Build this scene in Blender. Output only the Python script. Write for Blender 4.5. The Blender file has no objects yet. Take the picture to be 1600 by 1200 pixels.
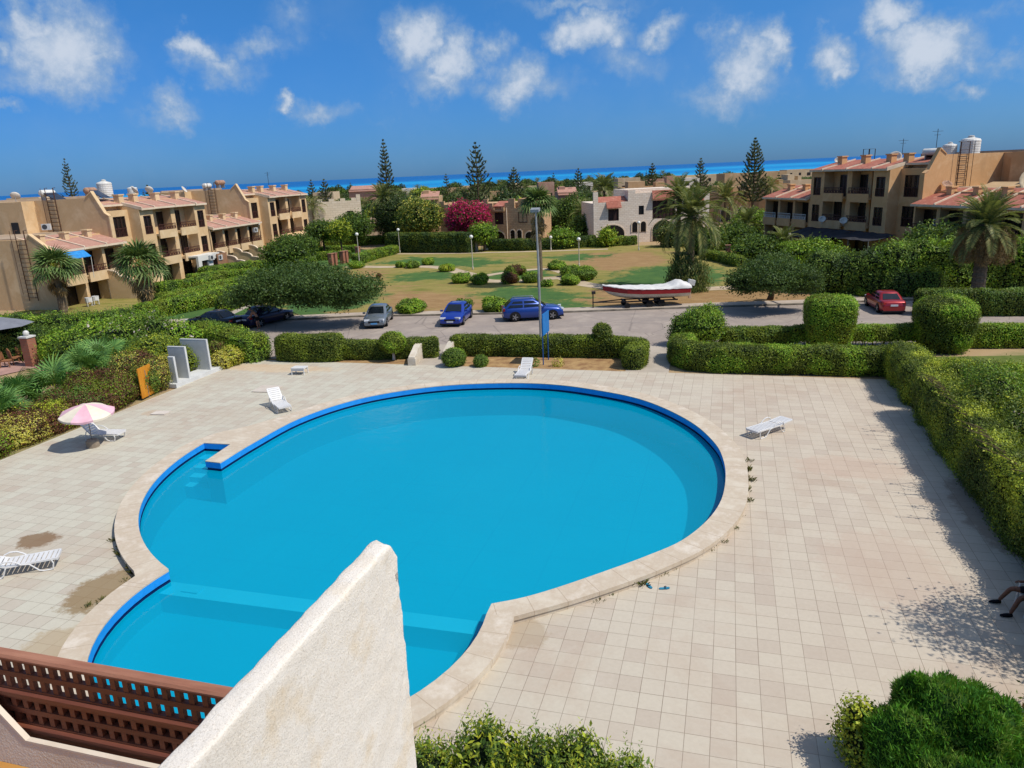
import bpy, math, random
import numpy as np
from mathutils import Matrix, Vector, noise as mnoise
R = math.radians
rng = np.random.default_rng(7)
random.seed(7)
sc = bpy.context.scene
COL = sc.collection
# ------------------------------------------------------------------ camera (metres; X right along the deck tiles, Y away, Z up)
FPX, PITCH, ROLL, YAW, CAMH = 1152.0, R(16.05), R(-2.57), R(16.6), 10.95
def _basis():
    f = np.array([0, math.cos(PITCH), -math.sin(PITCH)]); u0 = np.array([0, math.sin(PITCH), math.cos(PITCH)]); r0 = np.array([1., 0, 0])
    r = r0*math.cos(ROLL)+u0*math.sin(ROLL); u = -r0*math.sin(ROLL)+u0*math.cos(ROLL)
    M = np.array([[math.cos(YAW), -math.sin(YAW), 0], [math.sin(YAW), math.cos(YAW), 0], [0, 0, 1]])
    return M@r, M@u, M@f
CR, CU, CF = _basis()
def ray(x, y): return CF*FPX+CR*(x-800)+CU*(600-y)
def P(x, y, z=0.0):
    """photo pixel + height above ground -> surveyed ground position (x, y)"""
    d = ray(x, y); t = (z-CAMH)/d[2]
    return float(d[0]*t), float(d[1]*t)
def PZ(x, y, base):
    """height of the photo pixel above a known ground position"""
    d = ray(x, y); t = math.hypot(*base)/math.hypot(d[0], d[1])
    return float(CAMH+d[2]*t)
cam = bpy.data.cameras.new("camera"); camo = bpy.data.objects.new("camera", cam); COL.objects.link(camo)
cam.sensor_fit = 'HORIZONTAL'; cam.sensor_width = 36.0; cam.lens = 36.0*FPX/1600.0
cam.clip_start = 0.1; cam.clip_end = 60000
m = Matrix(((CR[0], CU[0], -CF[0], 0), (CR[1], CU[1], -CF[1], 0), (CR[2], CU[2], -CF[2], CAMH), (0, 0, 0, 1)))
camo.matrix_world = m
sc.camera = camo

# ------------------------------------------------------------------ scene bookkeeping
def tag(o, label=None, cat=None, group=None, kind=None):
    if label: o["label"] = label
    if cat: o["category"] = cat
    if group: o["group"] = group
    if kind: o["kind"] = kind
    return o
def thing(name, label, cat, loc=(0, 0, 0), rz=0.0, group=None):
    o = bpy.data.objects.new(name, None); COL.objects.link(o)
    o.location = loc; o.rotation_euler = (0, 0, rz); o.empty_display_size = .2
    return tag(o, label, cat, group)
def dup(root, loc=None, rz=None, label=None, group=None, scale=None):
    r = root.copy(); COL.objects.link(r)
    if loc is not None: r.location = loc
    if rz is not None: r.rotation_euler = (0, 0, rz)
    if scale is not None: r.scale = (scale,)*3 if not hasattr(scale, '__len__') else scale
    if label: r["label"] = label
    if group: r["group"] = group
    for ch in root.children:
        c = ch.copy(); COL.objects.link(c); c.parent = r
        for g in ch.children:
            d = g.copy(); COL.objects.link(d); d.parent = c
    return r

class MB:
    """mesh collector -> ONE mesh object"""
    def __init__(s, T=None): s.V = []; s.F = []; s.n = 0; s.T = T; s.fl = 1
    def add(s, v, faces, m=0):
        v = np.asarray(v, float).reshape(-1, 3)
        if s.T is not None: v = np.asarray(s.T(v), float).reshape(-1, 3)
        if isinstance(faces, np.ndarray): s.F.append((faces+s.n, m))
        else:
            by = {}
            for f in faces: by.setdefault(len(f), []).append(f)
            for k, l in by.items(): s.F.append((np.array(l)+s.n, m))
        s.V.append(v); s.n += len(v); return s
    def box(s, x0, x1, y0, y1, z0, z1, m=0):
        v = [(x, y, z) for z in (z0, z1) for y in (y0, y1) for x in (x0, x1)]
        return s.add(v, [(0, 2, 3, 1), (4, 5, 7, 6), (0, 1, 5, 4), (2, 6, 7, 3), (0, 4, 6, 2), (1, 3, 7, 5)], m)
    def obox(s, c, size, rz=0, m=0, rx=0, ry=0):
        h = np.array(size)/2
        v = np.array([(x, y, z) for z in (-1, 1) for y in (-1, 1) for x in (-1, 1)], float)*h
        M = np.array((Matrix.Rotation(rz, 3, 'Z') @ Matrix.Rotation(ry, 3, 'Y') @ Matrix.Rotation(rx, 3, 'X')))
        return s.add(v@M.T+np.array(c), [(0, 2, 3, 1), (4, 5, 7, 6), (0, 1, 5, 4), (2, 6, 7, 3), (0, 4, 6, 2), (1, 3, 7, 5)], m)
    def prism(s, poly, a0, a1, axis='z', m=0):
        n = len(poly); v = []
        for a in (a0, a1):
            for (p, q) in poly:
                v.append({'z': (p, q, a), 'x': (a, p, q), 'y': (p, a, q)}[axis])
        f = [tuple(range(n))[::-1], tuple(range(n, 2*n))]+[(i, (i+1) % n, n+(i+1) % n, n+i) for i in range(n)]
        return s.add(v, f, m)
    def tube(s, pts, r, n=8, m=0, cap=True):
        pts = np.asarray(pts, float); k = len(pts)
        rr = np.full(k, r, float) if np.isscalar(r) else np.asarray(r, float)
        tg = np.gradient(pts, axis=0); tg /= np.linalg.norm(tg, axis=1)[:, None]+1e-12
        a = np.array([0, 0, 1.]) if abs(tg[0][2]) < .9 else np.array([1., 0, 0])
        V = []
        e1 = np.cross(tg[0], a); e1 /= np.linalg.norm(e1)
        th = np.linspace(0, 2*np.pi, n, endpoint=False)
        for i in range(k):
            e1 = e1-tg[i]*(e1@tg[i]); e1 /= np.linalg.norm(e1)+1e-12; e2 = np.cross(tg[i], e1)
            V.append(pts[i]+rr[i]*(np.cos(th)[:, None]*e1+np.sin(th)[:, None]*e2))
        f = [(i*n+j, i*n+(j+1) % n, (i+1)*n+(j+1) % n, (i+1)*n+j) for i in range(k-1) for j in range(n)]
        if cap: f += [tuple(range(n))[::-1], tuple(range((k-1)*n, k*n))]
        return s.add(np.concatenate(V), f, m)
    def lathe(s, prof, n=16, c=(0, 0, 0), m=0, axis='z'):
        th = np.linspace(0, 2*np.pi, n, endpoint=False); V = []
        for (r, z) in prof:
            q = np.stack([r*np.cos(th), r*np.sin(th), np.full(n, z)], 1)
            if axis == 'x': q = q[:, [2, 0, 1]]
            if axis == 'y': q = q[:, [1, 2, 0]]
            V.append(q+np.array(c))
        k = len(prof)
        f = [(i*n+j, i*n+(j+1) % n, (i+1)*n+(j+1) % n, (i+1)*n+j) for i in range(k-1) for j in range(n)]
        f += [tuple(range(n))[::-1], tuple(range((k-1)*n, k*n))]
        return s.add(np.concatenate(V), f, m)
    def ball(s, c, r, n=12, m=0):
        r = np.array([r, r, r], float) if np.isscalar(r) else np.array(r, float)
        k = max(5, n*2//3)
        prof = [(max(1e-3, math.sin(math.pi*i/k)), -math.cos(math.pi*i/k)) for i in range(k+1)]
        b = MB(); b.lathe(prof, n); v = np.concatenate(b.V)*r+np.array(c)
        for f, _ in b.F: pass
        s.add(v, [tuple(x) for f, _ in b.F for x in f], m); return s
    def grid(s, G, m=0, closed=False):
        G = np.asarray(G, float); a, b = G.shape[:2]
        i, j = np.meshgrid(np.arange(a-1), np.arange(b if closed else b-1), indexing='ij')
        j2 = (j+1) % b
        f = np.stack([i*b+j, i*b+j2, (i+1)*b+j2, (i+1)*b+j], -1).reshape(-1, 4)
        return s.add(G.reshape(-1, 3), f, m)
    def build(s, name, mats, parent=None, smooth=False, loc=None):
        me = bpy.data.meshes.new(name)
        V = np.concatenate(s.V); me.vertices.add(len(V)); me.vertices.foreach_set("co", V.ravel())
        li = np.concatenate([f.ravel() for f, _ in s.F]).astype(np.int32)
        sz = np.concatenate([np.full(len(f), f.shape[1]) for f, _ in s.F])
        mi = np.concatenate([np.full(len(f), mm) for f, mm in s.F]).astype(np.int32)
        me.loops.add(len(li)); me.loops.foreach_set("vertex_index", li)
        me.polygons.add(len(sz)); me.polygons.foreach_set("loop_start", np.concatenate([[0], np.cumsum(sz)[:-1]]).astype(np.int32))
        me.polygons.foreach_set("material_index", mi)
        me.polygons.foreach_set("use_smooth", np.full(len(sz), bool(smooth)))
        me.update(calc_edges=True)
        for mt in (mats if isinstance(mats, (list, tuple)) else [mats]): me.materials.append(mt)
        o = bpy.data.objects.new(name, me); COL.objects.link(o)
        if parent is not None: o.parent = parent
        if loc is not None: o.location = loc
        return o
def struct(o, kind='structure'): o["kind"] = kind; return o

# ------------------------------------------------------------------ materials
def lin(c):
    f = lambda v: (v/12.92 if v <= .04045 else ((v+.055)/1.055)**2.4)
    return tuple(f(v/255.) for v in c)+(1.,)
class NT:
    def __init__(s, name):
        s.m = bpy.data.materials.new(name); s.m.use_nodes = True; s.t = s.m.node_tree; s.t.nodes.clear()
        s.out = s.n('ShaderNodeOutputMaterial')
    def n(s, k, **kw):
        x = s.t.nodes.new(k)
        for a, v in kw.items(): setattr(x, a, v)
        return x
    def l(s, a, b): s.t.links.new(a, b)
    def val(s, sock, v):
        if isinstance(v, bpy.types.NodeSocket): s.l(v, sock)
        else: sock.default_value = v
    def coord(s, kind='Object', scale=None):
        c = s.n('ShaderNodeTexCoord').outputs[kind]
        if scale is None: return c
        mp = s.n('ShaderNodeMapping'); mp.inputs['Scale'].default_value = scale; s.l(c, mp.inputs[0]); return mp.outputs[0]
    def noise(s, scale, detail=4, rough=.6, vec=None, dist=0):
        x = s.n('ShaderNodeTexNoise'); x.inputs['Scale'].default_value = scale; x.inputs['Detail'].default_value = detail
        x.inputs['Roughness'].default_value = rough; x.inputs['Distortion'].default_value = dist
        if vec is not None: s.l(vec, x.inputs['Vector'])
        return x.outputs[0]
    def ramp(s, fac, stops):
        x = s.n('ShaderNodeValToRGB'); e = x.color_ramp.elements
        while len(e) < len(stops): e.new(.5)
        for i, (p, c) in enumerate(stops): e[i].position = p; e[i].color = c if len(c) == 4 else lin(c)
        s.l(fac, x.inputs[0]); return x.outputs[0]
    def mix(s, f, a, b, mode='MIX'):
        x = s.n('ShaderNodeMix', data_type='RGBA', blend_type=mode)
        s.val(x.inputs[0], f); s.val(x.inputs[6], a); s.val(x.inputs[7], b); return x.outputs[2]
    def math(s, op, a, b=0.5, c=None, clamp=False):
        x = s.n('ShaderNodeMath', operation=op); x.use_clamp = clamp; s.val(x.inputs[0], a); s.val(x.inputs[1], b)
        if c is not None: s.val(x.inputs[2], c)
        return x.outputs[0]
    def bsdf(s, col, rough=.6, metal=0., spec=.3, bump=None, bstr=.3, bdist=.02, coat=0.):
        p = s.n('ShaderNodeBsdfPrincipled'); s.val(p.inputs['Base Color'], col); s.val(p.inputs['Roughness'], rough)
        s.val(p.inputs['Metallic'], metal); s.val(p.inputs['Specular IOR Level'], spec); s.val(p.inputs['Coat Weight'], coat)
        if bump is not None:
            b = s.n('ShaderNodeBump'); b.inputs['Strength'].default_value = bstr; b.inputs['Distance'].default_value = bdist
            s.l(bump, b.inputs['Height']); s.l(b.outputs[0], p.inputs['Normal'])
        return p.outputs[0]
    def done(s, sh): s.l(sh, s.out.inputs[0]); return s.m
_pm = {}
def pm(name, c1, c2=None, scale=3., rough=.6, spec=.3, metal=0., bump=0., bscale=None, coat=0., lo=.35, hi=.65, detail=5, stretch=None):
    """procedural two-tone material; colours are sRGB 0-255 base colours"""
    if name in _pm: return _pm[name]
    t = NT(name); v = t.coord('Object', stretch)
    c2 = c2 or tuple(x*.85 for x in c1)
    nz = t.noise(scale, detail, .6, v)
    col = t.ramp(nz, [(lo, c1), (hi, c2)])
    b = t.noise(bscale or scale*6, 3, .6, v) if bump else None
    _pm[name] = t.done(t.bsdf(col, rough, metal, spec, b, bump, .02, coat)); return _pm[name]
def leafmat(name, cols, trans=.25, clump=.6, cs=.8, rough=.55):
    if name in _pm: return _pm[name]
    t = NT(name); g = t.n('ShaderNodeNewGeometry')
    k = len(cols); col = t.ramp(g.outputs['Random Per Island'], [((i+.5)/k, c) for i, c in enumerate(cols)])
    nz = t.noise(cs, 3, .6, t.coord('Object'))
    f = t.math('MULTIPLY_ADD', nz, clump*2, 1-clump)
    hv = t.n('ShaderNodeHueSaturation'); t.l(col, hv.inputs['Color']); t.l(f, hv.inputs['Value'])
    p = t.bsdf(hv.outputs[0], rough, 0, .25)
    tr = t.n('ShaderNodeBsdfTranslucent'); t.l(t.mix(.4, hv.outputs[0], lin((140, 160, 40)), 'MIX'), tr.inputs[0])
    mx = t.n('ShaderNodeMixShader'); mx.inputs[0].default_value = trans; t.l(p, mx.inputs[1]); t.l(tr.outputs[0], mx.inputs[2])
    _pm[name] = t.done(mx.outputs[0]); return _pm[name]

# ------------------------------------------------------------------ foliage helpers
def nrm(a): return a/(np.linalg.norm(a, axis=-1, keepdims=True)+1e-9)
def leaves(mb, Pp, N, L, W, m=0, up=0.0, nb=.6, cup=0.):
    """diamond leaves at points Pp, roughly facing N"""
    n = len(Pp)
    if n == 0: return
    rn = nrm(rng.normal(size=(n, 3))); nn = nrm(N*nb+rn*(1-nb)) if N is not None else rn
    t = nrm(np.cross(nn, nrm(rng.normal(size=(n, 3))))+np.array([0, 0, up])); b = nrm(np.cross(nn, t))
    l = (L*rng.uniform(.6, 1.3, n))[:, None]; w = (W*rng.uniform(.6, 1.3, n))[:, None]
    V = np.stack([Pp-t*l*.5, Pp+b*w*.5+nn*cup*w, Pp+t*l*.5, Pp-b*w*.5+nn*cup*w], 1).reshape(-1, 3)
    mb.add(V, np.arange(4*n).reshape(n, 4), m)
def surf_sample(G, n, closed=False):
    """area-weighted points + normals on a grid surface"""
    A = G[:-1, :-1]; B = G[1:, :-1]; C = G[1:, 1:]; D = G[:-1, 1:]
    nn = np.cross(C-A, D-B); ar = np.linalg.norm(nn, axis=-1).ravel(); nn = nrm(nn).reshape(-1, 3)
    idx = rng.choice(len(ar), n, p=ar/ar.sum()); u = rng.random((n, 1)); v = rng.random((n, 1))
    a, b, c, d = (q.reshape(-1, 3)[idx] for q in (A, B, C, D))
    return a*(1-u)*(1-v)+b*u*(1-v)+c*u*v+d*(1-u)*v, nn[idx], ar.sum()/2
def vnoise(p, sc_=1.0, seed=0.):
    return np.array([mnoise.noise(Vector(q)*sc_+Vector((seed, seed*1.7, 3.1))) for q in p.reshape(-1, 3)]).reshape(p.shape[:-1])
def resample(path, step):
    path = np.asarray(path, float); d = np.r_[0, np.cumsum(np.linalg.norm(np.diff(path, axis=0), axis=1))]
    k = max(2, int(round(d[-1]/step))+1); s = np.linspace(0, d[-1], k)
    return np.stack([np.interp(s, d, path[:, i]) for i in range(path.shape[1])], 1)
def rib(path, closed=False):
    t = np.gradient(path, axis=0); t = t/(np.linalg.norm(t, axis=1)[:, None]+1e-9)
    return t, np.stack([t[:, 1], -t[:, 0]], 1)
_hs = [0]
def hedge(label, path, w, h, L, mats, cov=1.6, cat='hedge', name='hedge', group=None, z0=0., rough=.07, sprout=.05, lift=0., asp=.55, flat=.35, core=None):
    """clipped hedge along a ground polyline: dark inner mass + thousands of leaves"""
    _hs[0] += 1; seed = _hs[0]*3.37
    pts = resample(path, min(.5, max(.25, h*.3))); org = np.array([pts[0][0], pts[0][1], 0.]); pts = pts-org[:2]
    # rounded ends
    t, nrm2 = rib(pts); e = w*.5
    ext = [0, .35, .7, .92, 1.]; scl = [1, .94, .7, .38, .02]
    P2 = list(pts); S2 = [1.]*len(pts); N2 = list(nrm2)
    for a, s_ in list(zip(ext, scl))[1:]:
        P2.append(pts[-1]+t[-1]*e*a*.7); S2.append(s_); N2.append(nrm2[-1]); P2.insert(0, pts[0]-t[0]*e*a*.7); S2.insert(0, s_); N2.insert(0, nrm2[0])
    P2 = np.array(P2); S2 = np.array(S2); N2 = np.array(N2)
    prof = [(-.42, lift/h), (-.49, .3), (-.5, .65), (-.47, .88), (-.38, .97), (-flat*.5, 1.), (flat*.5, 1.), (.38, .97), (.47, .88), (.5, .65), (.49, .3), (.42, lift/h)]
    G = np.zeros((len(P2), len(prof), 3))
    for j, (a, b) in enumerate(prof):
        G[:, j, :2] = P2+N2*(a*w*S2)[:, None]; G[:, j, 2] = z0+lift+(b*h-lift)*(.75+.25*np.sqrt(S2)) if b*h > lift else z0+lift
    # outward normals
    cen = G.mean(1, keepdims=True); D = nrm(G-cen)
    G = G+D*(vnoise(G, 1.1, seed)*rough*1.6+vnoise(G, 3.1, seed)*rough)[..., None]
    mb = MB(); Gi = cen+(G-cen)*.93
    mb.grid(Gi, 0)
    area = surf_sample(G, 1)[2]
    n = int(area*cov/(L*L*asp*.5)); pp, nn, _ = surf_sample(G, n)
    cc = np.array([P2[:, 0].mean(), P2[:, 1].mean(), 0])
    k = np.argmin(((pp[:, None, :2]-P2[None])**2).sum(-1), axis=1) if n < 60000 else None
    if k is not None:
        ctr = np.c_[P2[k], np.full(n, h*.5)]
    else:
        ctr = np.empty((n, 3))
        for i in range(0, n, 40000):
            kk = np.argmin(((pp[i:i+40000, None, :2]-P2[None])**2).sum(-1), axis=1); ctr[i:i+40000] = np.c_[P2[kk], np.full(len(kk), h*.5)]
    nn = np.where(((pp-ctr)*nn).sum(1, keepdims=True) < 0, -nn, nn)
    pp = pp+nn*(np.abs(rng.normal(size=(n, 1)))*sprout-.02)
    pp[:, 2] = np.maximum(pp[:, 2], z0+.01)
    lm = mats[1:]; pick = (vnoise(pp[::1]*1.0, .9, seed+9)+rng.normal(size=n)*.12) if len(lm) > 1 else np.zeros(n)
    q = np.clip(((pick+.45)/.9*len(lm)).astype(int), 0, len(lm)-1)
    for i in range(len(lm)):
        s_ = q == i; leaves(mb, pp[s_], nn[s_], L, L*asp, i+1, up=.25)
    o = mb.build(name, mats, None, False, (org[0], org[1], 0)); return tag(o, label, cat, group)
def ellip(c, r, n=14, seed=0., amp=.12, fs=1.2, zmin=None):
    k = max(6, n*2//3); th = np.linspace(0, 2*np.pi, n+1); ph = np.linspace(.03, np.pi-.03, k+1)
    T, F = np.meshgrid(th, ph); D = np.stack([np.cos(T)*np.sin(F), np.sin(T)*np.sin(F), -np.cos(F)], -1)
    D[:, -1] = D[:, 0]
    nz = vnoise(D, fs, seed); nz[:, -1] = nz[:, 0]
    G = np.array(c)+D*np.array(r)*(1+nz*amp*2)[..., None]
    if zmin is not None: G[..., 2] = np.maximum(G[..., 2], zmin)
    return G, D
def clump(mb, c, r, L, cov, m, core=None, asp=.55, amp=.12, sprout=.06, n=14, zmin=None, up=.25, coref=.85, nb=.6, depth=0.):
    _hs[0] += 1
    G, D = ellip(c, r, n, _hs[0]*2.13, amp, 1.3, zmin)
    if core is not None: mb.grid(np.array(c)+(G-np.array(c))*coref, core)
    ar = surf_sample(G, 1)[2]; k = max(8, int(ar*cov/(L*L*asp*.5)))
    pp, nn, _ = surf_sample(G, k)
    nn = np.where(((pp-np.array(c))*nn).sum(1, keepdims=True) < 0, -nn, nn)
    pp = pp+nn*(np.abs(rng.normal(size=(k, 1)))*sprout)-(pp-np.array(c))*(rng.random((k, 1))**2*depth)
    if zmin is not None: pp[:, 2] = np.maximum(pp[:, 2], zmin+.01)
    ms = m if isinstance(m, (list, tuple)) else [m]
    q = rng.integers(0, len(ms), k)
    for i, mm in enumerate(ms): leaves(mb, pp[q == i], nn[q == i], L, L*asp, mm, up=up, nb=nb)
SKY_A, SKY_B, SKY_Z = (.175, .45, 1.12, 1.), (.25, .70, 1.22, 1.), (2.5, 2.2, 1.9, 1.)  # overhead tint (last) raised, out of view, to brighten shaded sides
CLOUD_LO, CLOUD_HI = (3.3, 4.8, 6.9, 1.), (7.6, 8.2, 9.1, 1.)
SKY_STR = .085
EXPO = 0.06
# ------------------------------------------------------------------ light and sky
SUN_EL, SUN_AZ = R(54), R(-6)          # azimuth measured from +X towards +Y
sd = Vector((math.cos(SUN_EL)*math.cos(SUN_AZ), math.cos(SUN_EL)*math.sin(SUN_AZ), math.sin(SUN_EL)))
sun = bpy.data.lights.new("sun", 'SUN'); suno = bpy.data.objects.new("sun", sun); COL.objects.link(suno)
sun.energy = 4.2; sun.angle = R(.53); sun.color = (1., .955, .88)
suno.rotation_euler = sd.to_track_quat('Z', 'Y').to_euler(); suno.location = (60, 40, 90)
W = bpy.data.worlds.new("World"); sc.world = W; W.use_nodes = True
wt = W.node_tree; wt.nodes.clear()
def wn(k, **kw):
    x = wt.nodes.new(k)
    for a, v in kw.items(): setattr(x, a, v)
    return x
def wl(a, b): wt.links.new(a, b)
def wm(op, a, b=.5, c=None, clamp=False):
    x = wn('ShaderNodeMath', operation=op); x.use_clamp = clamp
    for i, v in enumerate((a, b, c)):
        if v is None: continue
        if isinstance(v, bpy.types.NodeSocket): wl(v, x.inputs[i])
        else: x.inputs[i].default_value = v
    return x.outputs[0]
def wmix(f, a, b, mode='MIX'):
    x = wn('ShaderNodeMix', data_type='RGBA', blend_type=mode)
    for i, v in ((0, f), (6, a), (7, b)):
        if isinstance(v, bpy.types.NodeSocket): wl(v, x.inputs[i])
        else: x.inputs[i].default_value = v
    return x.outputs[2]
sky = wn('ShaderNodeTexSky', sky_type='NISHITA'); sky.sun_disc = False; sky.sun_elevation = SUN_EL
sky.sun_rotation = math.pi/2-SUN_AZ; sky.air_density = 1.; sky.dust_density = .3; sky.ozone_density = 3.
tc = wn('ShaderNodeTexCoord').outputs['Generated']
sx = wn('ShaderNodeSeparateXYZ'); wl(tc, sx.inputs[0])
az = wm('ARCTAN2', sx.outputs[0], sx.outputs[1]); el = wm('ARCSINE', sx.outputs[2], 0)
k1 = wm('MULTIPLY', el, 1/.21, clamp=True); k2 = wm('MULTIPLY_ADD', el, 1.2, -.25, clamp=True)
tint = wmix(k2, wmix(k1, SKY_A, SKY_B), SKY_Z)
k3 = wm('MULTIPLY_ADD', az, .8, .72, clamp=True); tint = wmix(1., tint, wmix(k3, (.93, .97, .98, 1.), (1.32, 1.17, 1.07, 1.)), 'MULTIPLY')
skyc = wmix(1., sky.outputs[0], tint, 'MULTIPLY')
# cumulus: warped blobs at their places in the sky
def wnoise(scale, detail, rough=.55, off=0.):
    x = wn('ShaderNodeTexNoise'); x.inputs['Scale'].default_value = scale; x.inputs['Detail'].default_value = detail; x.inputs['Roughness'].default_value = rough
    if off:
        a = wn('ShaderNodeVectorMath', operation='ADD'); wl(tc, a.inputs[0]); a.inputs[1].default_value = (off, off*.7, -off); wl(a.outputs[0], x.inputs['Vector'])
    else: wl(tc, x.inputs['Vector'])
    return x
cb = wn('ShaderNodeCombineXYZ'); wl(az, cb.inputs[0]); wl(el, cb.inputs[1])
def warp(vec, nz, amp):
    a = wn('ShaderNodeVectorMath', operation='SUBTRACT'); wl(nz.outputs['Color'], a.inputs[0]); a.inputs[1].default_value = (.5, .5, .5)
    b = wn('ShaderNodeVectorMath', operation='MULTIPLY_ADD'); wl(a.outputs[0], b.inputs[0]); b.inputs[1].default_value = (amp, amp, 0); wl(vec, b.inputs[2]); return b.outputs[0]
wv = warp(warp(cb.outputs[0], wnoise(11, 3), .09), wnoise(62, 5, .62, 3.), .036)
CL = [(100, 70, 80, 75, 1), (55, 25, 50, 36, .8), (150, 95, 55, 36, .7), (8, 65, 32, 32, .6), (60, 115, 90, 35, .45), (297, 78, 34, 30, 1.), (335, 105, 70, 32, .65), (400, 72, 100, 24, .45), (475, 30, 55, 42, .4),
      (255, 172, 60, 26, .55), (12, 172, 28, 14, .55), (438, 167, 24, 18, .8), (497, 181, 60, 26, .6), (590, 190, 40, 14, .25),
      (655, 60, 52, 58, 1.), (712, 92, 50, 52, .95), (690, 120, 80, 38, .7), (770, 75, 36, 32, .6), (805, 132, 60, 48, .85), (850, 150, 80, 36, .5),
      (935, 52, 70, 42, 1.), (895, 60, 46, 36, .8), (1040, 48, 52, 26, .7), (990, 95, 75, 42, .5), (1165, 112, 56, 56, .9), (1200, 92, 32, 42, 1.), (1122, 70, 32, 26, .45), (1140, 145, 100, 32, .55),
      (1303, 95, 40, 46, .9), (1318, 120, 26, 26, .8), (1375, 90, 50, 36, .35), (1400, 18, 44, 38, .95), (1452, 60, 68, 46, 1.), (1430, 98, 60, 26, .6), (1490, 127, 32, 16, .5), (1560, 78, 60, 24, .4),
      (900, 3, 140, 18, .55), (1560, 15, 70, 22, .35), (-120, 60, 90, 60, .8), (1720, 70, 90, 50, .8), (540, -120, 90, 60, .8), (1150, -160, 110, 70, .9)]
tot = None
for (px, py, rx, ry, w_) in CL:
    d = ray(px, py); d = d/np.linalg.norm(d); a0, e0 = math.atan2(d[0], d[1]), math.asin(d[2]); sa, se = 1.12*rx/FPX, 1.15*ry/FPX
    v1 = wn('ShaderNodeVectorMath', operation='MULTIPLY_ADD'); wl(wv, v1.inputs[0]); v1.inputs[1].default_value = (1/sa, 1/se, 0); v1.inputs[2].default_value = (-a0/sa, -e0/se, 0)
    v2 = wn('ShaderNodeVectorMath', operation='LENGTH'); wl(v1.outputs[0], v2.inputs[0])
    c = wm('MULTIPLY_ADD', v2.outputs['Value'], -w_, w_, clamp=True)
    tot = c if tot is None else wm('MAXIMUM', tot, c)
n1 = wnoise(24, 8, .66, 7.).outputs[0]
dens = wm('ADD', tot, wm('MULTIPLY', wm('SUBTRACT', n1, .5), .95))
def smooth(v, lo, hi):
    x = wn('ShaderNodeMapRange', interpolation_type='SMOOTHSTEP'); wl(v, x.inputs[0]); x.inputs[1].default_value = lo; x.inputs[2].default_value = hi; return x.outputs[0]
cov = wm('MULTIPLY', smooth(dens, .12, .72), .8)
veil = wm('MULTIPLY', smooth(wnoise(5, 5, .6, 1.3).outputs[0], .42, .8), .16)
hi_ = smooth(wm('ADD', dens, wm('MULTIPLY', wm('SUBTRACT', wnoise(60, 4, .6, 11.).outputs[0], .5), .5)), .28, .98)
ccol = wmix(hi_, CLOUD_LO, CLOUD_HI)
soft = wm('MULTIPLY', smooth(tot, .0, .7), .5)
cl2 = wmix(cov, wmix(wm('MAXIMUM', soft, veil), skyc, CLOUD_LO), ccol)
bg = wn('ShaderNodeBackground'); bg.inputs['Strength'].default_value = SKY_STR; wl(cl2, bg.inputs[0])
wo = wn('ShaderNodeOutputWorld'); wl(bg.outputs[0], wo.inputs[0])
sc.view_settings.view_transform = 'Standard'; sc.view_settings.look = 'None'; sc.view_settings.exposure = EXPO; sc.view_settings.gamma = 1.0
sc.view_settings.use_curve_mapping = False
sc.render.engine = 'CYCLES'
sc.cycles.use_denoising = True
sc.cycles.max_bounces = 8; sc.cycles.diffuse_bounces = 3; sc.cycles.glossy_bounces = 3; sc.cycles.transmission_bounces = 6; sc.cycles.transparent_max_bounces = 12
sc.cycles.caustics_reflective = False; sc.cycles.caustics_refractive = False
sc.cycles.sample_clamp_indirect = 6.0
# ------------------------------------------------------------------ the setting: ground, deck, road, lawn, sea
DX0, DX1, DY0, DY1 = -29.7, 8.2, -4.0, 39.75
t = NT('ground_soil'); v = t.coord('Object')
c = t.ramp(t.noise(.08, 6, .65, v), [(.35, (150, 124, 92)), (.5, (164, 140, 106)), (.62, (120, 118, 76)), (.75, (140, 120, 88))])
M_soil = t.done(t.bsdf(c, .95, 0, .1, t.noise(2.5, 5, .7, v), .5))
b = MB(); BIG = 700
def quad(b, x0, x1, y0, y1, z, m=0): b.add([(x0, y0, z), (x1, y0, z), (x1, y1, z), (x0, y1, z)], [(0, 1, 2, 3)], m)
SH = [P(300, 318), P(480, 305), P(640, 295), P(800, 286), P(1000, 277), P(1130, 271), P(1250, 266.5), P(1400, 259)]
SH = [(SH[0][0]-900, SH[0][1]-200)]+SH+[(SH[-1][0]+900, SH[-1][1]+150)]
gz = -.05
quad(b, -1500, DX0+.1, -60, DY1, gz); quad(b, DX1-.1, 1500, -60, DY1, gz); quad(b, DX0+.1, DX1-.1, -60, DY0, gz); quad(b, -1500, 1500, DY1-.1, 160, gz)
n = len(SH); b.add([(-1500, 160, gz)]+[(x, y, gz) for x, y in SH]+[(1500, 160, gz)], [tuple(range(n+2))[::-1]])
struct(b.build('ground', M_soil))
# sea: turquoise shallows, deeper blue beyond
t = NT('sea_water'); v = t.coord('Object'); s = t.n('ShaderNodeSeparateXYZ'); t.l(v, s.inputs[0])
dd = t.math('ADD', t.math('MULTIPLY', t.math('ADD', s.outputs[1], t.math('MULTIPLY', s.outputs[0], -.9)), 1/4200.), t.math('MULTIPLY', t.math('SUBTRACT', t.noise(.004, 5, .6, t.coord('Object', (.35, 1.6, 1))), .5), .22))
c = t.ramp(dd, [(.1, (70, 190, 206)), (.18, (30, 156, 200)), (.3, (12, 116, 176)), (.42, (28, 144, 192)), (.6, (12, 98, 160)), (.95, (14, 92, 154))])
M_sea = t.done(t.bsdf(c, .55, 0, .12, t.noise(.5, 4, .6, v), .3))
b = MB(); b.add([(x, y-1, -.6) for x, y in SH]+[(30000, 30000, -.6), (-30000, 30000, -.6)], [tuple(range(len(SH)))[::1]+(len(SH), len(SH)+1)])
struct(b.build('sea', M_sea))
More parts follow.
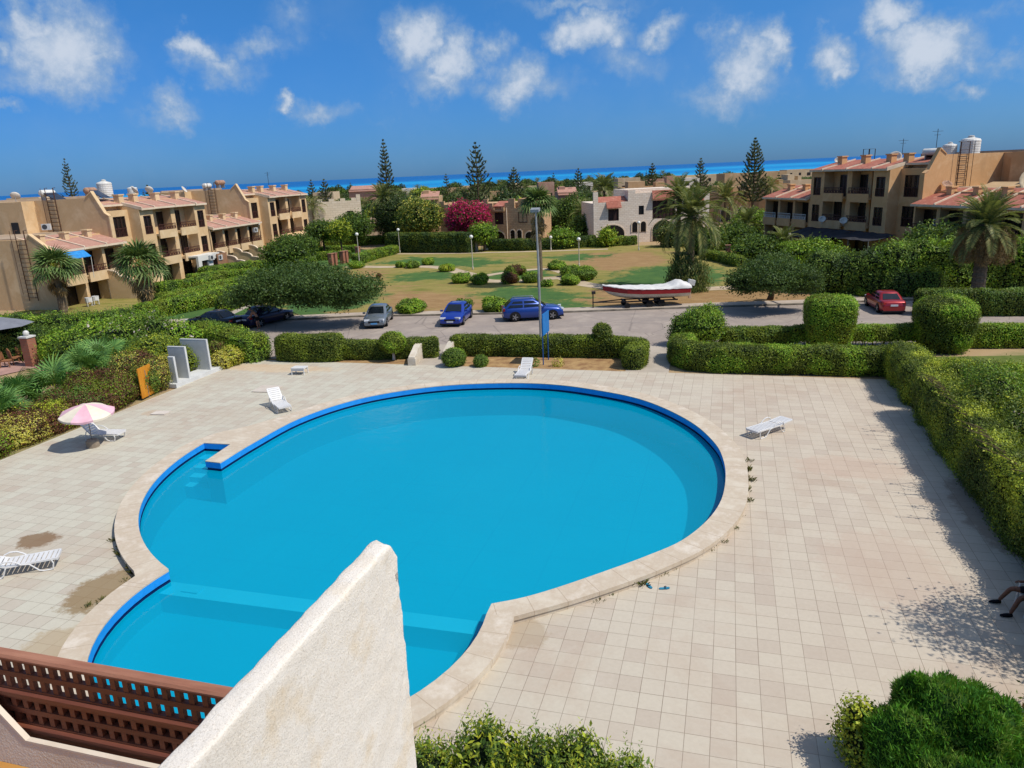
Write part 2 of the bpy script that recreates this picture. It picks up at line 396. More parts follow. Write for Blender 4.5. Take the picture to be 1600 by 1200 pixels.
b = MB(); w_ = np.array(SH); G = np.stack([np.c_[w_[:, 0], w_[:, 1]-26, np.full(len(w_), -.02)], np.c_[w_[:, 0], w_[:, 1]+3, np.full(len(w_), -.55)]], 0); b.grid(G)
struct(b.build('beach', pm('beach_sand', (214, 196, 160), (196, 176, 140), .2, .95, .1)))

# pool outline (inner edge of the coping), traced round the water
ARC = [(-19.25, 23.15), (-19.3, 25.5), (-19.1, 28.7), (-18.1, 31.4), (-16.5, 33.35), (-14.0, 35.0), (-10.76, 35.85), (-8.1, 35.8), (-5.46, 34.9), (-3.78, 33.95), (-2.34, 32.5), (-1.05, 30.6), (-.2, 28.5), (.12, 26.9), (.22, 25.2), (.1, 23.3), (-.3, 21.7), (-1.0, 20.2), (-1.9, 19.1), (-2.86, 18.1), (-3.98, 17.0), (-4.8, 16.3), (-5.54, 15.84)]
def catmull(p, k=6):
    p = np.array(p, float); q = np.vstack([2*p[0]-p[1], p, 2*p[-1]-p[-2]]); o = []
    for i in range(1, len(q)-2):
        for s_ in np.linspace(0, 1, k, endpoint=False):
            a, b_, c_, d = q[i-1], q[i], q[i+1], q[i+2]
            o.append(.5*((2*b_)+(-a+c_)*s_+(2*a-5*b_+4*c_-d)*s_**2+(-a+3*b_-3*c_+d)*s_**3))
    o.append(q[-2]); return np.array(o)
def arcpts(c, r, a0, a1, n): return [(c[0]+r*math.cos(a), c[1]+r*math.sin(a)) for a in np.linspace(a0, a1, n)]
KC, KR = (-10.41, 14.64), 4.94
a0 = math.atan2(15.84-KC[1], -5.54-KC[0]); a1 = math.atan2(15.5-KC[1], -15.29-KC[0])-2*math.pi
KID = arcpts(KC, KR, a0, a1, 40)
LC, LR = (-10.54, 25.45), 10.98
b0 = math.atan2(15.57-LC[1], -15.37-LC[0])-2*math.pi*0; b1 = math.atan2(25.06-LC[1], -21.42-LC[0])
b0 = b0 % (2*math.pi); b1 = b1 % (2*math.pi)
LEFT = arcpts(LC, LR, b0, b1, 26)
arc = catmull(ARC, 5)
INNER = np.array([tuple(p) for p in arc]+KID[1:]+LEFT+[(-20.2, 25.1), (-20.0, 23.2)])
# coping outer edge
oa = catmull([(-22.15, 25.0), (-21.7, 26.3), (-20.9, 27.3), (-19.95, 29.2), (-18.8, 31.8), (-17.0, 33.95), (-14.3, 35.7), (-10.8, 36.62), (-7.9, 36.55), (-5.1, 35.6), (-3.3, 34.55), (-1.7, 32.95), (-.4, 31.0), (.5, 28.8), (.85, 27.1), (.95, 25.2), (.83, 23.1), (.4, 21.4), (-.36, 19.85), (-1.35, 18.6), (-2.35, 17.55), (-3.5, 16.5), (-4.3, 15.85), (-4.85, 15.42)], 5)
a0 = math.atan2(15.3-KC[1], -4.82-KC[0]); a1 = math.atan2(15.05-KC[1], -16.0-KC[0])-2*math.pi
ok = arcpts(KC, 5.62, a0, a1, 40)
b0 = math.atan2(15.2-LC[1], -16.35-LC[0]) % (2*math.pi); b1 = math.atan2(24.9-LC[1], -22.15-LC[0]) % (2*math.pi)
OUTER = np.array([tuple(p) for p in oa]+ok+arcpts(LC, 11.66, b0, b1, 26)[:-1])
import bmesh
def ring_mesh(name, outer, inner, z, mat):
    bm = bmesh.new(); ee = []
    for L in (outer, inner):
        vs = [bm.verts.new((x, y, z)) for x, y in L]
        ee += [bm.edges.new((vs[i], vs[(i+1) % len(vs)])) for i in range(len(vs))]
    bmesh.ops.triangle_fill(bm, use_beauty=True, edges=ee)
    for f in bm.faces:
        if f.normal.z < 0: f.normal_flip()
    me = bpy.data.meshes.new(name); bm.to_mesh(me); bm.free(); me.materials.append(mat)
    o = bpy.data.objects.new(name, me); COL.objects.link(o); return o
# deck tiles
t = NT('deck_tiles'); v = t.coord('Object')
mp = t.n('ShaderNodeMapping'); mp.inputs['Location'].default_value = (-.015, -.11, 0); t.l(v, mp.inputs[0]); tv = mp.outputs[0]
br = t.n('ShaderNodeTexBrick'); br.offset = 0.; br.squash = 1.; t.l(tv, br.inputs['Vector']); br.inputs['Scale'].default_value = 1.
for k, x in (('Brick Width', .5), ('Row Height', .5), ('Mortar Size', .007), ('Mortar Smooth', .3), ('Bias', 0.)): br.inputs[k].default_value = x
br.inputs['Color1'].default_value = (0, 0, 0, 1); br.inputs['Color2'].default_value = (1, 1, 1, 1)
# per tile random tone
fl = t.n('ShaderNodeVectorMath', operation='FLOOR'); sc2 = t.n('ShaderNodeVectorMath', operation='SCALE'); t.l(tv, sc2.inputs[0]); sc2.inputs['Scale'].default_value = 2.; t.l(sc2.outputs[0], fl.inputs[0])
wnz = t.n('ShaderNodeTexWhiteNoise'); t.l(fl.outputs[0], wnz.inputs['Vector'])
s = t.n('ShaderNodeSeparateXYZ'); t.l(v, s.inputs[0])
side = t.math('MULTIPLY_ADD', s.outputs[0], 1/26., .72, clamp=True)
tone = t.mix(side, lin((189, 184, 166)), lin((190, 177, 158)))
tone = t.mix(t.math('MULTIPLY', t.math('POWER', wnz.outputs[0], 2.2), .55), tone, lin((172, 156, 140)))
st = t.ramp(t.noise(.22, 7, .68, v, .6), [(.5, (0, 0, 0)), (.68, (255, 255, 255))])
tone = t.mix(t.math('MULTIPLY', st, .38), tone, lin((168, 140, 118)))
st2 = t.ramp(t.noise(.6, 6, .7, v), [(.55, (0, 0, 0)), (.75, (255, 255, 255))])
tone = t.mix(t.math('MULTIPLY', st2, .3), tone, lin((205, 196, 180)))
gr = t.ramp(t.noise(9, 4, .7, v), [(.3, (0, 0, 0)), (.8, (255, 255, 255))])
tone = t.mix(t.math('MULTIPLY', gr, .16), tone, lin((120, 104, 88)))
spk = t.ramp(t.noise(26, 2, .5, v), [(.74, (0, 0, 0)), (.79, (255, 255, 255))]); tone = t.mix(t.math('MULTIPLY', spk, .5), tone, lin((110, 92, 74)))
jl = t.math('MULTIPLY', br.outputs['Fac'], t.math('MULTIPLY_ADD', t.noise(.5, 3, .6, v), 1.1, .1, clamp=True))
tone = t.mix(jl, tone, lin((104, 88, 74)))
# dried dirt patches left of the pool
def blot(cx, cy, rx, ry, col, k, tone):
    a = t.n('ShaderNodeVectorMath', operation='MULTIPLY_ADD'); t.l(v, a.inputs[0]); a.inputs[1].default_value = (1/rx, 1/ry, 0); a.inputs[2].default_value = (-cx/rx, -cy/ry, 0)
    l_ = t.n('ShaderNodeVectorMath', operation='LENGTH'); t.l(a.outputs[0], l_.inputs[0])
    f = t.math('SUBTRACT', t.math('MULTIPLY_ADD', t.noise(2.2, 6, .75, v), 1.5, .25), l_.outputs['Value'])
    f = t.ramp(f, [(.0, (0, 0, 0)), (.25, (255, 255, 255))])
    return t.mix(t.math('MULTIPLY', f, k), tone, lin(col))
for (px, py, rx, ry, col, k) in [(58, 844, .75, .6, (120, 92, 62), .85), (160, 922, 1.0, 1.3, (128, 104, 66), .8), (88, 1008, 1.0, .8, (160, 138, 104), .6), (1330, 730, 2.2, 1.2, (180, 152, 132), .35), (1380, 885, 1.8, 2.4, (176, 152, 134), .35), (240, 645, .7, .5, (176, 150, 122), .5), (430, 575, 4.5, 1.0, (196, 166, 128), .5), (820, 990, .7, .7, (150, 128, 100), .5), (1540, 800, .9, 3.2, (120, 96, 78), .55)]:
    q = P(px, py); tone = blot(q[0], q[1], rx, ry, col, k, tone)
hgt = t.math('SUBTRACT', t.math('MULTIPLY', t.noise(14, 4, .6, v), .25), br.outputs['Fac'])
M_deck = t.done(t.bsdf(tone, .85, 0, .25, hgt, .35, .01))
struct(ring_mesh('pool_deck', [(DX0, DY0), (DX1, DY0), (DX1, DY1), (DX0, DY1)], OUTER-0.0, 0.0, M_deck))
# coping: limestone slabs, raised one step, two courses
t = NT('coping_stone'); v = t.coord('Object')
c = t.ramp(t.noise(.9, 7, .7, v), [(.36, (200, 188, 168)), (.52, (186, 170, 148)), (.66, (206, 194, 176))])
sx_ = t.n('ShaderNodeSeparateXYZ'); t.l(v, sx_.inputs[0])
def joints(cx, cy, r_):
    an = t.math('ARCTAN2', t.math('SUBTRACT', sx_.outputs[1], cy), t.math('SUBTRACT', sx_.outputs[0], cx)); f_ = t.math('FRACT', t.math('MULTIPLY', an, r_/.92)); return t.math('LESS_THAN', f_, .022)
kid = t.math('LESS_THAN', sx_.outputs[1], 15.4-24.)
jn = t.math('ADD', t.math('MULTIPLY', kid, joints(-10.41+10.2, 14.64-24, 5.3)), t.math('MULTIPLY', t.math('SUBTRACT', 1., kid), joints(-10.1+10.2, 25.3-24, 10.7)))
c = t.mix(t.math('MULTIPLY', jn, .6), c, lin((150, 130, 108)))
c = t.mix(t.math('MULTIPLY', t.ramp(t.noise(3.2, 6, .75, v), [(.56, (0, 0, 0)), (.7, (255, 255, 255))]), .4), c, lin((176, 154, 126)))
M_cop = t.done(t.bsdf(c, .8, 0, .25, t.noise(12, 5, .7, v), .4, .02))
CZ = .25
pool = thing('swimming_pool', 'large round blue swimming pool with a smaller round bay and raised stone edge', 'swimming pool', (-10.2, 24., 0))
PO = np.array([-10.2, 24.])
def loc(L): return np.asarray(L, float)-PO
cp = ring_mesh('coping', loc(OUTER), loc(INNER), CZ, M_cop); cp.parent = pool
b = MB()
def skirt(b, L, z0, z1, m=0, off=0.):
    L = np.asarray(L); G = np.stack([np.c_[L, np.full(len(L), z0)], np.c_[L, np.full(len(L), z1)]], 0); b.grid(G, m, closed=True)
def offset(L, d):
    L = np.asarray(L, float); tg = np.roll(L, -1, 0)-np.roll(L, 1, 0); tg /= np.linalg.norm(tg, axis=1)[:, None]+1e-9
    return L+np.stack([tg[:, 1], -tg[:, 0]], 1)*d
# the loops run clockwise: offset(+) goes inwards
skirt(b, loc(OUTER), -.05, .115, 0); L2 = offset(loc(OUTER), -.035); skirt(b, L2, .125, CZ, 0)
b.grid(np.stack([np.c_[loc(OUTER), np.full(len(OUTER), CZ)], np.c_[L2, np.full(len(OUTER), CZ)]], 0), 0, closed=True)
b.grid(np.stack([np.c_[loc(OUTER), np.full(len(OUTER), .125)], np.c_[L2, np.full(len(OUTER), .125)]], 0), 0, closed=True)
b.build('coping_edge', M_cop, pool)
t = NT('pool_tiles_blue'); v = t.coord('Object')
ck = t.n('ShaderNodeTexVoronoi'); ck.inputs['Scale'].default_value = 5.; t.l(v, ck.inputs['Vector'])
c = t.mix(t.math('MULTIPLY', ck.outputs['Color'], .35), lin((36, 146, 222)), lin((14, 100, 190)))
M_ptile = t.done(t.bsdf(c, .35, 0, .5))
M_pshade = pm('pool_gutter_shade', (8, 40, 92), (6, 32, 80), 2, .4)  # shadow inside the overflow slot, painted as dark navy
M_pcyan = pm('pool_paint_cyan', (0, 168, 200), (0, 160, 194), .35, .6, .3, lo=.3, hi=.7)
t = NT('pool_paint_floor'); v = t.coord('Object'); c = t.ramp(t.noise(.35, 4, .6, v), [(.3, (0, 168, 200)), (.7, (0, 160, 194))])
t.l(v, t.n('ShaderNodeMapping').inputs[0]); br_ = t.n('ShaderNodeTexBrick'); br_.offset = 0; t.l(v, br_.inputs['Vector']); br_.inputs['Scale'].default_value = 1.
for k, x in (('Brick Width', 2.4), ('Row Height', 2.4), ('Mortar Size', .02)): br_.inputs[k].default_value = x
c = t.mix(t.math('MULTIPLY', br_.outputs['Fac'], .25), c, lin((0, 120, 170))); M_pfloor = t.done(t.bsdf(c, .6, 0, .3))
M_pled = pm('pool_paint_light', (60, 206, 232), (50, 198, 226), .5, .6, .3)
Li = loc(INNER)
b = MB(); skirt(b, Li, CZ, CZ-.035, 3); skirt(b, Li, CZ-.035, -.02, 0); Lo = offset(Li, -.05)
skirt(b, Lo, -.02, -.14, 1); b.grid(np.stack([np.c_[Li, np.full(len(Li), -.02)], np.c_[Lo, np.full(len(Li), -.02)]], 0), 1, closed=True)
b.grid(np.stack([np.c_[Li, np.full(len(Li), -.12)], np.c_[Lo, np.full(len(Li), -.12)]], 0), 1, closed=True)
skirt(b, Li, -.12, -2.0, 2)
b.build('pool_wall', [M_ptile, M_pshade, M_pcyan, M_cop], pool)
b = MB(); b.add([(x, y, -1.55) for x, y in loc(INNER)], [tuple(range(len(INNER)))[::-1]])
b.build('pool_floor', M_pfloor, pool)
b = MB(); kk = [(KC[0]+5.02*math.cos(a)-PO[0], KC[1]+5.02*math.sin(a)-PO[1]) for a in np.linspace(0, 2*math.pi, 48, endpoint=False)]
kk = [(x, min(y, 15.3-PO[1])) for x, y in kk]
b.prism(kk, -1.8, -.85); b.build('shallow_floor', M_pcyan, pool)
b = MB(); b.prism([(-15.5-PO[0], 15.05-PO[1]), (-5.4-PO[0], 15.15-PO[1]), (-5.4-PO[0], 15.72-PO[1]), (-15.5-PO[0], 15.68-PO[1])], -1.8, -.24); b.box(-14.75-PO[0], -14.2-PO[0], 15.25-PO[1], 15.55-PO[1], -.25, -.2)
b.build('divider_ledge', M_pled, pool)
b = MB()
for i in range(4): b.box(-21.5-PO[0], -20.05-PO[0], 24.55-.42*i-PO[1], 25.2-PO[1]-.0, -1.8, -.28-.24*i) if i == 0 else b.box(-21.5-PO[0], -20.05-PO[0], 24.55-.42*i-PO[1], 24.55-.42*(i-1)-PO[1], -1.8, -.28-.24*i)
b.build('steps', M_pled, pool)
t = NT('pool_water'); v = t.coord('Object')
tr0 = t.n('ShaderNodeBsdfTransparent'); tr0.inputs[0].default_value = (.72, .96, 1., 1)
df = t.n('ShaderNodeBsdfDiffuse'); df.inputs[0].default_value = lin((0, 172, 204))
trm = t.n('ShaderNodeMixShader'); trm.inputs[0].default_value = .46; t.l(tr0.outputs[0], trm.inputs[1]); t.l(df.outputs[0], trm.inputs[2]); tr = trm
gl = t.n('ShaderNodeBsdfGlossy'); gl.inputs['Roughness'].default_value = .03
bp = t.n('ShaderNodeBump'); bp.inputs['Strength'].default_value = .2; bp.inputs['Distance'].default_value = .05; t.l(t.math('ADD', t.noise(1.4, 3, .5, v, .8), t.math('MULTIPLY', t.noise(5., 3, .6, v, .5), .35)), bp.inputs['Height']); t.l(bp.outputs[0], gl.inputs['Normal'])
fr = t.n('ShaderNodeFresnel'); fr.inputs['IOR'].default_value = 1.33; t.l(bp.outputs[0], fr.inputs['Normal'])
mx = t.n('ShaderNodeMixShader'); t.l(fr.outputs[0], mx.inputs[0]); t.l(tr.outputs[0], mx.inputs[1]); t.l(gl.outputs[0], mx.inputs[2])
M_water = t.done(mx.outputs[0])
b = MB(); b.add([(x, y, -.13) for x, y in offset(Li, .004)], [tuple(range(len(Li)))[::-1]]); o = b.build('pool_water', M_water, None, loc=(PO[0], PO[1], 0)); struct(o)

# road, kerb, pavement
KF = np.array([(-72, 44), (-50, 48.6), (-42, 51.0)]+[P(*q) for q in [(430, 501), (560, 495), (680, 493), (770, 491), (880, 488.5), (1000, 484), (1100, 480.5), (1250, 476), (1345, 472)]]+[(24, 65.3), (60, 74)])
NE = np.array([(-72, 34), (-45, 36.5), (-29, 40.0), (-16, 43.4), (-2, 45.0), (4, 45.8), (17, 48.0), (60, 57)])
t = NT('road_asphalt'); v = t.coord('Object')
c = t.ramp(t.noise(.35, 7, .68, v), [(.35, (158, 145, 133)), (.5, (146, 134, 124)), (.66, (164, 151, 138))])
c = t.mix(t.math('MULTIPLY', t.ramp(t.noise(.12, 5, .7, t.coord('Object', (1, 3.2, 1)), 1.), [(.52, (0, 0, 0)), (.66, (255, 255, 255))]), .35), c, lin((122, 116, 112)))
vo = t.n('ShaderNodeTexVoronoi', feature='DISTANCE_TO_EDGE'); vo.inputs['Scale'].default_value = .3; t.l(t.mix(.12, v, t.n('ShaderNodeTexNoise').outputs[1]), vo.inputs['Vector'])
c = t.mix(t.math('MULTIPLY', t.ramp(vo.outputs['Distance'], [(.0, (255, 255, 255)), (.012, (0, 0, 0))]), .5), c, lin((96, 88, 82)))
M_road = t.done(t.bsdf(c, .9, 0, .2, t.noise(20, 4, .7, v), .3))
b = MB(); b.add([(x, y, -.025) for x, y in KF]+[(x, y, -.025) for x, y in NE[::-1]], [tuple(range(len(KF)+len(NE)))[::-1]]); struct(b.build('road', M_road))
kf = resample(KF, 1.); tg, nn = rib(kf)
b = MB(); A = kf-nn*.0; B_ = kf-nn*.22
b.grid(np.stack([np.c_[A, np.full(len(A), -.03)], np.c_[A, np.full(len(A), .1)], np.c_[B_, np.full(len(A), .1)], np.c_[B_, np.full(len(A), -.03)]], 0))
struct(b.build('kerb', pm('kerb_stone', (150, 140, 124), (104, 96, 84), 1.1, .9, .2)))
b = MB(); b.grid(np.stack([np.c_[kf-nn*.22, np.full(len(A), .06)], np.c_[kf-nn*1.75, np.full(len(A), .06)], np.c_[kf-nn*1.8, np.full(len(A), -.03)]], 0))
struct(b.build('pavement', pm('pavement_concrete', (178, 164, 148), (158, 144, 128), .6, .9, .2)))
# planting beds, walkways, small lawns
def sheet(name, pts, z, mat, kind='structure'):
    b = MB(); a = np.array(pts); c_ = a.mean(0); ar = sum(a[i][0]*a[(i+1) % len(a)][1]-a[(i+1) % len(a)][0]*a[i][1] for i in range(len(a)))
    f = tuple(range(len(pts))); f = f if ar > 0 else f[::-1]
    b.add([(x, y, z) for x, y in pts], [f]); return struct(b.build(name, mat), kind)
M_straw = pm('bed_dry_soil', (170, 140, 96), (132, 100, 70), 1.6, .95, .1, bump=.6, detail=8)
sheet('planting_bed', [(DX0, DY1-.02), (-3.2, DY1-.02), (-3.2, 44.3), (-16, 42.9), (-29, 39.9)], -.012, M_straw)
M_walk = pm('walkway_concrete', (176, 164, 148), (158, 148, 134), .8, .9, .2)
sheet('walkway', [P(650, 571), P(693, 573), P(712, 538), P(676, 538)], -.004, M_walk)
sheet('walkway', [P(975, 583), P(1044, 586), P(1052, 540), P(1000, 540)], -.006, M_walk)
M_grs = pm('lawn_short_green', (84, 98, 44), (104, 112, 58), 2.2, .95, .1, bump=.5)
sheet('side_lawn', [(8.3, 40.6), (60, 46), (60, 53.5), (9.5, 44.6)], -.02, M_grs)
sheet('right_lawn', [(8.1, -3), (40, -3), (60, 40), (9, 40.4)], -.02, M_grs)
M_patio = pm('patio_paving', (178, 140, 126), (150, 116, 106), 1.2, .85, .25)
sheet('patio', [P(-60, 600), P(66, 572), P(70, 558), P(-40, 548), P(-160, 560)], .0, M_patio)
sheet('path', [P(250, 516), P(290, 500), P(335, 490), P(380, 474), P(392, 478), P(362, 492), P(318, 506), P(268, 522)], -.015, M_walk)
# park lawn: fine sheet, watered patches are really greener
gx = np.linspace(-66, 16, 165); gy = np.linspace(47, 108, 123)
GX, GY = np.meshgrid(gx, gy, indexing='ij')
kz = np.interp(GX[:, 0], kf[:, 0], kf[:, 1])
inside = GY > (kz[:, None]+1.7)
def polydist(pts):
    """soft inside mask of a polygon"""
    p = np.array(pts); x, y = GX, GY; ins = np.zeros_like(x, bool); dm = np.full(x.shape, 1e9)
    for i in range(len(p)):
        (x0, y0), (x1, y1) = p[i], p[(i+1) % len(p)]
        cnd = ((y0 > y) != (y1 > y)) & (x < (x1-x0)*(y-y0)/(y1-y0+1e-12)+x0); ins ^= cnd
        tt = np.clip(((x-x0)*(x1-x0)+(y-y0)*(y1-y0))/((x1-x0)**2+(y1-y0)**2), 0, 1); dm = np.minimum(dm, np.hypot(x-x0-tt*(x1-x0), y-y0-tt*(y1-y0)))
    return np.where(ins, dm, -dm)
wet = np.full(GX.shape, -9.)
for poly in [[(945, 441), (985, 421), (1050, 413), (1110, 416), (1146, 430), (1120, 443), (1040, 448), (965, 447)], [(420, 495), (445, 470), (530, 458), (585, 445), (598, 462), (560, 480), (500, 492)], [(745, 460), (790, 446), (860, 449), (915, 464), (880, 474), (790, 470)],
             [(590, 412), (640, 402), (740, 402), (800, 410), (740, 417), (640, 415)], [(752, 438), (770, 424), (850, 421), (870, 432), (800, 437)], [(600, 440), (640, 425), (720, 425), (700, 436)], [(850, 402), (900, 396), (960, 398), (900, 408)], [(300, 500), (380, 478), (430, 480), (400, 505)], [(800, 478), (820, 472), (900, 470), (930, 478), (870, 483)], [(225, 505), (300, 430), (560, 384), (610, 396), (545, 416), (440, 442), (380, 482), (300, 512)]]:
    wet = np.maximum(wet, polydist([P(*q) for q in poly]))
bare = np.full(GX.shape, -9.)
for poly in [[(930, 449), (1150, 452), (1340, 440), (1350, 470), (1130, 480), (930, 482), (900, 470)], [(590, 452), (740, 458), (760, 478), (690, 490), (600, 482)], [(880, 396), (1010, 392), (1060, 408), (960, 424), (895, 412)], [(560, 418), (600, 422), (600, 436), (555, 432)], [(430, 492), (560, 480), (560, 492), (430, 498)]]:
    bare = np.maximum(bare, polydist([P(*q) for q in poly]))
barev = np.clip(bare/3.0*.5+.5, 0, 1)
wetv = np.clip(wet/3.0*.5+.5, 0, 1)
idx = np.full(GX.shape, -1); b = MB(); V = np.stack([GX, np.maximum(GY, kz[:, None]+1.7), np.full(GX.shape, -.02)], -1)
b.grid(V); lawn = b.build('lawn', None if False else M_grs)
at = lawn.data.attributes.new('watered', 'FLOAT', 'POINT'); at.data.foreach_set('value', wetv.ravel().astype(np.float32))
at = lawn.data.attributes.new('bare', 'FLOAT', 'POINT'); at.data.foreach_set('value', barev.ravel().astype(np.float32))
t = NT('park_grass'); v = t.coord('Object'); atn = t.n('ShaderNodeAttribute', attribute_name='watered')
vs_ = t.coord('Object', (.45, 1., 1.))
dry = t.ramp(t.noise(.16, 7, .7, vs_, .5), [(.28, (92, 104, 48)), (.4, (128, 126, 62)), (.48, (156, 140, 82)), (.54, (130, 128, 64)), (.62, (162, 134, 88)), (.7, (112, 116, 56)), (.8, (92, 106, 52))])
grn = t.ramp(t.noise(.5, 6, .7, v), [(.35, (58, 96, 52)), (.65, (84, 116, 58))])
f = t.math('ADD', atn.outputs['Fac'], t.math('MULTIPLY', t.math('SUBTRACT', t.noise(.45, 8, .75, v), .5), 2.2))
f = t.ramp(f, [(.38, (0, 0, 0)), (.62, (255, 255, 255))])
at2 = t.n('ShaderNodeAttribute', attribute_name='bare'); f2 = t.ramp(t.math('ADD', at2.outputs['Fac'], t.math('MULTIPLY', t.math('SUBTRACT', t.noise(.6, 8, .75, vs_), .5), 2.0)), [(.4, (0, 0, 0)), (.7, (255, 255, 255))])
dry = t.mix(t.math('MULTIPLY', f2, .9), dry, t.ramp(t.noise(1.1, 6, .7, vs_), [(.35, (172, 138, 98)), (.6, (150, 116, 80)), (.75, (184, 156, 118))]))
c = t.mix(f, dry, grn); c = t.mix(t.math('MULTIPLY', t.noise(4, 5, .8, v), .35), c, lin((70, 62, 36)))
lawn.data.materials.clear(); lawn.data.materials.append(t.done(t.bsdf(c, .95, 0, .1, t.noise(8, 4, .8, v), .8, .05))); struct(lawn)
def strip(name, pxs, w, z, mat):
    p = resample(catmull([P(*q) for q in pxs], 4), .8); tg, nn = rib(p); b = MB()
    b.grid(np.stack([np.c_[p-nn*w/2, np.full(len(p), z)], np.c_[p+nn*w/2, np.full(len(p), z)]], 0)); return struct(b.build(name, mat))
M_path = pm('park_path_stone', (186, 168, 142), (166, 148, 122), .7, .9, .2)
strip('path', [(545, 416), (600, 417), (650, 416), (690, 418), (715, 424), (742, 431), (755, 438), (800, 439), (850, 436)], 1.9, -.012, M_path)
strip('path', [(750, 432), (800, 424), (850, 420), (875, 424), (895, 432)], 1.2, -.008, M_path)
strip('path', [(845, 436), (880, 434), (905, 442), (950, 449), (1010, 453), (1080, 452), (1160, 448), (1250, 441)], 2.0, -.004, M_path)
strip('path', [(560, 398), (620, 396.5), (700, 396), (780, 394), (860, 392), (950, 389)], 1.2, -.006, M_path)
strip('path', [(1260, 452), (1310, 455), (1345, 464)], 2.0, -.004, M_path)
# ------------------------------------------------------------------ the balcony wall and railing in the foreground
t = NT('stucco_cream'); v = t.coord('Object')
c = t.ramp(t.noise(.9, 7, .7, v), [(.32, (226, 214, 196)), (.5, (231, 222, 208)), (.64, (222, 204, 176)), (.76, (228, 219, 206))])
st = t.ramp(t.noise(2.2, 8, .75, t.coord('Object', (1, 1, .45)), .8), [(.56, (0, 0, 0)), (.78, (255, 255, 255))])
c = t.mix(t.math('MULTIPLY', st, .34), c, lin((184, 160, 124)))
c = t.mix(t.math('MULTIPLY', t.ramp(t.noise(70, 4, .7, v), [(.52, (0, 0, 0)), (.66, (255, 255, 255))]), .4), c, lin((160, 140, 112)))
c = t.mix(t.ramp(t.noise(7, 6, .8, v), [(.70, (0, 0, 0)), (.76, (255, 255, 255))]), c, lin((150, 132, 112)))
M_stucco = t.done(t.bsdf(c, .92, 0, .15, t.math('ADD', t.noise(55, 6, .75, v), t.math('MULTIPLY', t.noise(6, 5, .7, v), 1.2)), .9, .012))
bal = thing('balcony_wall', 'cream stucco dividing wall with a worn pointed end, closest to the viewer', 'wall', (-2.72, 3.0, 0))
WX0, WX1, WY0, WY1, WZ = -2.815, -2.63, .6, 5.13, 8.0
# rounded top, chipped vertical arris: cross-section swept along the wall
prof = [(0, 0), (0, .97), (.004, .988), (.015, 1.), (.5, 1.003), (.8, .998), (.93, .992), (.985, .975), (1., .95), (1., 0)]
ys = np.r_[np.linspace(WY0, WY1-.35, 60), np.linspace(WY1-.34, WY1, 24)]
zs = [0, 3, 5, 5.8]+list(np.linspace(6., 7.88, 60))
b = MB(); NX = 8
rows = []
for y in ys:
    row = []
    for z in zs: row.append((WX0, y, z))
    for (xx, dz) in [(0, .0), (.04, .022), (.1, .028), (.4, .03), (.8, .03), (.95, .027), (.985, .018), (1., -.012)]:
        row.append((WX0+(WX1-WX0)*xx, y, WZ+dz-.03))
    for z in zs[::-1]: row.append((WX1, y, z))
    rows.append(row)
G = np.array(rows)
# worn tip: shave the top corner at the far end and roughen the vertical edge
yt = (G[..., 1]-(WY1-.12))/.12; k = np.clip(yt, 0, 1)
G[..., 2] -= np.where(G[..., 2] > 7.7, k**1.5*(.015+.16*((G[..., 0]-WX0)/(WX1-WX0))**1.3), 0)
nz = vnoise(G, 6., 2.)*.006+vnoise(G, 17., 5.)*.004
G[..., 0] += nz*np.where(G[..., 0] > -2.7, 1, .6)*np.where(G[..., 2] > 7.9, 2.2, 1); G[..., 2] += np.where(G[..., 2] > 7.8, vnoise(G, 5., 8.)*.012, 0)
edge = np.clip((G[..., 1]-(WY1-.06))/.06, 0, 1); G[..., 1] += edge*(vnoise(G*np.array([0, 0, 1.]), 5., 4.)*.03+vnoise(G*np.array([0, 0, 1.]), 14., 4.)*.016)
b.grid(G-np.array([-2.72, 3.0, 0]))
e = G[-1]-np.array([-2.72, 3.0, 0]); n = len(e); b.add(e, [(i, i+1, n-2-i, n-1-i) for i in range(n//2-1)])
b.build('wall_panel', M_stucco, bal, True)
# wooden lattice railing with its stucco upstand
M_wood = pm('railing_wood', (136, 80, 56), (104, 58, 42), 3., .55, .3, bump=.25, stretch=(.25, 2, 2))
M_woodt = pm('railing_wood_worn', (162, 114, 90), (136, 88, 68), 4., .7, .25, bump=.3, stretch=(.25, 2, 2))
rl = thing('balcony_railing', 'dark brown wooden lattice railing of the balcony below, left of the stucco wall', 'railing', (-6.0, 4.2, 6.2))
RX0, RX1 = -4.2, 3.19          # local x range
def mbx(name, x0, x1, y0, y1, z0, z1, mat, r=0.02):
    b = MB(); pr = [(y0+r, z0), (y1-r, z0), (y1, z0+r), (y1, z1-r), (y1-r, z1), (y0+r, z1), (y0, z1-r), (y0, z0+r)]; b.prism(pr, x0, x1, 'x'); return b.build(name, mat, rl)
mbx('top_rail', RX0, RX1, -.06, .06, .745, .80, M_woodt)
mbx('middle_rail', RX0, RX1, -.055, .045, .34, .42, M_wood); mbx('bottom_rail', RX0, RX1, -.055, .04, -.03, .05, M_wood)
for nm, z0, z1, rows_ in (('upper_lattice', .42, .745, 2), ('lower_lattice', .05, .34, 2)):
    b = MB(); hz = (z1-z0)/rows_; x = RX0
    while x < RX1-.02:
        b.box(x, x+.054, -.021, .021, z0, z1); x += .134
    for i in range(1, rows_): b.box(RX0, RX1, -.026, .026, z0+hz*i-.027, z0+hz*i+.027)
    b.box(RX0, RX1, -.028, .028, z0, z0+.02); b.box(RX0, RX1, -.028, .028, z1-.025, z1)
    b.build(nm, M_wood, rl)
b = MB(); b.box(RX0, RX1, .035, .06, -.2, .33); b.build('backing_board', M_wood, rl)
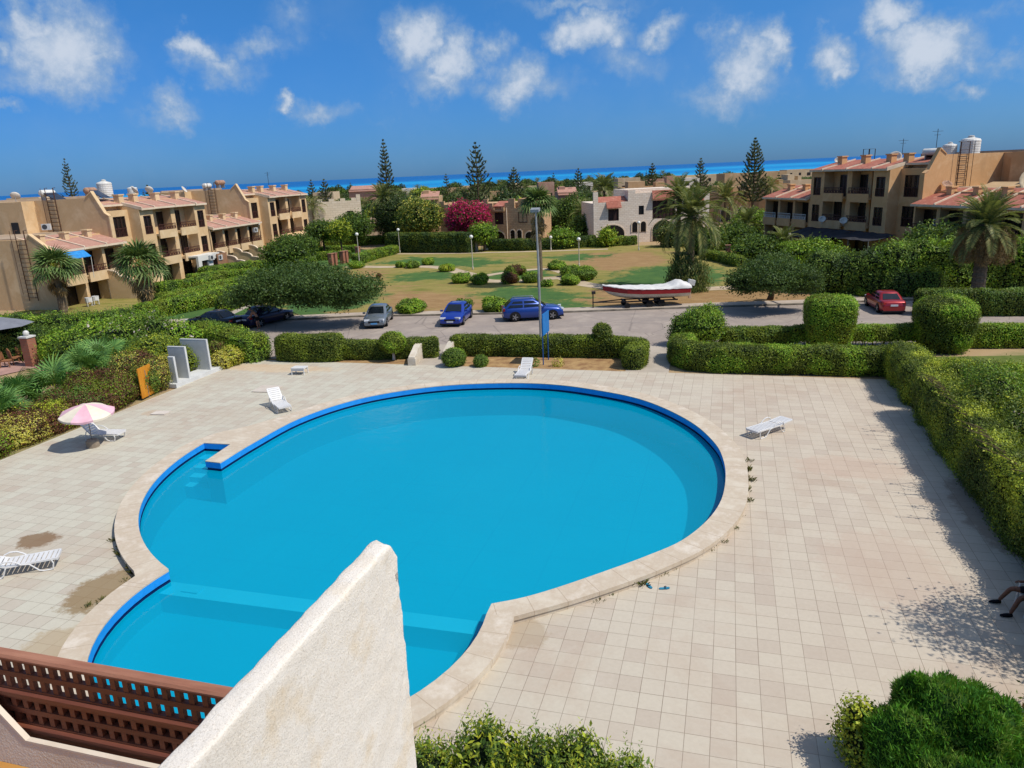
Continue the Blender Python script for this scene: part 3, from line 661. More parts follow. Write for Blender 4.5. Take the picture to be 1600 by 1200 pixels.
up = thing('balcony_parapet', 'grey stucco parapet with slanted shoulder and pale top edge under the wooden railing', 'parapet', (-6.0, 4.1, 5.0))
M_stuccog = pm('stucco_grey_cream', (226, 214, 198), (208, 194, 176), 1.3, .92, .15, bump=.7, bscale=40)
M_edge = pm('parapet_edge_white', (216, 204, 188), (204, 190, 172), 2., .85, .2)
b = MB(); b.prism([(-6, -1.), (3.18, -1.), (3.18, 1.165), (0.03, 1.165), (-.36, 1.60), (-6, 1.60)], -.04, .0, 'y'); b.build('parapet_body', M_stuccog, up)
b = MB(); b.prism([(3.18, 1.165), (3.18, 1.185), (.04, 1.185), (-.35, 1.62), (-6, 1.62), (-6, 1.60), (-.36, 1.60), (.03, 1.165)], -.045, .004, 'y'); b.build('coping', M_edge, up)
fl = MB(); fl.box(-12, -2.83, .6, 4.058, 5.6, 5.87); struct(fl.build('balcony_floor', pm('balcony_floor_ochre', (186, 138, 72), (170, 122, 62), 2., .8, .2)))
fl = MB(); fl.box(-12, -2.83, 4.115, 4.25, 5.2, 5.98); struct(fl.build('slab_edge', M_stuccog))
# ------------------------------------------------------------------ things on the deck
M_plastic = pm('plastic_white', (214, 212, 208), (204, 202, 198), 2., .4, .45)
def make_lounger(label, loc_, rz, back):
    """moulded plastic sun lounger, foot end at +x, head at -x"""
    t = thing('sun_lounger', label, 'sun lounger', loc_, rz, 'white plastic sun loungers round the pool')
    b = MB()
    for s in (-1, 1): b.box(-.35, 1.0, s*.29-.03, s*.29+.03, .30, .355)
    for i in range(10): b.box(-.34+i*.132, -.34+i*.132+.1, -.26, .26, .335, .355)
    b.box(.97, 1.03, -.30, .30, .27, .352); b.build('seat', M_plastic, t)
    b = MB(); c, s_ = math.cos(back), math.sin(back)
    def T(v): x, z = -v[:, 0], v[:, 2]; return np.stack([-.36-(x*c-z*s_), v[:, 1], .315+x*s_+z*c], 1)
    b.T = T
    for s in (-1, 1): b.box(-.78, 0, s*.29-.03, s*.29+.03, 0, .05)
    for i in range(6): b.box(-.125-i*.12, -.03-i*.12, -.26, .26, .03, .05)
    b.box(-.80, -.74, -.29, .29, -.01, .052); b.build('backrest', M_plastic, t)
    for s in (-1, 1):
        y = s*.335
        b = MB(); b.tube([(.86, y, .33), (.9, y, .2), (.86, y, .03), (.8, y, .0+.02), (.62, y, .02), (.5, y, .06), (.38, y, .2), (.28, y, .31), (.1, y, .335)], [.022]*9, 6); b.build('front_leg', M_plastic, t)
        b = MB(); b.tube([(.08, y, .33), (-.02, y, .42), (-.16, y, .5), (-.34, y, .515), (-.5, y, .45), (-.56, y, .3), (-.6, y, .1), (-.62, y, .02), (-.5, y, .02), (-.42, y, .1), (-.34, y, .3)], [.022]*11, 6); b.build('armrest', M_plastic, t)
    return t
def pdir(a, b): pa, pb = P(*a), P(*b); return math.atan2(pb[1]-pa[1], pb[0]-pa[0])
p = P(1200, 676); make_lounger('white plastic lounger lying flat on the open tiles right of the pool', (p[0], p[1], 0), pdir((1225, 672), (1175, 688)), R(4))
p = P(813, 592); make_lounger('white plastic lounger with raised back at the far rim of the pool before the hedge', (p[0]+.1, p[1]+.5, 0), pdir((824, 582), (812, 596)), R(38))
p = P(432, 641); make_lounger('white plastic lounger with raised back beside the square lid left of the pool', (p[0], p[1]+.3, 0), pdir((424, 633), (438, 645)), R(42))
p = P(146, 692); make_lounger('white plastic lounger under the pink and white parasol', (p[0]+.0, p[1]+.55, 0), pdir((118, 690), (172, 691)), R(48))
p = P(30, 895); make_lounger('white plastic lounger cut by the left edge of the view near the dirt patch', (p[0], p[1]+.15, 0), pdir((8, 900), (72, 888)), R(22))
# parasol
p = P(146, 698); um = thing('parasol', 'faded pink and white striped parasol standing in a concrete block', 'parasol', (p[0], p[1], 0))
b = MB(); b.lathe([(.27, 0), (.26, .3), (.2, .36), (.05, .37)], 14); b.build('concrete_base', pm('parasol_concrete', (150, 136, 118), (126, 112, 96), 4, .95, .1), um)
b = MB(); b.tube([(0, 0, .3), (.01, .0, 1.2), (.03, 0, 1.98)], .02, 8); b.build('pole', pm('parasol_pole', (120, 112, 104), None, 3, .4, .5), um)
b = MB(); tilt = Matrix.Rotation(R(4), 3, 'Y') @ Matrix.Rotation(R(3), 3, 'X'); tl = np.array(tilt)
n = 8
for i in range(n):
    a0, a1 = 2*math.pi*i/n+.2, 2*math.pi*(i+1)/n+.2
    rows = []
    for k in range(6):
        f_ = k/5; r_ = 1.12*f_; z = .40*(1-f_**1.5)
        rows.append([(r_*math.cos(a0+(a1-a0)*j/4)*(1-.05*f_*math.sin(math.pi*j/4)), r_*math.sin(a0+(a1-a0)*j/4)*(1-.05*f_*math.sin(math.pi*j/4)), z-.05*f_*math.sin(math.pi*j/4)) for j in range(5)])
    rows.append([(q[0], q[1], q[2]-.09) for q in rows[-1]])
    b.grid(np.array(rows)@tl.T+np.array([.03, 0, 1.6]), i % 2)
b.build('canopy', [pm('canvas_pink', (220, 178, 186), (210, 164, 174), 3, .9, .1), pm('canvas_cream', (222, 212, 190), (212, 200, 178), 3, .9, .1)], um)
b = MB()
for i in range(n):
    a = 2*math.pi*i/n+.2; q0 = np.array([0, 0, .36])@tl.T+np.array([.03, 0, 1.58]); q1 = np.array([1.1*math.cos(a), 1.1*math.sin(a), -.02])@tl.T+np.array([.03, 0, 1.58]); b.tube([q0, q1], .008, 4)
b.build('ribs', pm('parasol_rib', (150, 150, 150), None, 3, .4, .5), um)
# lids, low table, slippers
p0, p1, p2, p3 = P(393, 613), P(425, 614), P(442, 604), P(410, 603); c0 = np.mean([p0, p1, p2, p3], 0)
def tagb(b, name, mats, label, cat, loc_, rz=0, smooth=False):
    o = b.build(name, mats, None, smooth, loc_); o.rotation_euler = (0, 0, rz); return tag(o, label, cat)
b = MB(); b.prism([(q[0]-c0[0], q[1]-c0[1]) for q in (p0, p1, p2, p3)], .004, .05); tagb(b, 'drain_lid', pm('lid_concrete', (196, 186, 172), (184, 172, 158), 2, .9, .2), 'flat pale square lid on the tiles behind a lounger', 'lid', (c0[0], c0[1], 0))
p0 = P(251, 646); b = MB(); b.obox((0, 0, .03), (.8, .55, .05), .1); tagb(b, 'stone_slab', pm('slab_white', (206, 196, 184), (190, 178, 164), 3, .9, .2), 'small loose white slab on the tiles below the yellow gate', 'slab', (p0[0], p0[1], 0))
p0 = P(469, 584); tb = thing('side_table', 'low white plastic table standing alone near the far left hedge', 'table', (p0[0], p0[1], 0), .1)
b = MB(); b.box(-.42, .42, -.3, .3, .36, .42); b.box(-.40, .40, -.28, -.26, .24, .36); b.box(-.40, .40, .26, .28, .24, .36); b.build('table_top', M_plastic, tb)
for sx in (-1, 1):
    for sy in (-1, 1): b = MB(); b.tube([(sx*.37, sy*.25, .36), (sx*.39, sy*.27, 0)], .03, 6); b.build('leg', M_plastic, tb)
M_slip = pm('slipper_blue', (40, 130, 160), (30, 110, 140), 8, .6)
M_strap = pm('slipper_strap', (30, 50, 80), None, 8, .6)
def slipper(label, px, rz):
    p = P(*px); t = thing('slipper', label, 'slipper', (p[0], p[1], 0), rz, 'pair of blue slippers')
    b = MB(); b.prism([(-.13, -.03), (-.05, -.04), (.06, -.05), (.13, -.03), (.15, .0), (.12, .04), (.0, .035), (-.12, .035), (-.145, 0)], .004, .03); b.build('sole', M_slip, t)
    b = MB(); b.tube([(.0, -.045, .03), (.03, -.03, .06), (.05, 0, .07), (.03, .03, .06), (.0, .04, .03)], .012, 5); b.build('strap', M_strap, t)
slipper('blue slipper nearer the stone edge of the pool', (1014, 916), R(-55)); slipper('blue slipper lying farther from the pool edge', (1038, 920), R(20))
# weeds in the joint at the foot of the coping
M_weed = leafmat('weed_leaf', [(92, 96, 48), (120, 106, 64), (70, 84, 40)], .2)
b = MB()
def tuft(b, x, y, n, h, z=0.):
    for _ in range(n*2):
        a = rng.uniform(0, 6.28); r_ = abs(rng.normal())*.06; x1, y1 = x+math.cos(a)*r_, y+math.sin(a)*r_; hh = h*.55*rng.uniform(.4, 1.2)
        d = np.array([math.cos(a), math.sin(a), 0]); s = np.array([-math.sin(a), math.cos(a), 0])*.007; o = np.array([x1, y1, z]); b.add([o-s, o+s, o+d*hh*.35+s*.8+np.array([0, 0, hh*.8]), o+d*hh*.8+np.array([0, 0, hh])], [(0, 1, 2, 3)])
om = OUTER; tot_ = 0
for (px, py, n, h) in [(1168, 735, 26, .3), (1170, 752, 26, .26), (1168, 768, 24, .22), (1164, 785, 20, .2), (1155, 805, 16, .16), (1142, 825, 14, .16), (1122, 845, 14, .14), (1110, 856, 10, .12), (1060, 882, 10, .16), (1030, 898, 10, .14), (988, 914, 26, .32), (985, 905, 14, .4), (975, 918, 16, .2), (960, 926, 10, .14), (930, 938, 8, .12), (183, 822, 16, .2), (184, 842, 16, .22), (190, 858, 20, .24), (196, 868, 30, .28), (203, 882, 40, .32), (208, 890, 44, .34), (212, 894, 30, .26), (150, 948, 22, .2), (157, 942, 14, .16), (198, 908, 8, .14), (1165, 720, 10, .3)]:
    q = P(px, py)
    for _ in range(3): tuft(b, q[0]+rng.normal()*.12, q[1]+rng.normal()*.12, n//2+1, h)
struct(b.build('weeds', M_weed), 'stuff')
# changing screen of white slabs on a plinth, yellow gate, pipe frame
M_white = pm('painted_white', (204, 204, 200), (190, 190, 186), 1.4, .8, .2)
M_slabg = pm('slab_grey_shade', (190, 191, 187), (176, 178, 173), 1.2, .9, .15)  # shade on the white slabs' front faces, put into this grey
ps = thing('shower_screen', 'white open screen of three upright slabs on a plinth at the left deck edge', 'screen wall', (-29.95, 35.2, 0))
b = MB(); b.box(-.85, .25, -2.0, 2.1, 0, .22); b.build('plinth', M_white, ps)
for y0, x0, h in ((-1.75, -.25, 1.75), (-.75, -1.05, 2.1), (1.15, -1.75, 2.1)):
    b = MB(); b.box(x0, .06, y0, y0+.13, .2, h-.05); sl_ = b.build('slab', M_slabg, ps)
    b = MB(); b.box(x0, .06, y0-.004, y0+.134, h-.05, h); b.box(.06, .14, y0-.004, y0+.134, .2, h); b.build('lit_edge', M_white, sl_)  # lit top and end of each slab, painted as a white strip
gt = thing('garden_gate', 'yellow varnished board gate standing open among the bushes by the deck', 'gate', (-30.0, 30.9, 0), R(100))
M_yel = pm('gate_yellow', (206, 140, 40), (184, 116, 30), 3., .5, .3, stretch=(6, 6, .5))
b = MB()
for i in range(9): b.box(i*.13, i*.13+.122, -.02, .02, .06, 1.72)
b.build('boards', M_yel, gt); b = MB()
for z in (.25, 1.5): b.box(0, 1.16, .02, .06, z, z+.1)
b.build('batten', M_yel, gt)
fr = thing('pipe_frame', 'grey pipe rails beside the yellow gate', 'rail', (-30.1, 32.0, 0))
M_pipe = pm('pipe_grey', (120, 124, 126), (96, 100, 102), 4, .45, .5, .4)
for z in (.5, .9, 1.3): b = MB(); b.tube([(0, -.5, z), (-.35, .35, z+.05)], .025, 6); b.build('rail', M_pipe, fr)
b = MB(); b.tube([(0, -.5, 0), (0, -.5, 1.5)], .03, 6); b.build('post', M_pipe, fr)
# blue notice board on two posts, tall floodlight mast, globe lamps
M_blue = pm('board_blue', (24, 118, 186), (20, 104, 168), 2, .5, .3); M_bpost = pm('post_blue', (30, 80, 140), None, 3, .5)
pa, pb = P(849, 570), P(857, 562); sg = thing('notice_board', 'tall blue board on two thin blue posts before the road hedge', 'sign', (pa[0], pa[1], 0), math.atan2(pb[1]-pa[1], pb[0]-pa[0]))
L_ = math.hypot(pb[0]-pa[0], pb[1]-pa[1])
for x in (0, L_): b = MB(); b.tube([(x, 0, 0), (x, 0, 2.75)], .035, 6); b.build('post', M_bpost, sg)
b = MB(); b.box(-.12, L_+.12, -.075, -.03, 1.75, 3.0); b.build('panel', M_blue, sg)
M_galv = pm('steel_galvanised', (170, 170, 166), (140, 138, 132), 1.2, .45, .5, .3)
pl = P(846, 556); mh = PZ(841, 330, pl); ms = thing('floodlight_mast', 'tall grey steel floodlight mast rising behind the road hedge', 'light mast', (pl[0], pl[1], 0))
b = MB(); b.tube([(0, 0, 0), (0, 0, mh*.62), (-.06, 0, mh)], [.085, .07, .05], 10); b.build('pole', M_galv, ms)
b = MB(); b.obox((-.06, -.1, mh+.08), (.5, .42, .17), 0, 0, R(12)); b.build('lamp_head', pm('lamp_head_grey', (150, 152, 150), (128, 130, 130), 3, .4, .5), ms)
M_lpost = pm('lamp_post_cream', (196, 190, 172), (170, 162, 146), 2, .5, .3); M_globe = pm('lamp_globe_white', (226, 224, 214), (216, 212, 200), 2, .3, .5)
LMP = [((562, 413), (559, 366), 'globe lamp by the left garden gates at the path end'), ((625, 395), (623, 359), 'globe lamp before the tall dark hedge'), ((739, 421), (737, 370), 'globe lamp on the lawn between the two path bushes'), ((905, 416), (903, 374), 'globe lamp on the dry lawn before the white stone villa'), ((1231, 404), (1232, 367), 'globe lamp above the spreading tree on the right'), ((459, 415), (457, 394), 'short globe lamp among the left garden hedges'), ((998, 391), (997, 348), 'globe lamp against the front of the white stone villa'), ((861, 391), (860, 371), 'short globe lamp at the corner of the bougainvillea villa'), ((1194, 352), (1193, 332), 'far globe lamp left of the right apartment block'), ((528, 372), (526, 351), 'globe lamp before the cream stone house')]
for q, tp, lb in LMP:
    pl = P(*q); h = min(4.6, max(1.8, PZ(tp[0], tp[1], pl))); tt = thing('street_lamp', lb, 'street lamp', (pl[0], pl[1], 0), 0, 'white globe lamps in the park')
    b = MB(); b.tube([(0, 0, 0), (0, 0, h-.2)], [.06, .045], 8); b.lathe([(.1, 0), (.1, .3), (.06, .35)], 8); b.build('pole', M_lpost, tt)
    b = MB(); b.ball((0, 0, h), .23, 12); b.build('globe', M_globe, tt, True)
# stone cheek walls flanking the two-step walkway
M_lime = pm('limestone_white', (206, 196, 178), (186, 172, 150), 2.2, .9, .2, bump=.4)
for (A, B, lb) in [((644, 571), (664, 553), 'stepped white stone cheek wall left of the walkway'), ((697, 562), (716, 552), 'white stone cheek wall right of the walkway behind a round bush')]:
    a, c_ = P(*A), P(*B); L_ = math.hypot(c_[0]-a[0], c_[1]-a[1]); tw = thing('cheek_wall', lb, 'low wall', (a[0], a[1], 0), math.atan2(c_[1]-a[1], c_[0]-a[0]))
    b = MB(); b.prism([(0, 0), (L_, 0), (L_, .78), (L_-.5, .8), (L_-.5, 1.02), (L_*.45, .95), (0, .5)], -.2, .2, 'y'); b.build('wall_body', M_lime, tw)
    b = MB(); b.box(-.05, .3, -.24, .24, .0, .42); b.build('end_block', M_lime, tw)
# ------------------------------------------------------------------ vegetation
def LM(name, *cols, **k): return leafmat(name, list(cols), **k)
L_box = LM('leaf_box', (90, 110, 30), (116, 133, 36), (144, 157, 46), (103, 118, 41))
L_boxd = LM('leaf_box_dark', (68, 87, 30), (87, 106, 36), (110, 118, 39))
L_yel = LM('leaf_yellow_green', (176, 175, 46), (151, 161, 41), (195, 208, 68), (131, 144, 39))
L_bri = LM('leaf_bright_green', (110, 151, 36), (138, 172, 47), (90, 131, 34), (163, 180, 56))
L_mid = LM('leaf_mid_green', (84, 113, 41), (103, 131, 46), (74, 100, 41), (123, 141, 51))
L_dark = LM('leaf_dark_green', (52, 74, 36), (65, 87, 39), (78, 100, 44))
L_pine = LM('leaf_pine', (61, 74, 47), (78, 87, 51), (93, 97, 56), trans=.1)
L_red = LM('leaf_red_brown', (104, 58, 46), (84, 46, 40), (120, 76, 50), (92, 70, 44))
L_gold = LM('leaf_gold', (170, 168, 84), (219, 211, 79), (186, 180, 104), (184, 167, 58))
L_aca = LM('leaf_feathery', (68, 92, 46), (84, 107, 51), (97, 119, 51), (59, 79, 41), cs=.5)
L_fan = LM('leaf_fan_palm', (92, 134, 66), (108, 150, 74), (76, 116, 58), (124, 160, 80), trans=.2, clump=.35)
L_wash = LM('leaf_tall_palm', (86, 112, 56), (100, 124, 62), (72, 96, 50), (118, 132, 74), trans=.15)
L_date = LM('leaf_date_palm', (103, 113, 62), (125, 128, 69), (146, 141, 80), (90, 100, 58))
L_dead = LM('leaf_dead', (150, 122, 78), (132, 104, 66), (168, 140, 92), (110, 92, 60), trans=.1)
L_bou = LM('petal_magenta', (186, 24, 92), (206, 40, 112), (160, 16, 76), (196, 30, 84), trans=.3, clump=.35)
L_ole = LM('petal_pink_white', (224, 204, 196), (214, 184, 180), (232, 216, 208), trans=.3, clump=.2)
L_redf = LM('petal_red', (190, 40, 40), (210, 60, 50), trans=.3, clump=.2)
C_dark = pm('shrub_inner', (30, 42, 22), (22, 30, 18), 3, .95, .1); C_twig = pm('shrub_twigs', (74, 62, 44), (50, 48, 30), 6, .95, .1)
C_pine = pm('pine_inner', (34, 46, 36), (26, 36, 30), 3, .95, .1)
M_bark = pm('bark_grey', (104, 88, 70), (78, 64, 50), 4, .95, .1, bump=.8); M_palmt = pm('bark_palm', (124, 110, 90), (96, 82, 66), 5, .95, .1, bump=1., stretch=(1, 1, 3))
M_trw = pm('bark_whitewashed', (200, 196, 186), (170, 164, 150), 5, .9, .2)
HG = 'clipped hedges'
gA = P(450, 566); gA2 = P(640, 566)
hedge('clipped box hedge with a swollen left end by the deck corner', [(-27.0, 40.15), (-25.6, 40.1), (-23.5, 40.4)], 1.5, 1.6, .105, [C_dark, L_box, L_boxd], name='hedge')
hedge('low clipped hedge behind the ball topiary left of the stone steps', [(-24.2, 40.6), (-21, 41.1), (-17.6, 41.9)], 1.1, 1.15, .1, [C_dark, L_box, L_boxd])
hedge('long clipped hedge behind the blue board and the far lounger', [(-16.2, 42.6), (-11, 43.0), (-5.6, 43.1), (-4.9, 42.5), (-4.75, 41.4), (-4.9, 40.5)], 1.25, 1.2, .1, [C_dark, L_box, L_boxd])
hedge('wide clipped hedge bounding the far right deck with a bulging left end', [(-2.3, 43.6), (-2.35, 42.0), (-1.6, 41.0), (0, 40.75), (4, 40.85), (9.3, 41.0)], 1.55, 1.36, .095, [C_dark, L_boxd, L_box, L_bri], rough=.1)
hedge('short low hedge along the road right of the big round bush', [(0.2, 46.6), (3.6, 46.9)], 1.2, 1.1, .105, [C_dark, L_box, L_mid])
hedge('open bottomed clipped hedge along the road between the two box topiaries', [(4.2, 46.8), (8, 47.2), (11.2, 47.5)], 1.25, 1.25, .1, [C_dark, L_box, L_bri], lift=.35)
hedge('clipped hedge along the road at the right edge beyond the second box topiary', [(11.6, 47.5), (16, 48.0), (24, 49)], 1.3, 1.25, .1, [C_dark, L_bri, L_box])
b = MB()
for x in np.arange(4.2, 11.4, .55):
    for _ in range(3): a = rng.normal(size=2)*.18; b.tube([(x+a[0]*.3, 46.8+(x-4.2)*.1, -.02), (x+a[0], 46.85+(x-4.2)*.1+a[1], .5)], .025, 4)
o = b.build('hedge_stems', M_bark); o.parent = [q for q in bpy.data.objects if q.name.startswith('hedge') and q.get('label', '').startswith('open bottomed')][0]; o.matrix_parent_inverse = Matrix.Translation(-o.parent.location)
def topiary(label, x, y, prof, L, mats, cov=1.7, asp=.55, rough=.06, name='topiary', cat='topiary', stem=0, group=None, sprout=.05, sq=0., z0=0):
    _hs[0] += 1; th = np.linspace(0, 2*np.pi, 25); pr = np.array(prof)
    d = np.r_[0, np.cumsum(np.hypot(*np.diff(pr, axis=0).T))]; s = np.linspace(0, d[-1], 22); r_ = np.interp(s, d, pr[:, 0]); z = np.interp(s, d, pr[:, 1])
    k = 1/np.maximum(np.abs(np.cos(th)), np.abs(np.sin(th))); k = 1+(np.minimum(k, 1.25)-1)*sq
    G = np.stack([r_[:, None]*np.cos(th)*k, r_[:, None]*np.sin(th)*k, np.repeat(z[:, None], 25, 1)], -1)
    cz = np.array([0, 0, z.mean()]); D = nrm(G-cz); nz = vnoise(G, 1.4, _hs[0])*rough*1.5+vnoise(G, 4., _hs[0])*rough; nz[:, -1] = nz[:, 0]; G = G+D*nz[..., None]
    root = thing(name, label, cat, (x, y, z0), 0, group)
    b = MB(); b.grid(cz+(G-cz)*.93, 0); ar = surf_sample(G, 1)[2]; n = int(ar*cov/(L*L*asp*.5)); pp, nn, _ = surf_sample(G, n)
    nn = np.where(((pp-cz)*nn).sum(1, keepdims=True) < 0, -nn, nn); pp = pp+nn*(np.abs(rng.normal(size=(n, 1)))*sprout-.02)
    lm = mats[1:]; q = np.clip(((vnoise(pp, .9, _hs[0])+rng.normal(size=n)*.12+.45)/.9*len(lm)).astype(int), 0, len(lm)-1)
    for i in range(len(lm)): leaves(b, pp[q == i], nn[q == i], L, L*asp, i+1, up=.25)
    b.build('foliage', mats, root)
    if stem: b = MB(); b.tube([(0, 0, 0), (.02, .01, stem)], [.1, .07], 7); b.build('stem', M_trw if stem > .6 else M_bark, root)
    return root
def ball_prof(r, zc, rz=None, n=12, z0=None):
    rz = rz or r; return [(max(.02, r*math.cos(a)), zc+rz*math.sin(a)) for a in np.linspace(-math.pi/2*.97, math.pi/2, n)]
topiary('round clipped ball topiary on a white stem behind the left low hedge', -19.75, 40.75, [(.05, .55), (.55, .6), (.8, .95), (.78, 1.35), (.55, 1.65), (.02, 1.75)], .1, [C_dark, L_box, L_bri], stem=.7)
topiary('lollipop topiary with a teardrop crown above the long hedge', -7.05, 43.0, [(.05, .72), (.3, .95), (.56, 1.35), (.5, 1.75), (.25, 1.98), (.02, 2.02)], .1, [C_dark, L_box, L_boxd], stem=.85)
x, y = P(707, 574); topiary('small round bush in front of the white cheek wall at the deck edge', x, y+.4, ball_prof(.66, .5, .55), .085, [C_dark, L_bri, L_mid])
x, y = P(749, 574); topiary('tiny clipped bush in the dry bed beside the round bush', x, y+.3, ball_prof(.42, .3, .34), .08, [C_dark, L_bri, L_mid])
for i, (px, lb) in enumerate([(832, 'sparse dry weed clump behind the far lounger'), (870, 'small dry weed clump in the straw bed right of the board')]):
    x, y = P(px, 574); b = MB(); clump(b, (0, 0, .2), (.3, .25, .24), .12, .8, 0, zmin=0.); tag(b.build('weed_clump', L_gold if i else L_mid, None, loc=(x, y+.3, 0)), lb, 'weed')
PB = [(0.02, .05), (1.0, .1), (1.22, .9), (1.36, 1.8), (1.36, 2.75), (1.15, 3.05), (.02, 3.15)]
topiary('tall box topiary with a flat top, left of the two by the road', 5.93, 46.3, PB, .1, [C_dark, L_box, L_bri, L_bri], sq=.7, sprout=.07)
topiary('tall box topiary with a ragged domed top, right of the two by the road', 12.1, 46.7, [(0.02, .05), (1.15, .1), (1.4, .8), (1.52, 1.8), (1.5, 2.5), (1.1, 2.85), (.02, 3.2)], .1, [C_dark, L_boxd, L_box, L_bri], sq=.6, sprout=.08)
def bush(label, x, y, blobs, L, mats, name='bush', cat='bush', cov=1.5, amp=.2, sprout=.12, flowers=None, z0=0., asp=.55, up=.3, group=None, coref=.86):
    """irregular shrub: several leaf masses; mats[0] = inner"""
    b = MB(); k = len(mats)-1
    for i, (dx, dy, dz, rx, ry, rz) in enumerate(blobs):
        clump(b, (dx, dy, dz), (rx, ry, rz), L, cov, [1+(i % k)] if k > 1 and i % 3 else list(range(1, k+1)), 0, asp, amp, sprout, 14, z0+.0, up, coref)
    mm = list(mats)
    if flowers is not None:
        fm, fn, fs = flowers; mm.append(fm)
        for (dx, dy, dz, rx, ry, rz) in blobs:
            G, D = ellip((dx, dy, dz), (rx*1.04, ry*1.04, rz*1.04), 12, 3., .1); pp, nn, _ = surf_sample(G, fn); s_ = nn*np.sign(((pp-np.array((dx, dy, dz)))*nn).sum(1, keepdims=True))
            kk = pp[:, 2] > dz-.2*rz; pp, s_ = pp[kk], s_[kk]
            for q in range(6): leaves(b, pp+rng.normal(size=pp.shape)*fs*.7, s_, fs, fs*.9, len(mm)-1)
    return tag(b.build(name, mm, None, False, (x, y, 0)), label, cat, group)
bush('big leafy round bush over the left end of the far right hedge', -1.35, 46.6, [(0, 0, 1.1, 1.35, 1.2, 1.1), (.3, .1, 1.5, .9, .8, .75), (-1.2, -.2, .9, .7, .7, .85), (-.5, 0, 1.4, .8, .8, .7)], .13, [C_dark, L_mid, L_bri], sprout=.14)
# right-hand side: clipped hedge along the deck, ragged flowering shrubs behind it
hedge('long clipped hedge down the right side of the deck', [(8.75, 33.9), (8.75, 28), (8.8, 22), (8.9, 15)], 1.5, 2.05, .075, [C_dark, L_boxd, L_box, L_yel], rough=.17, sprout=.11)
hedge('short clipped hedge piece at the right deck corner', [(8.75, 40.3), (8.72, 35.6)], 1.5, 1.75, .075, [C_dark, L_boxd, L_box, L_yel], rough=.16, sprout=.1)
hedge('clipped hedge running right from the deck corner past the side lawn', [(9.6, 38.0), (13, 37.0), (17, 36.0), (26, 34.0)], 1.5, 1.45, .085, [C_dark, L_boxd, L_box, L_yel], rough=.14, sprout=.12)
cols = [L_yel, L_bri, L_mid, L_yel, L_mid, L_bri, L_yel]
names = ['yellow green shrub with one red flower at the right deck corner', 'tall bright shrub behind the right deck hedge, second from the corner', 'leafy green shrub with reddish shoots midway along the right hedge', 'pale yellow green shrub behind the middle of the right deck hedge', 'dark leafy shrub with white blossom behind the right hedge', 'mid green shrub behind the near half of the right hedge', 'yellow green shrub nearest the seated person']
for i, y in enumerate([34.9, 32.8, 30.4, 27.9, 25.2, 22.6, 19.6]):
    h = [2.0, 2.3, 2.6, 2.4, 2.5, 2.2, 2.2][i]; x = 10.2+.3*math.sin(i*2.1)
    bush(names[i], x, y, [(0, 0, h*.45, 1.1, 1.15, h*.52), (.9, .3, h*.42, 1.1, .9, h*.46), (-.5, -.5, h*.6, .8, .9, h*.36), (-.2, .7, h*.62, .7, .8, h*.38), (1.6, -.4, h*.4, 1.2, 1.3, h*.55)], .095, [C_dark, cols[i], L_mid if i % 2 else L_bri, L_boxd], sprout=.2, flowers=(L_redf, 2, .09) if i == 0 else ((L_red, 8, .12) if i in (2, 4) else ((L_ole, 4, .1) if i == 3 else None)))
for i, (x, y, h) in enumerate([(13.5, 33, 2.4), (14.2, 28.5, 2.6), (13.2, 24, 2.4), (14.5, 19.5, 2.3), (17, 31, 2.6), (17.5, 25, 2.5)]):
    bush(['dark shrub in the right garden below the second hedge', 'broad green shrub in the right garden behind the deck shrubs', 'dense shrub at the right edge of the view', 'low shrub beyond the seated person', 'far right garden shrub', 'outermost right garden shrub'][i], x, y, [(0, 0, h*.45, 1.6, 1.7, h*.55), (1.2, .6, h*.45, 1.3, 1.3, h*.5), (-.8, -.8, h*.4, 1.2, 1.1, h*.5)], .12, [C_dark, L_dark, L_mid], sprout=.2)
hd_ = [q for q in bpy.data.objects if q.get('label', '').startswith('long clipped hedge down')][0]
for i in range(24):
    y0 = rng.uniform(22, 33.5); x0 = 8.5; l_ = rng.uniform(.5, 1.3); a = rng.uniform(-.5, .5); q = [np.array([x0-l_*k/4, y0+a*l_*k/4, 2.0+l_*.5*k/4+.04*math.sin(k)]) for k in range(5)]
    b = MB(); b.tube(q, [.016, .014, .011, .008, .004], 4)
    for k in range(9): f_ = rng.uniform(.2, 1); pt = q[0]*(1-f_)+q[-1]*f_; leaves(b, np.array([pt+rng.normal(size=3)*.04]), None, .12, .05, 1)
    o = b.build('shoot', [M_bark, L_yel], hd_); o.matrix_parent_inverse = Matrix.Translation(-hd_.location)
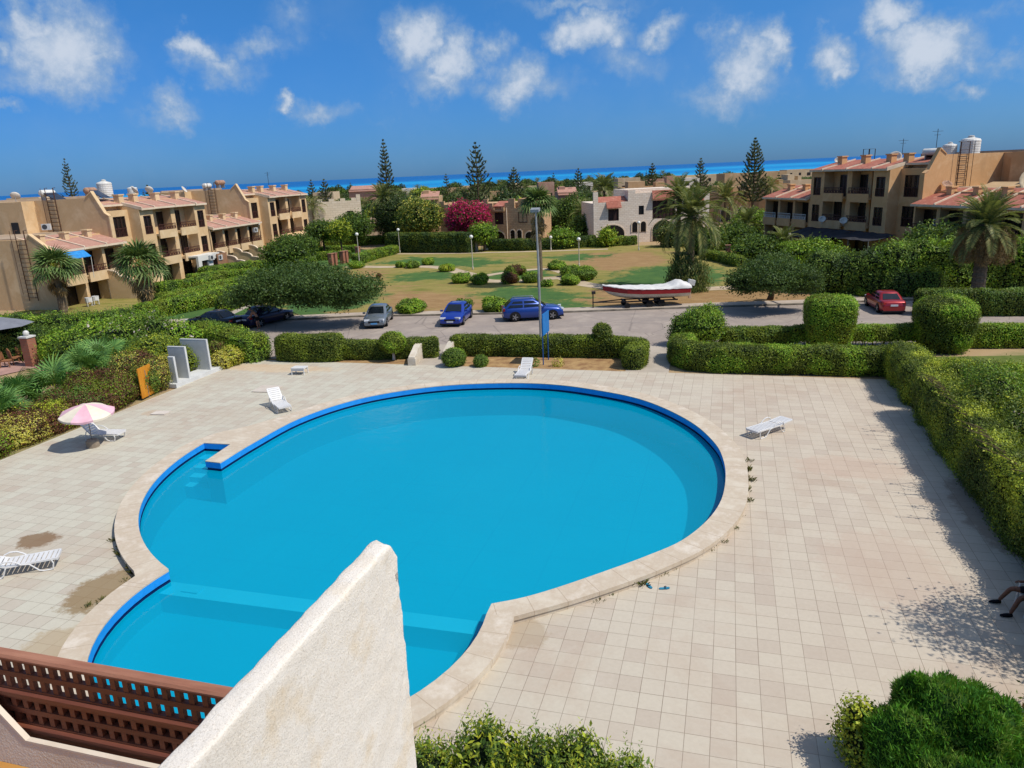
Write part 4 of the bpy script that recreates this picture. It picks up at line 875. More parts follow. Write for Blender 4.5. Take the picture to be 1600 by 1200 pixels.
# shrubs at the foot of the building (bottom edge of the picture)
b = MB()
def shoots_bush(label, x, y, r, h, mats, n=90, L=.1, name='shrub', tipred=None):
    b = MB(); clump(b, (0, 0, h*.42), (r*.92, r*.92, h*.42), L*1.3, 1.2, [1, 2], 0, .4, .2, .1, 14, 0., .6)
    for _ in range(n):
        a = rng.uniform(0, 6.28); q = r*math.sqrt(rng.random())*.95; x0, y0 = q*math.cos(a), q*math.sin(a); hh = h*(1-.35*(q/r)**2)*rng.uniform(.78, 1.08); lean = rng.normal(size=2)*.12+np.array([x0, y0])*.15
        m_ = max(16, int(hh*.62/.035)); f_ = np.linspace(.38, 1, m_); ph = np.arange(m_)*2.4
        base = np.stack([x0+lean[0]*f_, y0+lean[1]*f_, hh*f_], 1); d = np.stack([np.cos(ph), np.sin(ph), np.full(m_, .75)], 1); d = nrm(d); l_ = L*(1.25-.6*f_)[:, None]
        s = nrm(np.cross(d, np.array([0, 0, 1.])))*l_*.16; V = np.stack([base, base+d*l_*.5+s, base+d*l_, base+d*l_*.5-s], 1).reshape(-1, 3); b.add(V, np.arange(4*m_).reshape(m_, 4), 1+int(rng.random() < .4))
    return tag(b.build(name, mats, None, False, (x, y, 0)), label, 'shrub', 'shrubs at the foot of the building')
for i, (px, py, z, r, h) in enumerate([(672, 1165, 1.45, .52, 1.75), (762, 1150, 1.5, .62, 2.0), (845, 1162, 1.5, .6, 1.85), (905, 1158, 1.5, .55, 1.85), (978, 1180, 1.4, .45, 1.6)]):
    x, y = P(px, py, z); shoots_bush(['upright leafy shrub right against the stucco wall at the bottom edge', 'tall pointed leafy shrub at the bottom edge, second from the stucco wall', 'leafy shrub in the middle of the bottom row', 'leafy shrub with one high tip near the right of the bottom row', 'smallest leafy shrub closing the bottom row on the right'][i], x, y-.15, r, h, [C_dark, L_mid, L_yel], 100)
    if i < 4: x, y = P(px+40, py+50, 1.2); shoots_bush(['low shrub filling the gap below the first bottom shoots', 'low shrub filling the gap below the middle bottom shoots', 'low shrub below the tallest tip of the bottom row', 'low shrub under the right end of the bottom row'][i], x, y-.2, .6, 1.5, [C_dark, L_mid, L_boxd], 50)
# bottom right: dense feathery bush
b = MB(); bx, by = 4.1, 12.35
for (dx, dy, dz, rx, ry, rz) in [(-.1, .1, 1.0, .85, .8, 1.05), (-.75, -.2, .75, .7, .8, .85), (.65, .15, .85, .75, .75, .95), (.25, .55, .95, .7, .6, .85), (-.3, -.9, .65, .9, .7, .8), (.7, -.8, .7, .9, .8, .85), (-.45, .35, 1.15, .5, .5, .75), (.35, -.3, 1.2, .55, .55, .75)]:
    c0 = np.array((dx, dy, dz)); G, D = ellip(c0, (rx, ry, rz), 18, dx*3+dy, .16, 2.2, 0.); b.grid(c0+(G-c0)*.86, 0); pp, nn, ar = surf_sample(G, 9000); nn = nn*np.sign(((pp-c0)*nn).sum(1, keepdims=True))
    pp = pp-(pp-c0)*(rng.random((len(pp), 1))**2*.16)
    big = rng.random((len(pp), 1)) < .06; l_ = np.where(big, rng.uniform(.16, .30, (len(pp), 1)), rng.uniform(.06, .13, (len(pp), 1))); d = nrm(nn*.55+np.array([0, 0, .75])+rng.normal(size=pp.shape)*.42); s = nrm(np.cross(d, rng.normal(size=pp.shape)))*l_*np.where(big, .05, .12)
    V = np.stack([pp-d*l_*.4, pp+s, pp+d*l_*.7, pp-s], 1).reshape(-1, 3); q = vnoise(pp, 2.1, 4.)+rng.normal(size=len(pp))*.15; F_ = np.arange(len(V)).reshape(-1, 4)
    for i, sel in enumerate((q < -.1, (q >= -.1) & (q < .22), q >= .22)): b.add(V if i == 0 else V[:0], F_[sel] if i == 0 else F_[sel]-b.n+(b.n-len(V)), i+1) if False else (b.add(V.reshape(-1, 4, 3)[sel].reshape(-1, 3), np.arange(4*int(sel.sum())).reshape(-1, 4), i+1) if sel.any() else None)
tag(b.build('feathery_bush', [pm('thuja_inner', (44, 76, 26), (34, 60, 22), 3, .95, .1), LM('leaf_thuja_deep', (58, 108, 28), (72, 124, 36), clump=.3), LM('leaf_thuja', (82, 138, 36), (98, 154, 44), (70, 126, 34), (110, 160, 54), clump=.35), LM('leaf_thuja_tip', (112, 150, 56), (130, 150, 66), (96, 140, 46), clump=.3)], None, False, (bx, by, 0)), 'dense bright green feathery bush filling the bottom right corner', 'bush')
bush('small yellow tipped bush left of the feathery bush', 2.75, 12.6, [(0, 0, .5, .42, .5, .5), (-.05, .1, .85, .3, .3, .3)], .08, [C_dark, L_mid, L_yel], sprout=.1)
bush('reddish mixed shrub right of the feathery bush at the right edge', 5.75, 12.3, [(0, 0, .7, .6, .9, .8), (.5, .6, .6, .6, .7, .7), (.2, -.8, .7, .7, .7, .8)], .1, [C_dark, L_mid, L_red, L_yel], sprout=.15, flowers=(L_ole, 3, .06))
bush('dark shrub behind the feathery bush in the hedge shade', 6.7, 13.6, [(0, 0, .7, .8, .8, .8), (.9, .2, .8, .9, .9, .9)], .1, [C_dark, L_dark, L_mid], sprout=.15)
b = MB(); b.lathe([(.16, 0), (.22, .32), (.24, .34), (.2, .34), (.18, .3)], 14); tag(b.build('flower_pot', pm('terracotta', (158, 92, 66), (140, 80, 56), 4, .85), None, False, (*P(1598, 1188, .2), 0)), 'terracotta pot half hidden in the bottom right corner', 'pot')
# left border of the deck: red and gold shrubs, fan palms, bushes
x0 = -30.6
names = ['red brown and yellow border shrub at the left edge of the view', 'red brown border shrub behind the left lounger', 'golden green border shrub beside the parasol lounger', 'dark red border shrub left of the parasol', 'mixed border shrub behind the parasol', 'rust red border shrub between parasol and gate', 'mottled green and red border shrub beside the yellow gate', 'golden and red border shrub between gate and white screen']
for i, (y, h, ms) in enumerate([(20.2, .9, (L_red, L_yel)), (22.4, .95, (L_red, L_bri)), (24.5, 1.05, (L_gold, L_red)), (26.3, .95, (L_red, L_yel)), (28.0, 1.1, (L_red, L_mid)), (29.6, 1.2, (L_red, L_box)), (30.3, 1.5, (L_box, L_red)), (32.6, 1.7, (L_gold, L_red, L_mid))]):
    bush(names[i], x0-.25*(i == 6)-.15, y-.3*(i == 6), [(0, 0, h*.45, .85, 1.1, h*.55), (-.8, .4, h*.55, .9, .9, h*.55), (.1, -.7, h*.4, .7, .7, h*.45), (-1.2, -.5, h*.6, .9, 1., h*.6)], .095, [C_twig]+list(ms), sprout=.12)
for y in (33.3, 34.0): pass
def fan_leaf(nb, L, spread, droop, w):
    """one palmate leaf: hub at origin, pointing +x, blades in the xy plane"""
    V = []; a = np.linspace(-spread, spread, nb)
    for t_ in a:
        l_ = L*(1-.22*abs(t_)/spread); d = np.array([math.cos(t_), math.sin(t_), 0]); s = np.array([-math.sin(t_), math.cos(t_), 0])*w
        mid = d*l_*.55+np.array([0, 0, .02]); tip = d*l_+np.array([0, 0, -droop*l_])
        V += [d*.04, mid+s, tip, mid-s]
    return np.array(V)
def put_fan(b, base, az, el, pet, tmpl, m=0, pm_=1, roll=0., sag=.15):
    d = np.array([math.cos(az)*math.cos(el), math.sin(az)*math.cos(el), math.sin(el)]); hub = base+d*pet-np.array([0, 0, sag*pet*pet*.3])
    el2 = el-.35; x = np.array([math.cos(az)*math.cos(el2), math.sin(az)*math.cos(el2), math.sin(el2)]); y = np.array([-math.sin(az), math.cos(az), 0]); z = np.cross(x, y)
    if roll: y, z = y*math.cos(roll)+z*math.sin(roll), z*math.cos(roll)-y*math.sin(roll)
    V = hub+tmpl[:, :1]*x+tmpl[:, 1:2]*y+tmpl[:, 2:]*z; n = len(V)//4; b.add(V, np.arange(4*n).reshape(n, 4), m)
    s = y*.012; b.add([base-s, base+s, hub+s, hub-s], [(0, 1, 2, 3)], pm_)
def shrub_palm(label, x, y, n, L, pet, z=0.1, tr=0.):
    t = thing('fan_palm', label, 'palm', (x, y, 0), 0, 'low fan palms left of the deck'); b = MB()
    for i in range(n):
        az = i*2.4+rng.normal()*.2; el = R(rng.uniform(12, 82)); put_fan(b, np.array([rng.normal()*.05, rng.normal()*.05, z]), az, el, pet*rng.uniform(.7, 1.15), fan_leaf(17, L*rng.uniform(.85, 1.2), 2.0, .16, .045), 0, 1, rng.normal()*.4)
    b.build('fronds', [L_fan, L_yel], t)
    b = MB(); b.tube([(0, 0, 0), (0, 0, .25+z)], [.16, .12], 8); b.build('trunk', M_palmt, t); return t
for i, (px, py, z, n, L, pet) in enumerate([(25, 690, .2, 44, 1.0, 1.25), (60, 655, .3, 40, .95, 1.2), (115, 640, .3, 46, 1.05, 1.35), (165, 612, .3, 40, 1.0, 1.3), (190, 592, .3, 34, .95, 1.3), (-30, 700, .2, 30, 1.0, 1.2)]):
    x, y = P(px, py-18, z); shrub_palm(['broad fan palm at the left edge behind the red shrubs', 'fan palm second from the left edge', 'large fan palm behind the parasol', 'fan palm left of the yellow gate', 'rearmost fan palm near the yellow gate', 'fan palm mostly outside the left edge'][i], x-1.2, y, n, L, pet, .35)
bush('dense olive bush behind the yellow gate', -33.4, 36.0, [(0, 0, 1.0, 1.6, 1.5, 1.1), (1.4, .9, .9, 1.3, 1.2, 1.0), (-1.2, .5, .9, 1.3, 1.2, 1.), (.4, -1.2, .8, 1.2, 1., .9)], .12, [C_dark, L_yel, L_box, L_mid], sprout=.12)
bush('yellow green lower shrub beside the white screen', -31.2, 33.9, [(0, 0, .5, .6, .7, .6), (-.4, .7, .7, .6, .6, .7)], .1, [C_twig, L_red, L_gold], sprout=.12)
bl = [(0, 0, 1.2, 1.9, 1.6, 1.3), (1.8, .6, 1.1, 1.7, 1.4, 1.15), (-1.8, -.4, 1.1, 1.6, 1.4, 1.1), (.6, 1.2, 1.5, 1.6, 1.3, 1.2), (3.4, 1.2, .9, 1.4, 1.2, 1.0), (-1., 1.4, 1.3, 1.5, 1.2, 1.1)]
bush('wide oleander bush with pale pink blossom in front of the left apartments', -38.9, 39.5, bl, .16, [C_dark, L_bri, L_mid], flowers=(L_ole, 34, .17), sprout=.25, cov=1.3)
bush('dark leafy bush between the oleander and the brick pillar', -40.6, 37.2, [(0, 0, .9, 1.6, 1.3, 1.0), (-1.6, .3, .9, 1.3, 1.1, 1.0), (1.5, .3, .8, 1.2, 1.1, .9)], .14, [C_dark, L_mid, L_bri, L_dark], sprout=.2)
bush('low reddish shrub under the oleander', -36.2, 33.2, [(0, 0, .4, .8, .8, .45), (.8, .6, .35, .6, .6, .4)], .12, [C_dark, L_red, L_mid])
hedge('mixed wild hedge along the foot of the left apartment block', [(-58, 41), (-52, 42.3), (-47, 43.6), (-43, 44.6)], 2.4, 1.9, .15, [C_dark, L_mid, L_bri, L_dark], rough=.3, sprout=.2)
hedge('tall garden hedge behind the patio chairs', [(-49.5, 38.2), (-46, 38.6), (-42.6, 39.4)], 1.8, 1.9, .14, [C_dark, L_dark, L_mid], rough=.25, sprout=.18)
hedge('green hedge beside the parked black cars with a clipped right end', [(-35.6, 43.4), (-33, 42.0), (-30.6, 40.6), (-29.0, 39.7)], 1.9, 1.55, .12, [C_dark, L_mid, L_bri, L_box], rough=.18, sprout=.12)
bush('golden variegated shrub at the foot of the hedge right of the white screen', -29.9, 38.3, [(0, 0, .45, .7, .9, .55), (-.3, .9, .5, .6, .6, .55), (-.1, -.7, .4, .6, .6, .5)], .11, [C_twig, L_gold, L_yel], sprout=.1)
bush('dark red shoots above the golden shrub', -31.0, 38.6, [(0, 0, .9, .5, .6, .5), (-.5, -.6, .8, .5, .5, .5)], .1, [C_twig, L_red, L_box], sprout=.12)
# clipped garden hedges in rows before the left apartments
HROW = [([(300, 447), (345, 441), (400, 437)], 1.4, 1.3), ([(290, 478), (330, 462), (375, 452), (430, 440)], 1.7, 1.3), ([(228, 500), (270, 490), (330, 478)], 1.8, 1.4), ([(255, 478), (300, 470), (340, 460)], 1.3, 1.2), ([(320, 436), (370, 428), (440, 421), (490, 418)], 1.5, 1.4), ([(395, 412), (440, 406), (475, 404)], 1.3, 1.1), ([(470, 409), (510, 406), (545, 404)], 1.3, 1.1), ([(480, 399), (520, 396), (555, 394)], 1.3, 1.1), ([(560, 412), (585, 404), (616, 396)], 1.7, 1.2), ([(480, 388), (540, 385), (600, 381)], 1.6, 1.4), ([(405, 395), (440, 393), (465, 391)], 1.4, 1.4), ([(250, 462), (300, 455), (345, 449)], 1.4, 1.4), ([(352, 486), (385, 472), (425, 456)], 1.6, 1.4), ([(240, 486), (275, 482), (300, 474)], 1.5, 1.3), ([(330, 470), (370, 462), (400, 456)], 1.3, 1.2)]
HL = ['clipped garden hedge by the curved white garden walls', 'bright sloping garden hedge behind the black cars', 'low bright hedge nearest the black sedan', 'garden hedge below the second palm', 'long garden hedge in front of the middle apartments', 'short garden hedge below the third apartment block', 'garden hedge left of the brick gate posts', 'garden hedge behind the brick gate posts', 'slanting clipped hedge beside the path of the globe lamp', 'far garden hedge before the cream stone house', 'garden hedge at the corner of the far apartment tower', 'garden hedge right of the second palm trunk', 'garden hedge sloping down behind the navy saloon', 'bushy low hedge at the foot of the second palm', 'short inner garden hedge left of the spreading tree']
for (pp_, w_, h_), lb in zip(HROW, HL): hedge(lb, [P(a, c_) for a, c_ in pp_], w_, h_, .17, [C_dark, L_mid, L_bri, L_box], rough=.1, cov=1.5)
hedge('tall dark hedge before the cream villa garden', [P(612, 393), P(670, 394), P(733, 394)], 2.2, 2.8, .22, [C_dark, L_dark, L_boxd], rough=.12, cov=1.5)
hedge('clipped dark hedge along the front of the bougainvillea villa', [P(764, 391), P(820, 391), P(885, 388), P(925, 385)], 1.6, 1.55, .2, [C_dark, L_dark, L_boxd], rough=.08, cov=1.5)
hedge('low hedge along the front of the white stone villa', [P(925, 386), P(960, 384), P(990, 382)], 1.4, 1.2, .2, [C_dark, L_mid, L_box], rough=.12)
hedge('low shrubby hedge on the lawn right of the date palm', [P(1100, 404), P(1130, 409), P(1155, 416)], 1.3, .9, .16, [C_dark, L_mid, L_box], rough=.2, sprout=.12)
hedge('long hedge behind the spreading tree on the right', [P(1170, 405), P(1215, 408), P(1290, 420)], 1.8, 2.0, .17, [C_dark, L_bri, L_mid], rough=.2, sprout=.15)
hedge('wall of leafy shrubs before the right apartment block', [(12.6, 66.5), (15, 67.5), (19, 68.5), (24, 69), (30, 70)], 3.0, 3.7, .2, [C_dark, L_bri, L_mid, L_mid], rough=.5, sprout=.3)
hedge('tall shaded shrub bank left of the red car', [(7.6, 67.5), (9.6, 67.0), (12, 66)], 2.6, 3.0, .18, [C_dark, L_mid, L_dark], rough=.45, sprout=.25)
hedge('clipped hedge behind the red car under the right palm', [P(1440, 490), P(1490, 490), P(1560, 491), P(1640, 490)], 1.6, 1.7, .14, [C_dark, L_boxd, L_mid], rough=.1)
x, y = P(1425, 455); bush('yellow green young shrub on a bare stem beside the red car', x, y, [(0, 0, 2.0, 1.1, 1., .7), (.8, .2, 2.3, .7, .7, .5), (-.7, 0, 1.8, .6, .6, .5)], .15, [C_twig, L_yel, L_bri], sprout=.2)
x, y = P(1385, 473); bush('dark ivy bank below the young shrub', x+1.5, y+3, [(0, 0, .9, 1.5, .9, 1.2), (1.8, .2, 1.0, 1.3, .9, 1.2)], .16, [C_dark, L_dark, L_mid], sprout=.2)
BSH = [(625, 418, .62, .55), (643, 419, .8, .7), (668, 414, .75, .75), (697, 424, .9, .7), (720, 442, .95, .95), (748, 444, .95, .85), (795, 443, .85, .95), (805, 430, 1.1, 1.0), (830, 441, 1.0, .9), (868, 421, .95, .8), (890, 432, 1.0, 1.05), (910, 437, 1.35, 1.15), (889, 445, .85, .85), (641, 489, 1.2, .95), (772, 487, 1.1, .95), (722, 485, .8, .8), (852, 448, .5, .5), (555, 419, .9, .8), (1272, 448, .8, .9), (1298, 452, .9, .8), (1349, 462, .7, .7), (1180, 452, 1.1, .7), (590, 436, .3, .5)]
BL = ['small low shrub at the left of the park path', 'round bush just beyond the path left of centre', 'round bush on the far side of the path', 'loose low shrub at the bend of the path', 'tightly clipped round bush, left of the pair by the path bend', 'round bush right of the path bend', 'dark round bush before the reddish shrub', 'reddish brown round shrub inside the path loop', 'dark bush left of the tall palm trunk', 'bush on the lawn right of the tall palm', 'leftmost bush of the cluster right of the tall palm', 'largest bush of the cluster right of the tall palm', 'small blue green ball before the cluster right of the tall palm', 'rounded bush at the kerb between grey and blue sedans', 'rounded bush at the kerb behind the blue off-roader', 'bush hidden behind the blue sedan', 'tiny shrub at the foot of the tall palm', 'bush at the foot of the globe lamp by the brick posts', 'shrub under the right edge of the spreading tree', 'yellowish shrub near the brick gate post on the right', 'small bright bush by the red car', 'low shrub under the spreading tree by the path', 'lonely brown twig bush on the left lawn']
for (px, py, r_, h_), lb in zip(BSH, BL):
    x, y = P(px, py); red = 'reddish' in lb or 'brown' in lb; ms = [C_twig, L_red, L_box] if red else ([C_dark, L_yel, L_bri] if ('yellowish' in lb or 'loose' in lb) else [C_dark, L_mid, L_bri])
    topiary(lb, x, y+.3, ball_prof(r_, h_*.5, h_*.56), .15, ms, name='round_bush', cat='bush', rough=.1+.14*rng.random(), sq=rng.random()*.5, group='round bushes in the park', sprout=.07)
# ------------------------------------------------------------------ trees and palms
def limb_tube(b, p0, p1, r0, r1, bend=.15, n=5, m=0):
    p0, p1 = np.array(p0, float), np.array(p1, float); off = rng.normal(size=3)*bend*np.linalg.norm(p1-p0); off[2] = abs(off[2])*.5
    pts = [p0+(p1-p0)*k/(n-1)+off*math.sin(math.pi*k/(n-1)) for k in range(n)]; b.tube(pts, np.linspace(r0, r1, n), 7, m)
def tree(label, x, y, fork, blobs, L, mats, tr=.2, name='tree', cov=1.2, amp=.3, sprout=.25, lean=(0, 0), bark=None, coref=.6, asp=.5, group=None, depth=.35, up=0.1, flowers=None):
    t = thing(name, label, 'tree', (x, y, 0), 0, group); b = MB(); f = np.array([lean[0], lean[1], fork]); b.tube([(0, 0, -.05), f*.35+np.array([.05, 0, 0]), f*.7, f], [tr*1.25, tr, tr*.9, tr*.8], 9)
    for (dx, dy, dz, rx, ry, rz) in blobs: limb_tube(b, f*.95, (dx, dy, dz-.2*rz), tr*.55, tr*.15)
    b.build('trunk', bark or M_bark, t, True)
    b = MB(); k = len(mats)-1
    for (dx, dy, dz, rx, ry, rz) in blobs: clump(b, (dx, dy, dz), (rx, ry, rz), L, cov, list(range(1, k+1)), 0 if coref else None, asp, amp, sprout, 14, None, up, coref or .5, .45, depth)
    mm = list(mats); 
    if flowers is not None:
        mm.append(flowers[0])
        for (dx, dy, dz, rx, ry, rz) in blobs: clump(b, (dx, dy, dz), (rx*1.03, ry*1.03, rz*1.03), flowers[2], flowers[1], len(mm)-1, None, .8, .3, .2)
    b.build('crown', mm, t); return t
# spreading feathery tree on the left: origin at its trunk
tx, ty = P(405, 490); bl = []
for i, (px, py, z, rx, rz) in enumerate([(408, 452, 3.0, 2.0, .55), (445, 438, 3.5, 2.4, .6), (480, 443, 3.4, 2.5, .6), (515, 447, 3.2, 2.3, .6), (548, 451, 2.9, 2.1, .5), (568, 447, 2.9, 1.3, .4), (430, 458, 2.7, 1.9, .5), (470, 458, 2.7, 2.0, .5), (510, 460, 2.6, 1.9, .45), (540, 463, 2.3, 1.5, .4), (385, 462, 2.6, 1.5, .5), (500, 430, 3.7, 2.0, .5), (462, 426, 3.9, 1.6, .45)]):
    q = P(px, py, z); bl.append((q[0]-tx, q[1]-ty, z, rx, rx*.85, rz))
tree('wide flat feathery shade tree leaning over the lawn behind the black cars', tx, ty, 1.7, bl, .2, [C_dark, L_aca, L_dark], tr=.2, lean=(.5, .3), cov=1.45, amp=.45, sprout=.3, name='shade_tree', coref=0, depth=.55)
tx, ty = P(1203, 468); bl = []
for (px, py, z, rx, rz) in [(1172, 434, 2.5, 1.6, .6), (1160, 442, 2.2, 1.1, .5), (1195, 424, 2.9, 1.8, .6), (1225, 428, 2.8, 1.8, .6), (1250, 434, 2.5, 1.6, .6), (1205, 438, 2.5, 1.6, .5), (1238, 441, 2.2, 1.3, .5), (1263, 440, 2.2, 1.1, .6), (1212, 412, 3.2, 1.3, .5)]:
    q = P(px, py, z); bl.append((q[0]-tx, q[1]-ty, z, rx, rx*.9, rz))
tree('dark umbrella shaped tree with a crooked trunk left of the red car', tx, ty, 1.6, bl, .17, [C_dark, L_dark, L_aca], tr=.22, lean=(.3, .1), cov=1.6, name='shade_tree', coref=.7)
def frond(b, base, az, el, L, n, lw, droop, m=0, mr=1, wv=.5):
    """pinnate palm frond drooping along its length"""
    s = np.linspace(0, 1, 12); e = el-droop*s**1.4; ds = L/11
    p = [np.array(base, float)]
    for k in range(11): p.append(p[-1]+ds*np.array([math.cos(az)*math.cos(e[k]), math.sin(az)*math.cos(e[k]), math.sin(e[k])]))
    p = np.array(p); f_ = np.linspace(.12, 1, n); pt = np.stack([np.interp(f_, s, p[:, i]) for i in range(3)], 1); tg = np.gradient(pt, axis=0); tg = nrm(tg); side = np.array([-math.sin(az), math.cos(az), 0.]); upv = nrm(np.cross(tg, side))
    ll = lw*np.sin(np.pi*(.1+.86*f_))[:, None]**.6
    for sg in (-1, 1):
        d = nrm(tg*.75+side*sg*.9+upv*wv*.5-np.array([0, 0, .25])*rng.random((n, 1))); w = nrm(np.cross(d, upv))*ll*.07
        V = np.stack([pt, pt+d*ll*.5+w, pt+d*ll-np.array([0, 0, .1])*ll, pt+d*ll*.5-w], 1).reshape(-1, 3); b.add(V, np.arange(4*n).reshape(n, 4), m)
    b.tube(p, np.linspace(.035, .008, 12), 4, mr, False)
def date_palm(label, x, y, h, L, nf, tr=.26, dates=True, name='date_palm', droop=1.5, lean=(0, 0), el=(-25, 80), mats=None):
    t = thing(name, label, 'palm', (x, y, 0)); top_ = np.array([lean[0], lean[1], h]); b = MB()
    zs = np.linspace(0, 1, 26); rr = tr*(1.15-.25*zs)*(1+.09*(np.arange(26) % 2)); b.tube([top_*z for z in zs], rr, 10); b.tube([top_*.93, top_*1.0, top_*1.03], [tr*1.25, tr*1.5, tr*.8], 9); b.build('trunk', M_palmt, t)
    b = MB()
    for i in range(nf):
        f_ = i/nf; e = R(el[1]+(el[0]-el[1])*f_**1.1+rng.normal()*5); frond(b, top_+np.array([0, 0, .1]), i*2.4+rng.normal()*.15, e, L*rng.uniform(.85, 1.1)*(.8+.2*f_), 34, L*.17, droop*(.55+.5*f_), 0, 1)
    b.build('fronds', [mats or L_date, L_wash], t)
    if dates:
        b = MB()
        for i in range(9):
            a = i*.7+.3; q = top_+np.array([math.cos(a)*1.35, math.sin(a)*1.35, -.5]); clump(b, tuple(q+np.array([0, 0, -.9])), (.45, .45, 1.15), .13, 1.3, 0, None, .3, .3, .15, up=-1.)
        b.build('hanging_bunches', L_dead, t)
    return t
def wash_palm(label, x, y, h, L, n, tr=.24, skirt=60, name='fan_palm', pet=1.1, group=None, sk=1.6):
    t = thing(name, label, 'palm', (x, y, 0), 0, group); b = MB(); zs = np.linspace(0, h, 22); b.tube([(0.05*math.sin(z*.6), 0, z) for z in zs], tr*(1.25-.4*zs/h)*(1+.05*(np.arange(22) % 2)), 10); b.build('trunk', M_palmt, t)
    b = MB()
    for i in range(n): put_fan(b, np.array([0, 0, h+.1]), i*2.4+rng.normal()*.2, R(86-98*(i/n)+rng.normal()*6), pet*rng.uniform(.8, 1.2), fan_leaf(13, L*rng.uniform(.85, 1.1), 1.8, .12+.4*(i/n), .075), 0, 1, rng.normal()*.3, .3)
    b.build('fronds', [L_wash, L_yel], t)
    if skirt:
        b = MB()
        for i in range(skirt): put_fan(b, np.array([0, 0, h-rng.uniform(0, sk*.75)]), rng.uniform(0, 6.28), R(rng.uniform(-75, -45)), pet*rng.uniform(.4, .8), fan_leaf(8, L*.8, .8, .2, .05), 0, 0, rng.normal()*.4, .1)
        b.build('dead_fronds', L_dead, t)
    return t
x, y = P(844, 447); wash_palm('tall slim fan palm standing on the lawn behind the floodlight mast', x, y, 7.6, 1.25, 54, .22, 46, pet=1.0, sk=2.6)
x, y = P(85, 489); wash_palm('shorter fan palm before the ladder wall at far left', x+.8, y+.3, 3.9, 1.55, 50, .3, 20, pet=1.25, sk=1.2)
x, y = P(232, 491); wash_palm('stout fan palm with brown dead fronds before the left apartments', x, y, 4.2, 1.6, 54, .36, 60, pet=1.3, sk=2.0)
x, y = P(1078, 452); date_palm('large arching date palm on the green circle of the park', x, y, 6.3, 4.4, 50, .3, False, droop=1.9)
x, y = P(1061, 449); date_palm('second taller date palm leaning left behind the arching one', x-.3, y+.8, 8.0, 2.9, 40, .2, False, droop=1.7, lean=(.1, .2))
x, y = P(1075, 454); bush('sprouting sucker clump round the foot of the date palms', x, y, [(0, 0, 1.3, 1.3, 1.2, 1.5), (-.8, .2, 1.5, .8, .8, 1.5), (.9, .1, 1.1, .8, .8, 1.2), (-.2, -.3, .6, 1.5, 1.2, .8)], .34, [C_dark, L_date, L_dark], sprout=.3, asp=.22, up=1.2, coref=.6)
x, y = P(1525, 472); date_palm('stout palm with golden hanging bunches at the right edge', x, y, 5.6, 3.6, 56, .42, True, droop=1.35, el=(-30, 85))
def at0(px, D):
    d = ray(px, 400); h = np.array([d[0], d[1]]); f2_ = np.array([CF[0], CF[1]]); f2_ = f2_/np.linalg.norm(f2_); k = D/(h@f2_); return float(h[0]*k), float(h[1]*k)
for (px, py, D, L, lb) in [(1130, 312, 138, 5.2, 'bushy date palm rising behind the white stone villa'), (945, 296, 142, 4.4, 'date palm behind the left corner of the white stone villa'), (914, 335, 124, 3.6, 'drooping palm in the gap between the two villas'), (606, 312, 126, 4.0, 'pale palm before the tall pine behind the lawn'), (1165, 350, 104, 3.4, 'low palm left of the right apartment block'), (1222, 380, 84, 2.8, 'yucca like palm under the right balconies'), (1258, 392, 82, 2.2, 'small palm in the shade of the right awning')]:
    q = at0(px, D); date_palm(lb, q[0], q[1], max(1.2, PZ(px, py, q)), L, 36, .22, False, droop=1.5)
# Norfolk pines: tiers of upswept branches
def norfolk(label, x, y, h, rb, tiers, z0=.2, nbr=7, L=.5, group=None, dens=1., name='norfolk_pine'):
    t = thing(name, label, 'pine tree', (x, y, 0), 0, group); b = MB(); b.tube([(0, 0, 0), (.05, 0, h*.5), (0, 0, h)], [.22+h*.008, .14, .02], 7); b.build('trunk', M_bark, t)
    b = MB(); c = MB()
    for k in range(tiers):
        f_ = k/(tiers-1); z = h*(z0+(1-z0)*f_*.985); r_ = rb*(1-f_)**.72*rng.uniform(.85, 1.1)+.12; n = nbr if f_ < .85 else 5; off = rng.uniform(0, 6.28)
        for j in range(n):
            if rng.random() > dens: continue
            a = off+2*math.pi*j/n+rng.normal()*.12; rr = r_*rng.uniform(.75, 1.1); s = np.linspace(0, 1, 5); p = np.stack([np.cos(a)*rr*s, np.sin(a)*rr*s, z-.10*rr*np.sin(s*math.pi)+.5*rr*s**2.2], 1); c.tube(p, np.linspace(.05, .015, 5), 4)
            l2 = L*.62; m_ = max(6, int(rr/l2*9)); u = rng.random(m_)**.65*.93+.07; q = np.stack([np.interp(u, s, p[:, i]) for i in range(3)], 1); q[:, 2] += rng.uniform(-.02, .22, m_)*l2*1.3; q[:, :2] += rng.normal(size=(m_, 2))*.13*l2
            leaves(b, q, np.tile([0, 0, 1.], (m_, 1)), l2, l2*.38, 0, up=.8, nb=.5)
    b.build('foliage', L_pine, t); c.build('branches', M_bark, t); return t
def pine_at(label, px, ytop, zb, Y, rb, tiers, **k):
    """trunk under photo column px at ground distance Y"""
    d = ray(px, 400); q = (d[0]/d[1]*Y, Y); h = PZ(px, ytop, q); return norfolk(label, q[0], q[1], h, rb, tiers, **k)
pine_at('tallest narrow Norfolk pine left of centre', 614, 217, 0, 135, 2.6, 24, L=.7, z0=.12)
pine_at('broad irregular Norfolk pine behind the bougainvillea', 752, 222, 0, 128, 4.0, 17, L=.75, z0=.2, dens=.8)
pine_at('tall Norfolk pine left of the right apartment block', 1172, 216, 0, 150, 3.3, 19, L=.75, z0=.25)
pine_at('slender bare Norfolk pine behind the left apartment roofs', 131, 247, 0, 140, 2.4, 20, L=.65, z0=.3, dens=.7)
pine_at('Norfolk pine behind the tall lawn palm', 808, 262, 0, 190, 3.2, 14, L=.9)
pine_at('small far Norfolk pine seen over the white stone villa', 1018, 256, 0, 230, 2.6, 12, L=1.)
